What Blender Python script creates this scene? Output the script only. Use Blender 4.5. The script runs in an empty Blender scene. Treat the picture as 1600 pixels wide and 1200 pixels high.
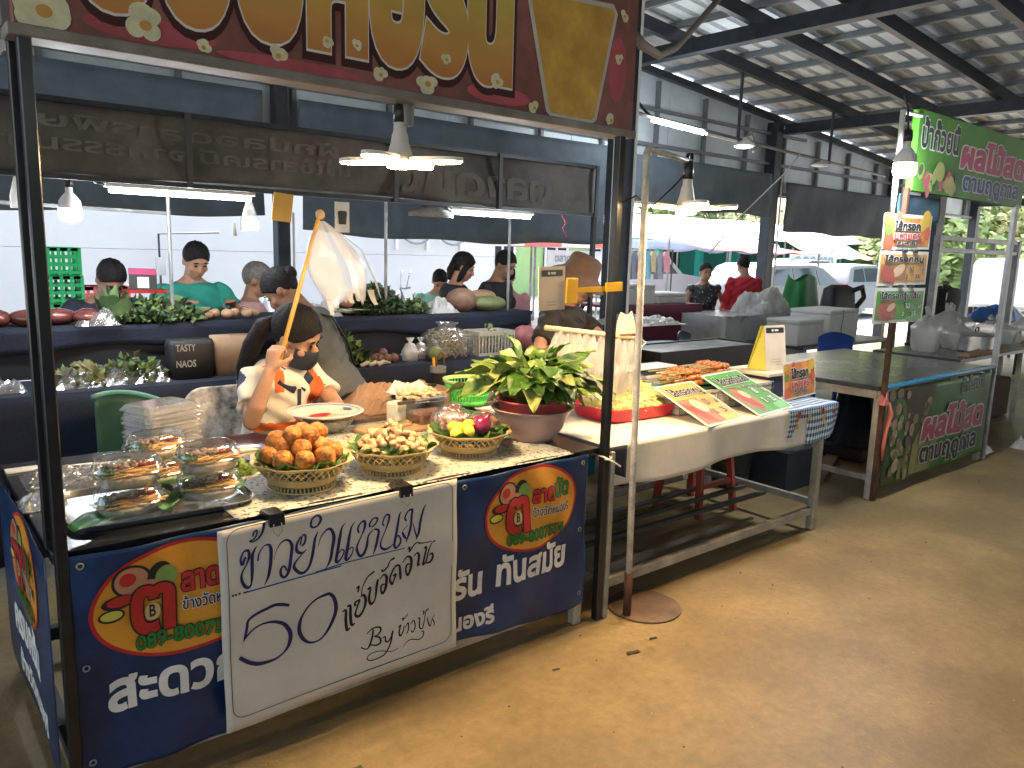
import bpy, bmesh, math, random
import numpy as np
from mathutils import Vector, Matrix, geometry
rnd = random.Random(7)
R = math.radians
sc = bpy.context.scene
col = sc.collection

# ------------------------------------------------------------------ camera
cam_d = bpy.data.cameras.new('camera')
cam_d.sensor_width = 36.0
cam_d.lens = 1220.0 / 1600.0 * 36.0
cam_d.clip_start = 0.05
cam_d.clip_end = 600
cam = bpy.data.objects.new('camera', cam_d)
col.objects.link(cam)
YAW, PITCH, ROLL = R(50.3), R(9.75), R(1.694)
fh = Vector((math.cos(YAW), math.sin(YAW), 0)); rh = Vector((math.sin(YAW), -math.cos(YAW), 0)); upv = Vector((0, 0, 1))
fw = math.cos(PITCH) * fh - math.sin(PITCH) * upv
u0 = math.sin(PITCH) * fh + math.cos(PITCH) * upv
rx = math.cos(ROLL) * rh + math.sin(ROLL) * u0
ux = -math.sin(ROLL) * rh + math.cos(ROLL) * u0
cm = Matrix((rx, ux, -fw)).transposed().to_4x4()
cm.translation = (0, 0, 1.6)
cam.matrix_world = cm
sc.camera = cam

# ------------------------------------------------------------------ sky, sun, exposure
SUN_EL, SUN_AZ = R(60), R(48)          # azimuth of the sun from +X (towards +Y)
w = bpy.data.worlds.new('World'); sc.world = w; w.use_nodes = True
nt = w.node_tree
sky = nt.nodes.new('ShaderNodeTexSky'); sky.sky_type = 'NISHITA'; sky.sun_disc = False
sky.sun_elevation = SUN_EL; sky.sun_rotation = math.pi / 2 - SUN_AZ
sky.air_density = 1.6; sky.dust_density = 6.0; sky.ozone_density = 1.5
hs = nt.nodes.new('ShaderNodeHueSaturation'); hs.inputs['Saturation'].default_value = 0.8
nt.links.new(sky.outputs[0], hs.inputs['Color'])
nt.links.new(hs.outputs[0], nt.nodes['Background'].inputs[0])
nt.nodes['Background'].inputs[1].default_value = 0.15
sun_d = bpy.data.lights.new('sun', 'SUN'); sun_d.energy = 1.5; sun_d.angle = R(16); sun_d.color = (1.0, 0.98, 0.95)
sun = bpy.data.objects.new('sun', sun_d); col.objects.link(sun)
sd = Vector((math.cos(SUN_EL) * math.cos(SUN_AZ), math.cos(SUN_EL) * math.sin(SUN_AZ), math.sin(SUN_EL)))
sun.rotation_euler = sd.to_track_quat('Z', 'Y').to_euler(); sun.location = (0, 0, 30)
sc.view_settings.view_transform = 'Standard'; sc.view_settings.look = 'None'
sc.view_settings.gamma = 1.0; sc.view_settings.use_curve_mapping = False
sc.view_settings.exposure = 2.5
try:
    sc.cycles.use_denoising = True
    sc.cycles.max_bounces = 10; sc.cycles.diffuse_bounces = 5; sc.cycles.glossy_bounces = 4
    sc.cycles.transmission_bounces = 8; sc.cycles.transparent_max_bounces = 16
    sc.cycles.sample_clamp_indirect = 8.0; sc.cycles.caustics_reflective = False; sc.cycles.caustics_refractive = False
except Exception:
    pass

# ------------------------------------------------------------------ materials
MATS = {}
def M(name, c=(.5, .5, .5), rough=.6, metal=0., var=.14, vs=5., bump=0., bs=60., c2=None, stain=0., ss=1.6, coat=0., emit=None, es=0., trans=0., ior=1.45, sss=0., vary=.0, spec=.5, alpha=1.):
    if name in MATS: return MATS[name]
    m = bpy.data.materials.new(name); m.use_nodes = True
    n = m.node_tree.nodes; l = m.node_tree.links; b = n['Principled BSDF']
    tc = n.new('ShaderNodeTexCoord')
    nz = n.new('ShaderNodeTexNoise'); nz.inputs['Scale'].default_value = vs; nz.inputs['Detail'].default_value = 5.; nz.inputs['Roughness'].default_value = .62
    l.new(tc.outputs['Object'], nz.inputs['Vector'])
    rp = n.new('ShaderNodeValToRGB'); rp.color_ramp.elements[0].position = .3; rp.color_ramp.elements[1].position = .72
    lo = [min(1, x * (1 - var)) for x in c]; hi = [min(1, x * (1 + var)) for x in (c2 or c)]
    rp.color_ramp.elements[0].color = (*lo, 1); rp.color_ramp.elements[1].color = (*hi, 1)
    l.new(nz.outputs['Fac'], rp.inputs[0]); out = rp.outputs[0]
    if stain:
        n2 = n.new('ShaderNodeTexNoise'); n2.inputs['Scale'].default_value = ss; n2.inputs['Detail'].default_value = 8.; n2.inputs['Roughness'].default_value = .7
        l.new(tc.outputs['Object'], n2.inputs['Vector'])
        r2 = n.new('ShaderNodeValToRGB'); r2.color_ramp.elements[0].position = .42; r2.color_ramp.elements[1].position = .66
        r2.color_ramp.elements[0].color = (1 - stain,) * 3 + (1,); r2.color_ramp.elements[1].color = (1, 1, 1, 1)
        l.new(n2.outputs['Fac'], r2.inputs[0])
        mx = n.new('ShaderNodeMix'); mx.data_type = 'RGBA'; mx.blend_type = 'MULTIPLY'; mx.inputs[0].default_value = 1.
        l.new(out, mx.inputs[6]); l.new(r2.outputs[0], mx.inputs[7]); out = mx.outputs[2]
    if vary:
        oi = n.new('ShaderNodeObjectInfo'); mr = n.new('ShaderNodeMapRange'); mr.inputs['To Min'].default_value = 1 - vary; mr.inputs['To Max'].default_value = 1 + vary
        l.new(oi.outputs['Random'], mr.inputs['Value'])
        h = n.new('ShaderNodeHueSaturation'); l.new(mr.outputs[0], h.inputs['Value']); l.new(out, h.inputs['Color']); out = h.outputs[0]
    l.new(out, b.inputs['Base Color'])
    b.inputs['Metallic'].default_value = metal
    mr2 = n.new('ShaderNodeMapRange'); mr2.inputs['To Min'].default_value = max(.02, rough - .1); mr2.inputs['To Max'].default_value = min(1, rough + .1)
    l.new(nz.outputs['Fac'], mr2.inputs['Value']); l.new(mr2.outputs[0], b.inputs['Roughness'])
    b.inputs['Coat Weight'].default_value = coat; b.inputs['Coat Roughness'].default_value = .15
    b.inputs['Specular IOR Level'].default_value = spec
    b.inputs['Transmission Weight'].default_value = trans; b.inputs['IOR'].default_value = ior
    b.inputs['Alpha'].default_value = alpha
    if sss:
        b.inputs['Subsurface Weight'].default_value = sss; b.inputs['Subsurface Radius'].default_value = (.02, .01, .006)
    if emit:
        b.inputs['Emission Color'].default_value = (*emit, 1); b.inputs['Emission Strength'].default_value = es
    if bump:
        n3 = n.new('ShaderNodeTexNoise'); n3.inputs['Scale'].default_value = bs; n3.inputs['Detail'].default_value = 6.
        l.new(tc.outputs['Object'], n3.inputs['Vector'])
        bp = n.new('ShaderNodeBump'); bp.inputs['Strength'].default_value = bump; bp.inputs['Distance'].default_value = .01
        l.new(n3.outputs['Fac'], bp.inputs['Height']); l.new(bp.outputs[0], b.inputs['Normal'])
    MATS[name] = m
    return m

def clear_mat(name, tint=(1, 1, 1), gloss=.12, milk=0., rough=.08, wrinkle=.35):
    """thin clear plastic: see-through film with a fresnel sheen and a little milkiness"""
    if name in MATS: return MATS[name]
    m = bpy.data.materials.new(name); m.use_nodes = True
    n = m.node_tree.nodes; l = m.node_tree.links
    n.remove(n['Principled BSDF']); o = n['Material Output']
    t = n.new('ShaderNodeBsdfTransparent'); t.inputs[0].default_value = (*tint, 1)
    g = n.new('ShaderNodeBsdfGlossy'); g.inputs['Roughness'].default_value = rough
    lw = n.new('ShaderNodeLayerWeight'); lw.inputs[0].default_value = .35
    nz = n.new('ShaderNodeTexNoise'); nz.inputs['Scale'].default_value = 22.
    bp = n.new('ShaderNodeBump'); bp.inputs['Strength'].default_value = wrinkle; bp.inputs['Distance'].default_value = .004
    l.new(nz.outputs['Fac'], bp.inputs['Height']); l.new(bp.outputs[0], g.inputs['Normal'])
    mr = n.new('ShaderNodeMapRange'); mr.inputs['To Min'].default_value = gloss * .5; mr.inputs['To Max'].default_value = min(1, gloss * 4)
    l.new(lw.outputs['Facing'], mr.inputs['Value'])
    d = n.new('ShaderNodeBsdfTranslucent'); d.inputs[0].default_value = (.85, .85, .85, 1)
    d2 = n.new('ShaderNodeBsdfDiffuse'); d2.inputs[0].default_value = (.85, .85, .85, 1)
    md = n.new('ShaderNodeMixShader'); md.inputs[0].default_value = .6; l.new(d.outputs[0], md.inputs[1]); l.new(d2.outputs[0], md.inputs[2])
    m0 = n.new('ShaderNodeMixShader'); m0.inputs[0].default_value = milk; l.new(t.outputs[0], m0.inputs[1]); l.new(md.outputs[0], m0.inputs[2])
    ms = n.new('ShaderNodeMixShader'); l.new(mr.outputs[0], ms.inputs[0]); l.new(m0.outputs[0], ms.inputs[1]); l.new(g.outputs[0], ms.inputs[2])
    l.new(ms.outputs[0], o.inputs[0])
    MATS[name] = m
    return m

def emat(name, c, s):
    if name in MATS: return MATS[name]
    m = bpy.data.materials.new(name); m.use_nodes = True
    b = m.node_tree.nodes['Principled BSDF']; b.inputs['Base Color'].default_value = (.8, .8, .8, 1)
    b.inputs['Emission Color'].default_value = (*c, 1); b.inputs['Emission Strength'].default_value = s
    MATS[name] = m
    return m

# ------------------------------------------------------------------ mesh helpers
class MB:
    def __init__(s): s.v = []; s.f = []; s.mi = []
    def add(s, vs, fs, mi=0):
        o = len(s.v); s.v += [tuple(p) for p in vs]; s.f += [tuple(i + o for i in q) for q in fs]; s.mi += [mi] * len(fs); return s
    def box(s, x0, x1, y0, y1, z0, z1, mi=0, m=None):
        vs = [(x, y, z) for z in (z0, z1) for y in (y0, y1) for x in (x0, x1)]
        if m is not None: vs = [m @ Vector(p) for p in vs]
        return s.add(vs, [(0, 2, 3, 1), (4, 5, 7, 6), (0, 1, 5, 4), (2, 6, 7, 3), (0, 4, 6, 2), (1, 3, 7, 5)], mi)
    def bar(s, p, q, a=.03, b=None, mi=0, side=None):
        b = b or a; p = Vector(p); q = Vector(q); d = (q - p).normalized()
        u = Vector(side) if side else (Vector((0, 0, 1)) if abs(d.z) < .9 else Vector((1, 0, 0)))
        x = d.cross(u).normalized(); y = x.cross(d).normalized(); vs = []
        for e in (p, q):
            for i, j in ((-1, -1), (1, -1), (1, 1), (-1, 1)): vs.append(e + x * a / 2 * i + y * b / 2 * j)
        return s.add(vs, [(0, 1, 2, 3), (7, 6, 5, 4), (0, 4, 5, 1), (1, 5, 6, 2), (2, 6, 7, 3), (3, 7, 4, 0)], mi)
    def loft(s, rings, mi=0, cap=True, closed=False):
        n = len(rings[0]); vs = [p for r in rings for p in r]; fs = []
        k = len(rings)
        for i in range(k if closed else k - 1):
            a = i * n; b2 = ((i + 1) % k) * n
            for j in range(n): fs.append((a + j, a + (j + 1) % n, b2 + (j + 1) % n, b2 + j))
        if cap and not closed: fs += [tuple(range(n))[::-1], tuple(range((k - 1) * n, k * n))]
        return s.add(vs, fs, mi)
    def tube(s, pts, r, n=8, mi=0, cap=True, flat=1., closed=False):
        pts = [Vector(p) for p in pts]; rr = r if isinstance(r, (list, tuple)) else [r] * len(pts)
        rings = []; px = None
        for i, p in enumerate(pts):
            if closed: d = (pts[(i + 1) % len(pts)] - pts[i - 1])
            else: d = (pts[min(i + 1, len(pts) - 1)] - pts[max(i - 1, 0)])
            d = d.normalized() if d.length > 1e-9 else Vector((0, 0, 1))
            if px is None: px = d.orthogonal().normalized() if abs(d.z) > .95 else d.cross(Vector((0, 0, 1))).normalized()
            px = (px - d * px.dot(d)).normalized(); py = d.cross(px)
            rings.append([p + (px * math.cos(2 * math.pi * j / n) + py * math.sin(2 * math.pi * j / n) * flat) * rr[i] for j in range(n)])
        return s.loft(rings, mi, cap, closed)
    def cyl(s, p, q, r, r2=None, n=14, mi=0, cap=True): return s.tube([p, q], [r, r if r2 is None else r2], n, mi, cap)
    def lathe(s, prof, c=(0, 0, 0), n=28, mi=0, cap=False, wob=None):
        c = Vector(c); rings = []
        for i, (r, z) in enumerate(prof):
            rings.append([c + Vector((r * math.cos(2 * math.pi * j / n) * (wob(j / n, i) if wob else 1), r * math.sin(2 * math.pi * j / n) * (wob(j / n, i) if wob else 1), z)) for j in range(n)])
        return s.loft(rings, mi, cap)
    def ball(s, c, r, n=12, k=8, mi=0, noise=0., rg=None, m=None):
        c = Vector(c); r = r if isinstance(r, (tuple, list)) else (r, r, r); rings = []
        for i in range(1, k):
            t = math.pi * i / k; ring = []
            for j in range(n):
                a = 2 * math.pi * j / n; q = 1 + (rg.uniform(-noise, noise) if rg else 0)
                p = Vector((r[0] * math.sin(t) * math.cos(a), r[1] * math.sin(t) * math.sin(a), -r[2] * math.cos(t))) * q
                ring.append(c + (m @ p if m is not None else p))
            rings.append(ring)
        top = Vector((0, 0, r[2])); bot = -top
        if m is not None: top = m @ top; bot = m @ bot
        o = len(s.v); s.loft(rings, mi, False)
        vs = [c + bot, c + top]; b0 = len(s.v); s.v += [tuple(p) for p in vs]
        for j in range(n):
            s.f.append((o + (j + 1) % n, o + j, b0)); s.mi.append(mi)
            e = o + (k - 2) * n; s.f.append((e + j, e + (j + 1) % n, b0 + 1)); s.mi.append(mi)
        return s
    def grid(s, fn, nu, nv, mi=0, thick=0.):
        vs = [Vector(fn(i / nu, j / nv)) for j in range(nv + 1) for i in range(nu + 1)]
        fs = [(j * (nu + 1) + i, j * (nu + 1) + i + 1, (j + 1) * (nu + 1) + i + 1, (j + 1) * (nu + 1) + i) for j in range(nv) for i in range(nu)]
        if thick:
            nr = [Vector() for _ in vs]
            for q in fs:
                a = (vs[q[1]] - vs[q[0]]).cross(vs[q[3]] - vs[q[0]])
                for i in q: nr[i] += a
            k = len(vs); vs2 = [p - (nn.normalized() if nn.length > 0 else Vector((0, 0, 1))) * thick for p, nn in zip(vs, nr)]
            fs2 = [tuple(i + k for i in q[::-1]) for q in fs]
            bd = [i for i in range(nu)] + [nu + j * (nu + 1) for j in range(nv)] + [nv * (nu + 1) + nu - i for i in range(nu)] + [(nv - j) * (nu + 1) for j in range(nv)]
            ed = [(bd[(i + 1) % len(bd)], bd[i], bd[i] + k, bd[(i + 1) % len(bd)] + k) for i in range(len(bd))]
            return s.add(vs + vs2, fs + fs2 + ed, mi)
        return s.add(vs, fs, mi)
    def prism(s, pts, h, m=None, mi=0):
        """polygon (x,y) extruded from 0 to h along z, then transformed"""
        k = len(pts); vs = [Vector((x, y, 0)) for x, y in pts] + [Vector((x, y, h)) for x, y in pts]
        if m is not None: vs = [m @ p for p in vs]
        return s.add(vs, [tuple(range(k))[::-1], tuple(range(k, 2 * k))] + [(i, (i + 1) % k, k + (i + 1) % k, k + i) for i in range(k)], mi)
    def mesh(s, name, mats, smooth=False, bevel=0., seg=1):
        me = bpy.data.meshes.new(name); me.from_pydata(s.v, [], s.f)
        for m in (mats if isinstance(mats, (list, tuple)) else [mats]): me.materials.append(m)
        me.polygons.foreach_set('material_index', s.mi)
        bm = bmesh.new(); bm.from_mesh(me)
        bmesh.ops.recalc_face_normals(bm, faces=bm.faces)
        if bevel:
            ed = [e for e in bm.edges if len(e.link_faces) == 2 and e.calc_face_angle(0) > .6]
            bmesh.ops.bevel(bm, geom=ed, offset=bevel, segments=seg, affect='EDGES', profile=.6)
        bm.to_mesh(me); bm.free()
        if smooth: me.shade_smooth() if smooth is True else me.polygons.foreach_set('use_smooth', [True] * len(me.polygons))
        if smooth == 'auto':
            try: me.set_sharp_from_angle(angle=R(40))
            except Exception: pass
        me.update()
        return me
    def build(s, name, mats, parent=None, smooth=False, bevel=0., world=True, seg=1, kind=None):
        o = bpy.data.objects.new(name, s.mesh(name, mats, smooth, bevel, seg)); col.objects.link(o)
        if parent is not None: attach(o, parent, world)
        if kind: o['kind'] = kind
        return o

def pmat(o):
    m = Matrix.Translation(o.location) @ o.rotation_euler.to_matrix().to_4x4()
    return pmat(o.parent) @ o.matrix_parent_inverse @ m if o.parent else m
def attach(o, parent, world=True):
    o.parent = parent
    if world: o.matrix_parent_inverse = pmat(parent).inverted()
def thing(name, label, cat, loc=(0, 0, 0), rz=0., group=None):
    o = bpy.data.objects.new(name, None); o.empty_display_size = .1; col.objects.link(o)
    o.location = loc; o.rotation_euler = (0, 0, rz)
    return tag(o, label, cat, group)
def tag(o, label=None, cat=None, group=None, kind=None):
    if label: o['label'] = label
    if cat: o['category'] = cat
    if group: o['group'] = group
    if kind: o['kind'] = kind
    return o
def copy_tree(o, loc=None, rz=None, label=None, parent=None):
    c = o.copy(); col.objects.link(c); c.parent = parent
    for ch in list(o.children):
        k = copy_tree(ch, parent=c); k.matrix_parent_inverse = ch.matrix_parent_inverse.copy()
    if loc is not None: c.location = loc
    if rz is not None: c.rotation_euler = (0, 0, rz)
    if label: c['label'] = label
    return c
def frame(o, x, y):
    """matrix with origin o, x and y axes as given, z = their normal"""
    x = Vector(x).normalized(); z = x.cross(Vector(y)).normalized(); y = z.cross(x)
    m = Matrix((x, y, z)).transposed().to_4x4(); m.translation = Vector(o); return m

# ------------------------------------------------------------------ flat print: lettering and shapes as thin meshes
def winding_mesh(contours):
    """triangulate the non-zero union of closed 2-d contours"""
    vs = []; es = []
    for c in contours:
        o = len(vs); k = len(c); vs += [Vector(p) for p in c]; es += [(o + i, o + (i + 1) % k) for i in range(k)]
    r = geometry.delaunay_2d_cdt(vs, es, [], 0, 1e-6)
    V = np.array([tuple(p) for p in r[0]]); F = [t for t in r[2]]
    if not F: return [], []
    Fn = np.array(F); cen = V[Fn].mean(axis=1)
    wn = np.zeros(len(cen))
    for c in contours:
        a = np.array(c, float); b = np.roll(a, -1, axis=0)
        for (x0, y0), (x1, y1) in zip(a, b):
            l = (x1 - x0) * (cen[:, 1] - y0) - (cen[:, 0] - x0) * (y1 - y0)
            wn += ((y0 <= cen[:, 1]) & (y1 > cen[:, 1]) & (l > 0)).astype(int)
            wn -= ((y0 > cen[:, 1]) & (y1 <= cen[:, 1]) & (l < 0)).astype(int)
    return V, [t for t, q in zip(F, wn) if q != 0]
def area2(c):
    a = np.array(c, float); b = np.roll(a, -1, axis=0); return float((a[:, 0] * b[:, 1] - b[:, 0] * a[:, 1]).sum())
# a spare scene in which single objects are evaluated quickly; it is removed at the end
WORK = bpy.data.scenes.new('work'); WORK.view_settings.view_transform = 'Standard'
def eval_in_work(o, fn):
    WORK.collection.objects.link(o)
    with bpy.context.temp_override(scene=WORK, view_layer=WORK.view_layers[0]):
        dg = bpy.context.evaluated_depsgraph_get(); dg.update(); r = fn(o.evaluated_get(dg), dg)
    bpy.data.objects.remove(o); return r
TXT = {}
def text_contours(s, res=3):
    if s in TXT: return TXT[s]
    cu = bpy.data.curves.new('tmp', 'FONT'); cu.body = s; cu.resolution_u = res
    o = bpy.data.objects.new('tmp', cu); out = []
    def grab(e, dg):
        r = []
        for sp in e.to_curve(dg).splines: r.append((sp.type, [(p.co.copy(), p.handle_left.copy(), p.handle_right.copy()) for p in sp.bezier_points], [p.co.copy() for p in sp.points]))
        return r
    for typ, bez, plain in eval_in_work(o, grab):
        pts = []
        if typ == 'BEZIER':
            bp = bez; k = len(bp)
            for i in range(k):
                a = bp[i]; b = bp[(i + 1) % k]
                straight = (a[2] - a[0]).length < 1e-5 and (b[1] - b[0]).length < 1e-5
                q = geometry.interpolate_bezier(a[0], a[2], b[1], b[0], 2 if straight else res + 1)
                pts += [(p.x, p.y) for p in q[:-1]]
        else:
            pts = [(p.x, p.y) for p in plain]
        cl = []
        for p in pts:
            if not cl or math.hypot(p[0] - cl[-1][0], p[1] - cl[-1][1]) > 2e-4: cl.append(p)
        if len(cl) > 2: out.append(cl)
    bpy.data.curves.remove(cu)
    # outer contours counter-clockwise: the biggest contour tells the sense
    if out and max(out, key=lambda c: abs(area2(c))) and area2(max(out, key=lambda c: abs(area2(c)))) < 0:
        out = [c[::-1] for c in out]
    TXT[s] = out
    return out
def offset(c, d):
    a = np.array(c, float); p = np.roll(a, 1, axis=0); q = np.roll(a, -1, axis=0)
    e1 = a - p; e2 = q - a
    e1 /= np.linalg.norm(e1, axis=1, keepdims=True) + 1e-9; e2 /= np.linalg.norm(e2, axis=1, keepdims=True) + 1e-9
    n1 = np.stack([e1[:, 1], -e1[:, 0]], 1); n2 = np.stack([e2[:, 1], -e2[:, 0]], 1); n = n1 + n2
    k = 1 + (n1 * n2).sum(1, keepdims=True); n = n / np.maximum(k, .35)
    return [tuple(x) for x in (a + n * d)]
def flat(name, contours, mtx, mat, parent, lift=0., mapf=None):
    V, F = winding_mesh(contours)
    if len(F) == 0: return None
    b = MB()
    if mapf: vs = [mapf(x, y, lift) for x, y in V]
    else: vs = [mtx @ Vector((x, y, lift)) for x, y in V]
    me = bpy.data.meshes.new(name); me.from_pydata([tuple(p) for p in vs], [], F); me.materials.append(mat); me.update()
    o = bpy.data.objects.new(name, me); col.objects.link(o); attach(o, parent); return o
def letters(s, mtx, mat, parent, width=None, height=None, bold=.02, shear=0., lift=.0015, outline=None, oc=.03, mirror=False, name='lettering', mapf=None, arc=0., sx=1.):
    """print s with its left baseline at the matrix origin; width or height in metres (height of a plain letter)"""
    cs = text_contours(s); xs = [p[0] for c in cs for p in c]; x0, x1 = min(xs), max(xs)
    k = height / .55 if height else 1.
    kx = width / (x1 - x0) if width else k * sx
    if not height: k = kx
    def tr(c):
        out = []
        for x, y in c:
            X = (x - x0) * kx; Yv = y * k + arc * X
            X += shear * y * k
            if mirror: X = (x1 - x0) * kx - X
            out.append((X, Yv))
        return out[::-1] if mirror else out
    def off(cs, d): return [offset(c, d) for c in cs]
    if outline: flat(name + '_outline', [tr(c) for c in off(cs, bold + oc)], mtx, outline, parent, lift, mapf)
    return flat(name, [tr(c) for c in off(cs, bold)], mtx, mat, parent, lift + (.0012 if outline else 0), mapf)
def ell(cx, cy, a, b, n=40, rot=0.): return [(cx + a * math.cos(2 * math.pi * i / n) * math.cos(rot) - b * math.sin(2 * math.pi * i / n) * math.sin(rot), cy + a * math.cos(2 * math.pi * i / n) * math.sin(rot) + b * math.sin(2 * math.pi * i / n) * math.cos(rot)) for i in range(n)]
def rrect(x0, x1, y0, y1, r=.01, n=5):
    out = []
    for cx, cy, a0 in ((x1 - r, y0 + r, -90), (x1 - r, y1 - r, 0), (x0 + r, y1 - r, 90), (x0 + r, y0 + r, 180)):
        out += [(cx + r * math.cos(R(a0 + 90 * i / n)), cy + r * math.sin(R(a0 + 90 * i / n))) for i in range(n + 1)]
    return out
def ribbon(pts, smooth=4):
    """pen stroke: (x, y, width) control points -> list of small quads to be united"""
    P = [np.array(p, float) for p in pts]; Q = []
    for i in range(len(P) - 1):
        p0 = P[max(i - 1, 0)]; p1 = P[i]; p2 = P[i + 1]; p3 = P[min(i + 2, len(P) - 1)]
        for j in range(smooth):
            t = j / smooth
            q = .5 * (2 * p1 + (p2 - p0) * t + (2 * p0 - 5 * p1 + 4 * p2 - p3) * t * t + (3 * p1 - p0 - 3 * p2 + p3) * t ** 3)
            q[2] = p1[2] + (p2[2] - p1[2]) * t; Q.append(q)
    Q.append(P[-1]); L = []; Rr = []
    for i in range(len(Q)):
        d = Q[min(i + 1, len(Q) - 1)][:2] - Q[max(i - 1, 0)][:2]; d = d / (np.linalg.norm(d) + 1e-9); n = np.array([-d[1], d[0]])
        L.append(Q[i][:2] + n * Q[i][2] / 2); Rr.append(Q[i][:2] - n * Q[i][2] / 2)
    out = []
    for i in range(len(Q) - 1):
        q = [tuple(L[i]), tuple(Rr[i]), tuple(Rr[i + 1]), tuple(L[i + 1])]
        a = area2(q)
        if abs(a) < 1e-9: continue
        out.append(q if a > 0 else q[::-1])
    return out
# ------------------------------------------------------------------ common materials
STEEL = M('dark_painted_steel', (.028, .04, .055), .42, .0, .3, 9, stain=.3, ss=6)
BLACKTUBE = M('black_tube', (.012, .013, .016), .32, 0, .35, 14, stain=.35, ss=9, coat=.25)
GREYSTEEL = M('grey_galvanised', (.34, .35, .36), .45, .55, .2, 12, stain=.35, ss=4)
BULBLIT = M('bulb_lit_white', (.78, .78, .76), .5, 0, .06, 6, stain=.12, ss=5)
PALEWOOD = M('pale_post', (.42, .38, .32), .65, 0, .2, 7, stain=.4, ss=5, bump=.15)
WHITE = M('white_plastic', (.75, .75, .74), .4, 0, .05)
PRINTWHITE = M('print_white', (.72, .71, .68), .6, 0, .08, 20, stain=.15, ss=9)
PRINTBLACK = M('print_black', (.012, .012, .014), .55, 0, .2, 20)
PRINTRED = M('print_red', (.42, .02, .02), .5, 0, .15, 20)
PRINTGREEN = M('print_green', (.02, .16, .03), .5, 0, .2, 20)
NAVY = M('navy_cloth', (.008, .013, .03), .85, 0, .3, 7, bump=.3, bs=90)

# ------------------------------------------------------------------ floor and ground
FLOORM = M('concrete_floor', (.275, .195, .085), .5, 0, .10, 26, bump=.25, bs=70, c2=(.315, .23, .11), stain=.36, ss=1.5)
n_ = FLOORM.node_tree
fl = MB().box(-9, 21, -14, 7.9, -.12, 0).build('floor', FLOORM); fl['kind'] = 'structure'
GROUNDM = M('pale_yard', (.58, .57, .55), .85, 0, .18, .6, bump=.3, bs=20, stain=.25, ss=.8)
g_ = MB(); g_.add([(-300, -300, -.06), (300, -300, -.06), (300, 300, -.06), (-300, 300, -.06)], [(0, 1, 2, 3)])
g_.build('ground', GROUNDM)['kind'] = 'structure'
# dropped bits on the floor
rg = random.Random(3)
LITM = M('dry_leaf', (.05, .035, .015), .8)
for i, (x, y, s, lab) in enumerate([(2.28, 1.93, .03, 'curled dark leaf scrap on the floor in front of the white pole'), (1.02, 1.96, .045, 'thin green leaf scrap on the floor below the handwritten board'), (2.44, 1.96, .018, 'tiny dark leaf crumb on the floor before the round pole base'), (1.94, 2.02, .016, 'small dark speck of leaf on the floor near the stall foot')]):
    b = MB().grid(lambda u, v: (x + (u - .5) * s * 1.9, y + (v - .5) * s * .6 + .25 * s * math.sin(u * 5), .004 + .35 * s * abs(u - .5) ** 1.3), 6, 2, thick=.0015)
    tag(b.build('leaf_scrap', LITM if i != 1 else M('leaf_scrap_green', (.05, .09, .02), .7)), lab, 'leaf')
gr = MB(); rq = random.Random(19)
for i in range(900):
    x = rq.uniform(.2, 7.5); y = rq.uniform(.2, 2.2); s = .0012 + .004 * rq.random() ** 5; gr.ball((x, y, s * .4), (s * rq.uniform(.8, 1.8), s, s * .5), 5, 3, i % 2)
tag(gr.build('floor_grit', [M('grit_dark', (.06, .045, .03), .9), M('grit_pale', (.34, .28, .2), .9)]), 'fine grit scattered on the concrete floor', 'grit', kind='stuff')

# ------------------------------------------------------------------ market hall
hall = thing('market_hall', 'open market hall with dark steel frame and ribbed metal roof', 'building', (5, 0, 0))
zr = lambda x: 4.715 - .083 * x
ROOFM = M('ribbed_roof_sheet', (.74, .82, .88), .8, .0, .08, 3, stain=.15, ss=1.2)
PURL = M('purlin_grey', (.17, .20, .225), .5, .3, .2, 6)
X0, X1, Y0, Y1 = -8., 20.5, -13.5, 7.72
W = .76
k = 0; y = Y1
prof = [(0, 0), (.08, 0), (.105, .045), (.145, .045), (.17, 0), (.333, 0), (.358, .045), (.398, .045), (.423, 0), (.586, 0), (.611, .045), (.651, .045), (.676, 0), (.74, 0), (.79, .005)]
sheet = None
for k in range(28):
    if sheet is None:
        b = MB(); vs = []
        for x in (X0, X1):
            for (u, h) in prof: vs.append((x, -u, zr(x) + .226 + h))
        nP = len(prof)
        b.add(vs, [(i, i + 1, nP + i + 1, nP + i) for i in range(nP - 1)])
        sheet = b.mesh('roof_sheet', ROOFM)
    o = bpy.data.objects.new('roof_sheet', sheet); col.objects.link(o); o.location = (0, Y1 - k * W, 0); attach(o, hall)
pm_ = MB().box(-.03, .03, Y0, Y1 - .02, .038, .105).mesh('purlin', PURL)
for i in range(42):
    x = X0 + .3 + i * .68; x = 7.68 + (round((x - 7.68) / .68)) * .68
    o = bpy.data.objects.new('purlin', pm_); col.objects.link(o); o.location = (x, 0, zr(x) + .117); attach(o, hall)
def rafter_mesh(name, h):
    b = MB(); vs = []
    for x in (X0, X1):
        for yy, zz in ((-.04, 0), (.04, 0), (.04, h), (-.04, h)): vs.append((x, yy, zr(x) + zz))
    b.add(vs, [(0, 1, 2, 3), (7, 6, 5, 4), (0, 4, 5, 1), (1, 5, 6, 2), (2, 6, 7, 3), (3, 7, 4, 0)])
    return b.mesh(name, STEEL)
rm = rafter_mesh('rafter', .15); rm0 = rafter_mesh('rafter', .09)
for i in range(20):
    o = bpy.data.objects.new('rafter', rm if i else rm0); col.objects.link(o); o.location = (0, 7.46 - i * 1.06, 0); attach(o, hall)
bmx = MB().box(-.07, .07, Y0, 7.40, -.165, -.005).mesh('roof_beam', STEEL)
for x in (-4.6, -.5, 3.6, 7.7, 11.8, 15.9, 20.0):
    o = bpy.data.objects.new('roof_beam', bmx); col.objects.link(o); o.location = (x, 0, zr(x)); attach(o, hall)
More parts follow.
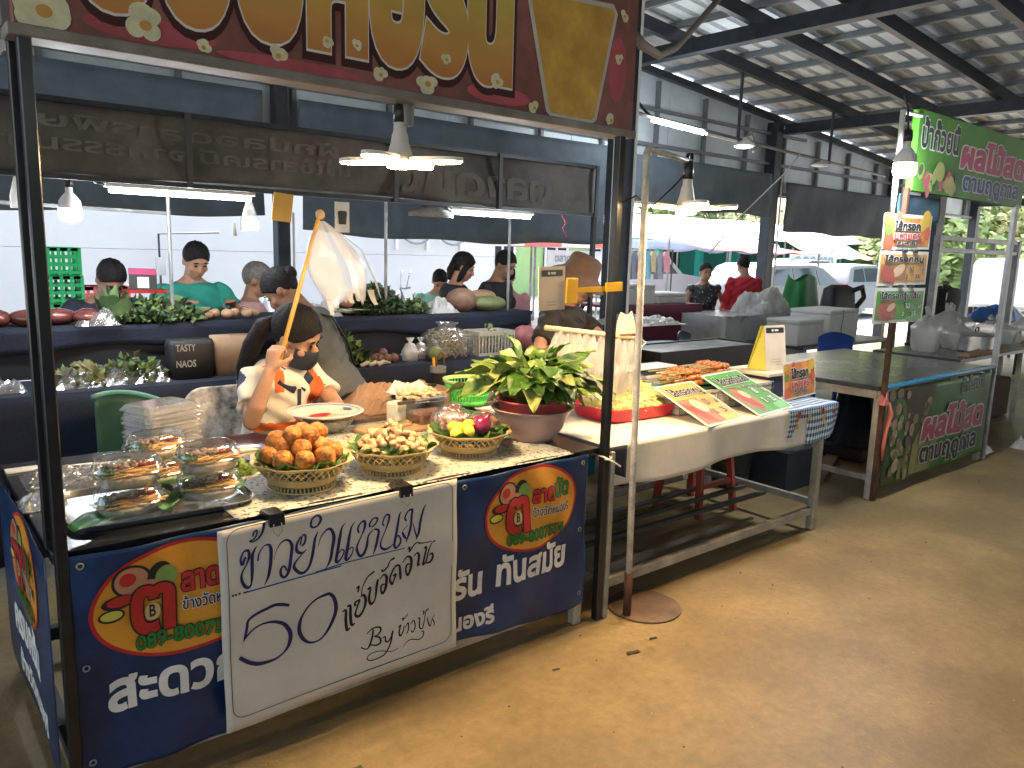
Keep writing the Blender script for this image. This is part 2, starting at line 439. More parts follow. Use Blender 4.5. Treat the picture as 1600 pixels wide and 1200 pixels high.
for (x, y, s) in [(3.22, 7.5, .13), (11.62, 7.5, .19), (11.86, 5.0, .24), (5.3, 4.95, .19), (-.5, 7.5, .15), (15.9, 7.5, .17), (20., 7.5, .17), (20., 3.2, .17), (20., -3, .17), (-4.6, 3.2, .17), (3.6, -5.5, .17), (11.8, -5.5, .17), (-4.6, -5.5, .17), (20., -9.5, .17), (7.7, -13, .17), (-4.6, -13, .17), (16., -13, .17)]:
    MB().box(x - s / 2, x + s / 2, y - s / 2, y + s / 2, 0.004, zr(x) - (.004 if y > 7 else .17)).build('column', STEEL, hall, bevel=.006)
cb = MB()
for dx, dy in ((-.115, -.02), (.05, -.115)):
    cb.tube([(5.3 + dx, 4.95 + dy, .01), (5.3 + dx, 4.95 + dy, 2.0), (5.3 + dx, 4.95 + dy, 3.9)], .014, 6)
cb.build('conduit', M('pale_conduit', (.55, .55, .53), .5), hall)
MB().tube([(3.30, 7.40, .02), (3.30, 7.40, 1.9)], .012, 6).build('conduit', MATS['pale_conduit'], hall)
MB().tube([(11.74, 7.38, .02), (11.74, 7.38, 2.9)], .014, 6).build('conduit', MATS['pale_conduit'], hall)
# gable sheeting with posts and girts
GABM = M('gable_sheet', (.60, .69, .75), .55, .2, .08, 2, stain=.12, ss=1)
bw = 1.9
for i in range(15):
    xa = X0 + i * bw; xb = min(xa + bw - .006, X1); b = MB()
    vs = [(xa, 7.62, 2.6), (xb, 7.62, 2.6), (xb, 7.62, zr(xb) + .09), (xa, 7.62, zr(xa) + .09)]
    b.add(vs + [(p[0], 7.66, p[2]) for p in vs], [(0, 1, 2, 3), (7, 6, 5, 4), (0, 4, 5, 1), (1, 5, 6, 2), (2, 6, 7, 3), (3, 7, 4, 0)])
    b.build('gable_panel', GABM, hall)
GIRT = M('girt_grey', (.16, .18, .2), .5, .3)
i = 0; x = X0 + .6
while x < X1:
    MB().box(x - .022, x + .022, 7.55, 7.615, 2.6, zr(x) - .01).build('gable_post', GIRT, hall); x += 1.08
for z in (2.62, 3.08, 3.55, 3.98):
    xe = min(X1, (4.715 - z - .12) / .083)
    MB().box(X0, xe, 7.50, 7.548, z, z + .045).build('girt', GIRT, hall)
for i in range(15):
    xa = X0 + i * bw; MB().box(xa, min(xa + bw - .006, X1), -13.56, -13.52, .02, 3.2).build('rear_light_block', GABM, hall)  # unseen wall added behind the camera to hold back light from the rear
# dark shade-cloth curtains under the gable
TARP = M('shade_cloth', (.085, .115, .145), .75, 0, .25, 3, bump=.4, bs=14)  # base colour lifted and blued to stand in for veiling glare
def tarp(xa, xb, z0, z1, lab, seed, sag=.05):
    r = random.Random(seed); ph = [r.uniform(0, 6) for _ in range(6)]
    def fn(u, v):
        x = xa + (xb - xa) * u; z = z1 + (z0 - z1) * v - sag * math.sin(math.pi * u) * v
        d = .02 * v * math.sin(x * 5.1 + ph[0]) + .012 * math.sin(x * 9.7 + 3 * v + ph[1]) * v + .02 * math.sin(2.2 * x + 5 * v + ph[2])
        return (x, 7.34 + d, z + .015 * math.sin(x * 4 + ph[3]) * v)
    return tag(MB().grid(fn, int((xb - xa) * 10), 14, thick=.006).build('shade_cloth', TARP, None, True), lab, 'tarpaulin', 'dark shade cloths under the gable')
tarp(-4.5, 2.98, 1.84, 2.98, 'long dark shade cloth behind the vegetable stall, left of the steel column', 1)
tarp(3.36, 7.6, 1.72, 2.96, 'dark shade cloth behind the vegetable stall, right of the column', 2)
tarp(7.72, 11.4, 2.26, 2.92, 'short dark shade cloth rolled up above the white tent, middle of the hall', 3, .02)
tarp(11.80, 15.6, 2.04, 2.82, 'dark shade cloth hanging lower, right of the far column', 4, .02)

# lighting conduit and its lamps, hung from the roof
lr = thing('lamp_rail', 'grey conduit rail hung from the roof carrying a lit tube', 'lamp rail', (7.2, 6.4, 3.2))
MB().tube([(7.0, 6.4, 3.205), (10, 6.4, 3.09), (13.2, 6.4, 2.98)], .022, 6).build('conduit', M('rail_grey', (.15, .16, .17), .4, .5), lr)
for x in (9.06, 11.4): MB().cyl((x, 6.4, 3.1 - (x - 9) * .035), (x, 6.4, zr(x)), .022, n=8).build('hanger', STEEL, lr)
MB().tube([(6.95, 6.4, 3.2), (6.98, 6.4, 3.3), (7.08, 6.4, 3.33), (7.16, 6.4, 3.27), (7.3, 6.4, 3.2)], .018, 6).build('cable_loop', BLACKTUBE, lr)
TUBEM = emat('tube_light', (.93, .97, 1.), 24)
MB().cyl((7.33, 6.38, 3.15), (8.3, 6.38, 3.115), .022, n=10).build('tube_lamp', TUBEM, lr)
MB().cyl((8.36, 6.38, 3.11), (9.0, 6.38, 3.09), .018, n=10).build('unlit_tube', WHITE, lr)
fb = thing('flood_lamp', 'small white flood lamp hanging under the conduit rail', 'lamp', (9.25, 6.4, 3.05))
MB().lathe([(.03, .08), (.05, .06), (.14, .0), (.15, -.03)], (9.2, 6.4, 3.08), 16, cap=True).build('shade', WHITE, fb, True)
MB().ball((9.2, 6.4, 3.05), (.12, .12, .03)).build('lens', emat('flood_lens', (1, .98, .92), 3), fb, True)
MB().tube([(9.2, 6.4, 3.16), (9.36, 6.4, 3.22), (9.5, 6.4, 3.08), (9.42, 6.4, 3.0)], .018, 6).build('bracket', GREYSTEEL, fb)
f2 = thing('round_ceiling_lamp', 'small round lamp on the conduit rail near the second hanger', 'lamp', (11.2, 6.4, 3.0))
MB().lathe([(.02, .06), (.06, .04), (.13, 0), (.12, -.02), (.0, -.025)], (11.15, 6.4, 2.98), 14).build('shade', WHITE, f2, True)

# strap/cable thick and brown across the top
tag(MB().tube([(4.05, 3.72, 3.02), (4.1, 3.7, 2.96), (4.3, 3.72, 2.93), (4.45, 3.7, 3.0), (4.75, 3.78, 3.22), (5.1, 3.85, 3.5)], [.03, .034, .028, .022, .022, .022], 9).build('corrugated_hose', M('hose_brown', (.12, .10, .085), .7), None, True), 'thick greyish brown hose bending from the column towards the roof', 'hose')
tag(MB().tube([(6.2, 4.6, 1.62), (7.2, 5.0, 2.0), (8.8, 5.5, 2.62), (9.6, 5.8, 2.95)], .008, 5).build('guy_rope', M('pale_rope', (.5, .5, .48), .8), None, True), 'pale rope running diagonally in front of the far shade cloth', 'rope')

# ------------------------------------------------------------------ the yard behind: white building
wb = thing('white_building', 'long white rendered building behind the vegetable sellers', 'building', (0, 12.4, 0))
WALLM = M('white_render', (.60, .61, .62), .8, 0, .03, .7, stain=.06, ss=.6)
for i, (za, zb_) in enumerate([(-.06, 1.45), (1.455, 2.68), (2.685, 6.2)]):
    MB().box(-14, 9.6, 12.2 + .004 * (i % 2), 13.4, za, zb_).build('wall_panel', WALLM, wb)
MB().box(-14.2, 9.8, 12.0, 16, 6.21, 6.35).build('roof', GREYSTEEL, wb)
MB().box(-14, 9.55, 13.41, 15.8, -.06, 6.2).build('rear_wall', WALLM, wb)
ac = thing('wall_bracket', 'white wall bracket with looped pipes hanging on the white building', 'bracket', (8, 12.1, 1.7))
b = MB()
for x in (7.35, 8.0, 8.75): b.bar((x, 12.17, 1.55), (x, 12.17, 2.2), .05)
b.bar((7.3, 12.12, 2.0), (8.8, 12.12, 2.0), .06); b.build('frame', WHITE, ac)
b = MB()
for x in (7.4, 8.2): b.tube([(x + .32 + .32 * math.cos(t), 12.1, 1.9 - .24 * math.sin(t)) for t in np.linspace(0, math.pi, 9)], .022, 6)
b.build('pipe', M('pipe_grey', (.25, .26, .27), .6), ac, True)
# crates outside
def crate(name, mat, x, y, z, sx, sy, h, lab, group):
    t = thing(name, lab, 'crate', (x, y, z), 0, group)
    for (a, c, d, e) in ((-sx / 2, sx / 2, -sy / 2, -sy / 2 + .015), (-sx / 2, sx / 2, sy / 2 - .015, sy / 2), (-sx / 2, -sx / 2 + .015, -sy / 2 + .016, sy / 2 - .016), (sx / 2 - .015, sx / 2, -sy / 2 + .016, sy / 2 - .016)):
        bb = MB()
        for zz in np.linspace(0.0, h - .05, 4): bb.box(a, c, d, e, zz + .01, zz + (h - .05) / 4 * .72)
        bb.box(a, c, d, e, h - .045, h)
        n = 4
        for q in range(n + 1):
            if c - a > .1: xx = a + (c - a - .03) * q / n; bb.box(xx, xx + .03, d - .004, e + .004, 0, h - .01)
            else: yy = d + (e - d - .03) * q / n; bb.box(a - .004, c + .004, yy, yy + .03, 0, h - .01)
        bb.build('side', mat, t, world=False)
    MB().box(-sx / 2 + .02, sx / 2 - .02, -sy / 2 + .02, sy / 2 - .02, .0, .02).build('base', mat, t, world=False)
    return t
GCR = M('green_crate', (.01, .30, .10), .45, 0, .1)
PCR = M('pink_crate', (.62, .12, .14), .45, 0, .1)
for i in range(5):
    crate('green_crate', GCR, 1.60 + .01 * (i % 2), 9.6, .02 + i * .295, .42, .34, .29, ['lowest green plastic crate of the stack by the white wall', 'second green plastic crate from the ground in the stack', 'middle green plastic crate of the stack behind the black post', 'second green plastic crate from the top of the stack', 'topmost green plastic crate of the stack outside'][i], 'green crates stacked outside')
for i in range(3):
    crate('pink_crate', PCR, 2.1, 9.9, .02 + i * .35, .5, .36, .34, ['lowest pink plastic crate beside the green stack', 'middle pink plastic crate beside the green stack', 'topmost pink plastic crate beside the green stack'][i], 'pink crates stacked outside')
# a simple wire stand by the wall
tag(MB().tube([(2.62, 9.5, 0), (2.62, 9.5, 1.66), (3.3, 9.5, 1.70)], .012, 6).build('wire_stand', STEEL), 'thin bent rod standing by the white wall', 'stand')

# motorbikes seen over the counter
def motorbike(x, y, rz, lab, tint):
    t = thing('motorbike', lab, 'motorbike', (x, y, -.05), rz, 'motorbikes parked by the white wall')
    for wx in (-.62, .62):
        wl = MB().tube([(wx + .27 * math.cos(a), 0, .29 + .27 * math.sin(a)) for a in np.linspace(0, 2 * math.pi, 21)[:-1]], .045, 8, closed=True).build('wheel', PRINTBLACK, t, True, world=False)
        MB().cyl((wx, -.05, .29), (wx, .05, .29), .1, n=12).build('hub', GREYSTEEL, wl, world=False)
    pa = M(tint[0], tint[1], .3, 0, .1, coat=.4)
    MB().loft([[(xx, wy * s, z + h * c) for s, c in ((-1, -1), (1, -1), (1.1, .2), (.7, 1), (-.7, 1), (-1.1, .2))] for xx, wy, z, h in ((-.75, .06, .72, .05), (-.5, .13, .66, .12), (-.1, .12, .5, .12), (.1, .1, .38, .08), (.35, .14, .5, .12), (.48, .13, .8, .16), (.5, .05, 1.0, .03))]).build('body', pa, t, True, world=False)
    MB().ball((-.4, 0, .8), (.36, .13, .06)).build('seat', PRINTBLACK, t, True, world=False)
    MB().tube([(.42, -.34, 1.05), (.46, -.12, 1.02), (.46, .12, 1.02), (.42, .34, 1.05)], .016, 6).build('handlebar', GREYSTEEL, t, True, world=False)
    for s in (-1, 1):
        MB().tube([(.45, s * .22, 1.03), (.43, s * .3, 1.22)], .008, 5).build('mirror_stem', GREYSTEEL, t, world=False)
        MB().ball((.42, s * .31, 1.26), (.02, .07, .05)).build('mirror', M('mirror_glass', (.8, .82, .85), .08, .9), t, True, world=False)
    MB().ball((.52, 0, .92), (.05, .08, .07)).build('headlight', WHITE, t, True, world=False)
motorbike(2.2, 7.9, R(200), 'white and blue motorbike parked beside the green crates', ('bike_white', (.6, .65, .7)))
motorbike(4.1, 9.0, R(120), 'grey motorbike parked behind the teal shirted woman', ('bike_grey', (.3, .33, .38)))
motorbike(6.8, 10.2, R(160), 'dark motorbike parked against the white wall near the steel poles', ('bike_dark', (.06, .07, .09)))

# ------------------------------------------------------------------ yard to the right
def canopy(name, lab, x0, x1, y0, y1, z0, z1, mat, mat2=None, stripes=0, posts=True, pm=None):
    t = thing(name, lab, 'canopy', ((x0 + x1) / 2, (y0 + y1) / 2, 0))
    n = 24
    def fn(u, v): return (x0 + (x1 - x0) * u, y0 + (y1 - y0) * v, z0 + (z1 - z0) * v - .06 * math.sin(math.pi * v) + .03 * math.sin(u * n * .9))
    b = MB().grid(fn, n, 8, thick=.01)
    if stripes:
        for i in range(len(b.mi)):
            pass
    o = b.build('sheet', [mat, mat2 or mat], t, True)
    if stripes:
        for p in o.data.polygons:
            u = (p.center.x - x0) / (x1 - x0); p.material_index = int(u * stripes) % 2
    if posts:
        for x in (x0 + .05, x1 - .05):
            for y, z in ((y0 + .05, z0), (y1 - .05, z1)): MB().cyl((x, y, -.05), (x, y, z), .03, n=8).build('post', pm or GREYSTEEL, t)
    return t
TENT = M('white_tent', (.78, .79, .80), .7, 0, .03, 1)
tw = canopy('white_tent', 'big white tent roof with a scalloped bluish valance beyond the hall', 12.2, 22.4, 14, 18, 1.98, 2.92, TENT)
VAL = M('blue_valance', (.42, .50, .66), .7, 0, .1, 3)
def vf(u, v):
    x = 12.2 + 10.2 * u; return (x, 13.97 + .03 * math.sin(x * 9), 1.97 - v * (.20 + .10 * abs(math.sin(x * 1.9))))
MB().grid(vf, 120, 3, thick=.006).build('valance', VAL, tw, True)
RW = M('umbrella_red', (.62, .16, .15), .7); WWm = M('umbrella_white', (.75, .73, .72), .7)
um = thing('striped_umbrella', 'red and white striped market umbrella right of the white wall', 'umbrella', (11.4, 13.2, 0))
b = MB(); n = 16
for j in range(n):
    a0 = 2 * math.pi * j / n; a1 = 2 * math.pi * (j + 1) / n
    P_ = lambda r, a, z: (11.4 + r * math.cos(a), 13.2 + r * math.sin(a), z)
    b.add([P_(0.02, a0, 2.15), P_(1.9, a0, 1.78), P_(1.9, a1, 1.78), P_(.02, a1, 2.15), P_(1.9, a0, 1.68), P_(1.9, a1, 1.68)], [(0, 1, 2, 3), (1, 4, 5, 2)], j % 2)
b.build('canopy', [RW, WWm], um)
MB().cyl((11.4, 13.2, -.05), (11.4, 13.2, 2.2), .025, n=8).build('pole', GREYSTEEL, um)
canopy('red_canopy', 'faded red sheet canopy beside the far column', 16.2, 20.4, 11.4, 13.4, 1.72, 2.02, M('red_sheet', (.62, .17, .13), .7, 0, .1))
canopy('orange_striped_canopy', 'orange and cream striped sheet canopy behind the parked cars', 23.6, 27.4, 13.2, 14.6, 1.62, 2.2, M('orange_sheet', (.72, .42, .22), .7), M('cream_sheet', (.78, .68, .52), .7), 11)
canopy('white_roof_sheet', 'wide pale roof sheet sloping over the teal building', 22.0, 36.0, 15.6, 19.0, 2.2, 3.0, TENT)
# teal building
TEAL = M('teal_paint', (.03, .42, .36), .6, 0, .08, 2)
tb = thing('teal_building', 'low teal painted market building with teal columns', 'building', (30, 20, 0))
MB().box(22.5, 40, 20.2, 20.4, -.05, 2.6).build('wall', M('teal_wall', (.04, .30, .27), .7, 0, .1, 1), tb)
MB().box(22.2, 40.3, 18.6, 21, 2.62, 2.75).build('roof', TEAL, tb)
for x in np.arange(22.6, 40, 2.4): MB().box(x - .12, x + .12, 18.9, 19.14, -.05, 2.61).build('column', TEAL, tb)
for x in (24, 28.8, 33.6): MB().box(x, x + 1.2, 20.12, 20.19, .8, 1.9).build('window', M('dark_window', (.03, .04, .05), .15), tb)
# green house right of white building
gb = thing('green_house', 'pale green house with white framed windows behind the umbrella', 'building', (16, 22, 0))
GH = M('pale_green_wall', (.33, .50, .22), .8, 0, .1, 1)
MB().box(12.5, 24.5, 22, 25, -.05, 3.2).build('wall', GH, gb)
b = MB(); b.add([(12.2, 21.5, 3.21), (24.8, 21.5, 3.21), (24.8, 25.5, 3.21), (12.2, 25.5, 3.21), (13.4, 23.5, 4.3), (23.6, 23.5, 4.3)], [(0, 1, 5, 4), (2, 3, 4, 5), (1, 2, 5), (3, 0, 4), (0, 3, 2, 1)]); b.build('roof', M('house_roof', (.35, .33, .32), .7), gb)
for x in (14.2, 17.0, 19.6, 22.):
    wn = MB().box(x, x + 1.1, 21.93, 21.99, .9, 1.9).build('window', MATS['dark_window'], gb)
    f_ = MB(); f_.bar((x, 21.9, .9), (x + 1.1, 21.9, .9), .08); f_.bar((x, 21.9, 1.9), (x + 1.1, 21.9, 1.9), .08)
    for q in (0, .55, 1.1): f_.bar((x + q, 21.88, .9), (x + q, 21.88, 1.9), .06)
    f_.build('frame', WHITE, wn)
bd = thing('white_notice_board', 'white printed banner board standing behind the man in black', 'sign board', (11.3, 13.6, 0))
MB().box(11.35, 13.0, 12.6, 12.64, .95, 1.62).build('board', M('pale_blue_board', (.62, .72, .82), .6), bd)
for x in (11.4, 12.95): MB().cyl((x, 12.66, -.05), (x, 12.66, 1.62), .025, n=8).build('post', GREYSTEEL, bd)
letters('ตลาดนัด', frame((11.55, 12.59, 1.38), (1, 0, 0), (0, 0, 1)), M('print_blue_grey', (.25, .35, .45), .6), bd, height=.12, bold=.02)
letters('ปะคะ', frame((11.7, 12.59, 1.05), (1, 0, 0), (0, 0, 1)), M('print_teal', (.05, .35, .38), .6), bd, height=.13, bold=.03)
# exit board seen from behind: its letters show through mirrored
ex = thing('exit_board', 'white board with mirrored grey Thai letters behind the silver car', 'sign board', (22.8, 13, 0))
MB().box(21.5, 24.2, 13.0, 13.05, 1.0, 1.78).build('board', M('exit_white', (.7, .73, .74), .6), ex)
for x in (21.7, 24.0): MB().cyl((x, 13.08, -.05), (x, 13.08, 1.9), .03, n=8).build('post', GREYSTEEL, ex)
letters('ทางออก', frame((21.75, 12.99, 1.26), (1, 0, 0), (0, 0, 1)), M('print_mid_grey', (.33, .36, .37), .7), ex, width=2.2, bold=.02, mirror=True)

# ------------------------------------------------------------------ vehicles
GLASS = M('car_glass', (.03, .045, .06), .06, 0, .1, spec=.8)
RUB = M('tyre_rubber', (.015, .015, .016), .8)
def vehicle(name, lab, cat, x, y, rz, paint, L, prof, roof, wd=1.75, wheels=(.8, 3.3), wins=(), canopy_=None):
    """side profile extruded across the width with tumblehome above the waist"""
    t = thing(name, lab, cat, (x, y, -.05), rz, 'vehicles parked in the yard')
    wst = .95
    rings = []
    for yy, s in ((-wd / 2, 1.), (-wd / 2 + .06, .0), (0, 0), (wd / 2 - .06, 0), (wd / 2, 1.)):
        ring = []
        for (px, pz) in prof:
            f = max(0, (pz - wst)) * .28; sgn = -1 if yy < 0 else 1
            yv = yy - sgn * f if yy else 0
            q = 1 - .02 * s
            ring.append((L / 2 + (px - L / 2) * q, yv, .25 + (pz - .25) * (1 - .015 * s) + (.025 if yy == 0 else 0)))
        rings.append(ring)
    MB().loft(rings).build('body', paint, t, 'auto', world=False)
    for sgn in (-1, 1):
        for wp in wins:
            yv = lambda z: sgn * (wd / 2 + .004 - max(0, z - wst) * .28)
            b = MB(); b.add([(px, yv(pz), pz) for px, pz in wp] + [(px, yv(pz) - sgn * .03, pz) for px, pz in wp], [tuple(range(len(wp)))] + [(i, (i + 1) % len(wp), len(wp) + (i + 1) % len(wp), len(wp) + i) for i in range(len(wp))])
            b.build('side_window', GLASS, t, world=False)
        for wx in wheels:
            wl = MB().tube([(wx + .25 * math.cos(a), sgn * (wd / 2 - .09), .33 + .25 * math.sin(a)) for a in np.linspace(0, 2 * math.pi, 19)[:-1]], .095, 8, closed=True).build('wheel', RUB, t, True, world=False)
            MB().cyl((wx, sgn * (wd / 2 - .02), .33), (wx, sgn * (wd / 2 - .14), .33), .19, n=12).build('rim', GREYSTEEL, wl, world=False)
        MB().ball((L - .1, sgn * .62, .74), (.09, .16, .08)).build('headlight', M('lamp_glass', (.8, .82, .85), .1), t, True, world=False)
        MB().box(.0, .05, sgn * .78 - .07, sgn * .78 + .07, .75, 1.0).build('tail_light', M('tail_red', (.5, .02, .02), .2), t, bevel=.01, world=False)
    return t
SILV = M('silver_paint', (.16, .175, .19), .35, .0, .03, 1, coat=.3); WCAR = M('white_car_paint', (.55, .56, .57), .35, 0, .02, 1, coat=.3); GCAR = M('grey_car_paint', (.14, .155, .175), .4, 0, .03, 1, coat=.3)
suv = [(.0, .45), (.02, .95), (.1, 1.05), (.35, 1.42), (.6, 1.5), (2.1, 1.52), (2.45, 1.45), (3.15, 1.02), (3.95, .92), (4.15, .78), (4.2, .42), (3.9, .3), (.3, .3)]
vehicle('silver_hatchback', 'silver grey hatchback car parked behind the foam boxes', 'car', 15.1, 10.6, R(-4), SILV, 4.2, suv, None, wins=([(.42, 1.05), (.62, 1.38), (1.15, 1.42), (1.15, 1.05)], [(1.22, 1.05), (1.22, 1.42), (2.05, 1.43), (2.1, 1.05)], [(2.17, 1.05), (2.12, 1.43), (2.4, 1.38), (2.95, 1.05)]))
pick = [(0, .5), (.0, 1.02), (1.55, 1.05), (1.62, 1.5), (1.75, 1.6), (2.9, 1.62), (3.2, 1.55), (3.75, 1.1), (4.75, 1.0), (4.95, .8), (4.98, .45), (4.6, .35), (.3, .4)]
pwin = ([(1.75, 1.1), (1.85, 1.5), (2.35, 1.53), (2.35, 1.1)], [(2.42, 1.1), (2.42, 1.53), (2.95, 1.53), (3.45, 1.1)])
vehicle('white_pickup', 'white pickup truck parked behind the person in red', 'pickup', 14.9, 15.2, R(6), WCAR, 5., pick, None, wheels=(.95, 4.0), wins=pwin)
vehicle('grey_pickup', 'grey pickup truck parked right of the silver car', 'pickup', 24.6, 13.4, R(185), GCAR, 5., pick, None, wheels=(.95, 4.0), wins=pwin)
van = [(0, .5), (.0, 1.05), (.12, 1.72), (.4, 1.8), (3.0, 1.8), (3.25, 1.7), (3.8, 1.12), (4.75, 1.0), (4.95, .8), (4.98, .45), (4.6, .35), (.3, .4)]
vehicle('white_canopy_pickup', 'white pickup with a closed canopy parked at far right', 'pickup', 24.6, 8.4, R(8), WCAR, 5., van, None, wheels=(.95, 4.0), wins=([(.3, 1.2), (.35, 1.62), (1.5, 1.64), (1.5, 1.2)], [(1.72, 1.15), (1.76, 1.62), (2.35, 1.63), (2.35, 1.15)], [(2.42, 1.15), (2.42, 1.63), (3.05, 1.6), (3.5, 1.15)]))
vehicle('dark_car', 'dark grey car parked between the silver car and the pickups', 'car', 20.6, 11.6, R(2), GCAR, 4.2, suv, None, wins=([(.42, 1.05), (.62, 1.38), (1.15, 1.42), (1.15, 1.05)], [(1.22, 1.05), (1.22, 1.42), (2.05, 1.43), (2.1, 1.05)]))

# ------------------------------------------------------------------ trees beyond
LEAFS = [M('leaf_bright', (.30, .38, .12), .6, 0, .25, 2), M('leaf_mid', (.15, .23, .07), .6, 0, .25, 2), M('leaf_olive', (.26, .29, .09), .6, 0, .2, 2)]
BARK = M('bark', (.10, .075, .05), .9, 0, .3, 5, bump=.5, bs=20)
def tree(x, y, h, r, lab, seed, k=0, n=5200, ls=.16, base=.3):
    rg = random.Random(seed); t = thing('broadleaf_tree', lab, 'tree', (x, y, -.06), 0, 'trees beyond the yard')
    b = MB(); top = Vector((rg.uniform(-.3, .3), rg.uniform(-.3, .3), h * .6))
    b.tube([(0, 0, 0), (top.x * .3, top.y * .3, h * .25), (top.x, top.y, h * .6)], [.05 * h * .5, .03 * h * .6, .02 * h * .5], 8)
    cl = []
    for i in range(13):
        a = rg.uniform(0, 6.28); rr = r * math.sqrt(rg.random()) * .8; z = h * (base + (1 - base) * rg.random() ** .8)
        c = Vector((rr * math.cos(a), rr * math.sin(a), z)); cl.append((c, r * rg.uniform(.32, .55)))
        b.tube([(top.x * .4, top.y * .4, h * .3), (c.x * .5, c.y * .5, (z + h * .35) / 2), tuple(c)], [.02 * h * .4, .015 * h * .4, .006 * h * .4], 5)
    b.build('trunk', BARK, t, True, world=False)
    lv = MB()
    for i in range(n):
        c, cr = cl[rg.randrange(len(cl))]
        d = Vector((rg.gauss(0, 1), rg.gauss(0, 1), rg.gauss(0, .8))).normalized() * cr * rg.random() ** .4
        p = c + d; s = ls * rg.uniform(.6, 1.4)
        u = Vector((rg.gauss(0, 1), rg.gauss(0, 1), rg.gauss(0, .5))).normalized(); v = u.orthogonal().normalized()
        lv.add([p - u * s, p + v * s * .5, p + u * s, p - v * s * .5], [(0, 1, 2, 3)], (0 if rg.random() < .7 else 1))
    lv.build('crown', [LEAFS[k], LEAFS[(k + 1) % 3]], t, world=False)
T = [(20, 28, 6, 4, 0), (26, 30, 6.6, 4.2, 2), (32, 27, 6.2, 4, 0), (39, 28, 7, 4.6, 1), (30, 12, 4.8, 3.0, 0), (36, 15, 6.4, 4, 2), (38, 10, 6, 3.8, 0), (44, 17, 8, 5, 1), (46, 11, 7.4, 4.6, 0), (34, 6.5, 5.2, 3.2, 2), (43, 5, 7, 4.6, 0), (52, 22, 9, 5.5, 1), (54, 12, 8.5, 5, 0)]
TL = ['bright yellow green tree above the white tent, leftmost', 'olive green tree above the middle of the white tent', 'yellow green tree above the right end of the white tent', 'dark green tree behind the teal building', 'light green tree right behind the canopy pickup', 'olive tree behind the pickup, left of the metal frame', 'yellow green tree seen through the metal frame', 'tall green tree far behind the metal frame', 'tall bright tree at the far right edge', 'olive tree low at the right edge of the yard', 'large bright tree right of the metal frame', 'far tall dark tree behind the others', 'farthest tall bright tree at the right']
for i, (x, y, h, r, kk) in enumerate(T): tree(x, y, h, r, TL[i], 50 + i, kk, base=.12, ls=.2)
hd = MB(); rg = random.Random(77)
for i in range(9000):
    x = rg.uniform(14, 70); y = 33 + rg.gauss(0, 1.2) - .0 * x; z = abs(rg.gauss(0, 1.6))
    if x > 46: y = 33 - (x - 46) * .9 + rg.gauss(0, 1.2)
    s = rg.uniform(.12, .4); u = Vector((rg.gauss(0, 1), rg.gauss(0, 1), rg.gauss(0, 1))).normalized(); v = u.orthogonal()
    p = Vector((x, y, z)); hd.add([p - u * s, p + v * s, p + u * s, p - v * s], [(0, 1, 2, 3)], rg.randrange(2))
tag(hd.build('far_hedge', [LEAFS[1], LEAFS[0]]), 'dense green mass of far shrubs along the yard edge', 'shrubs', kind='stuff')
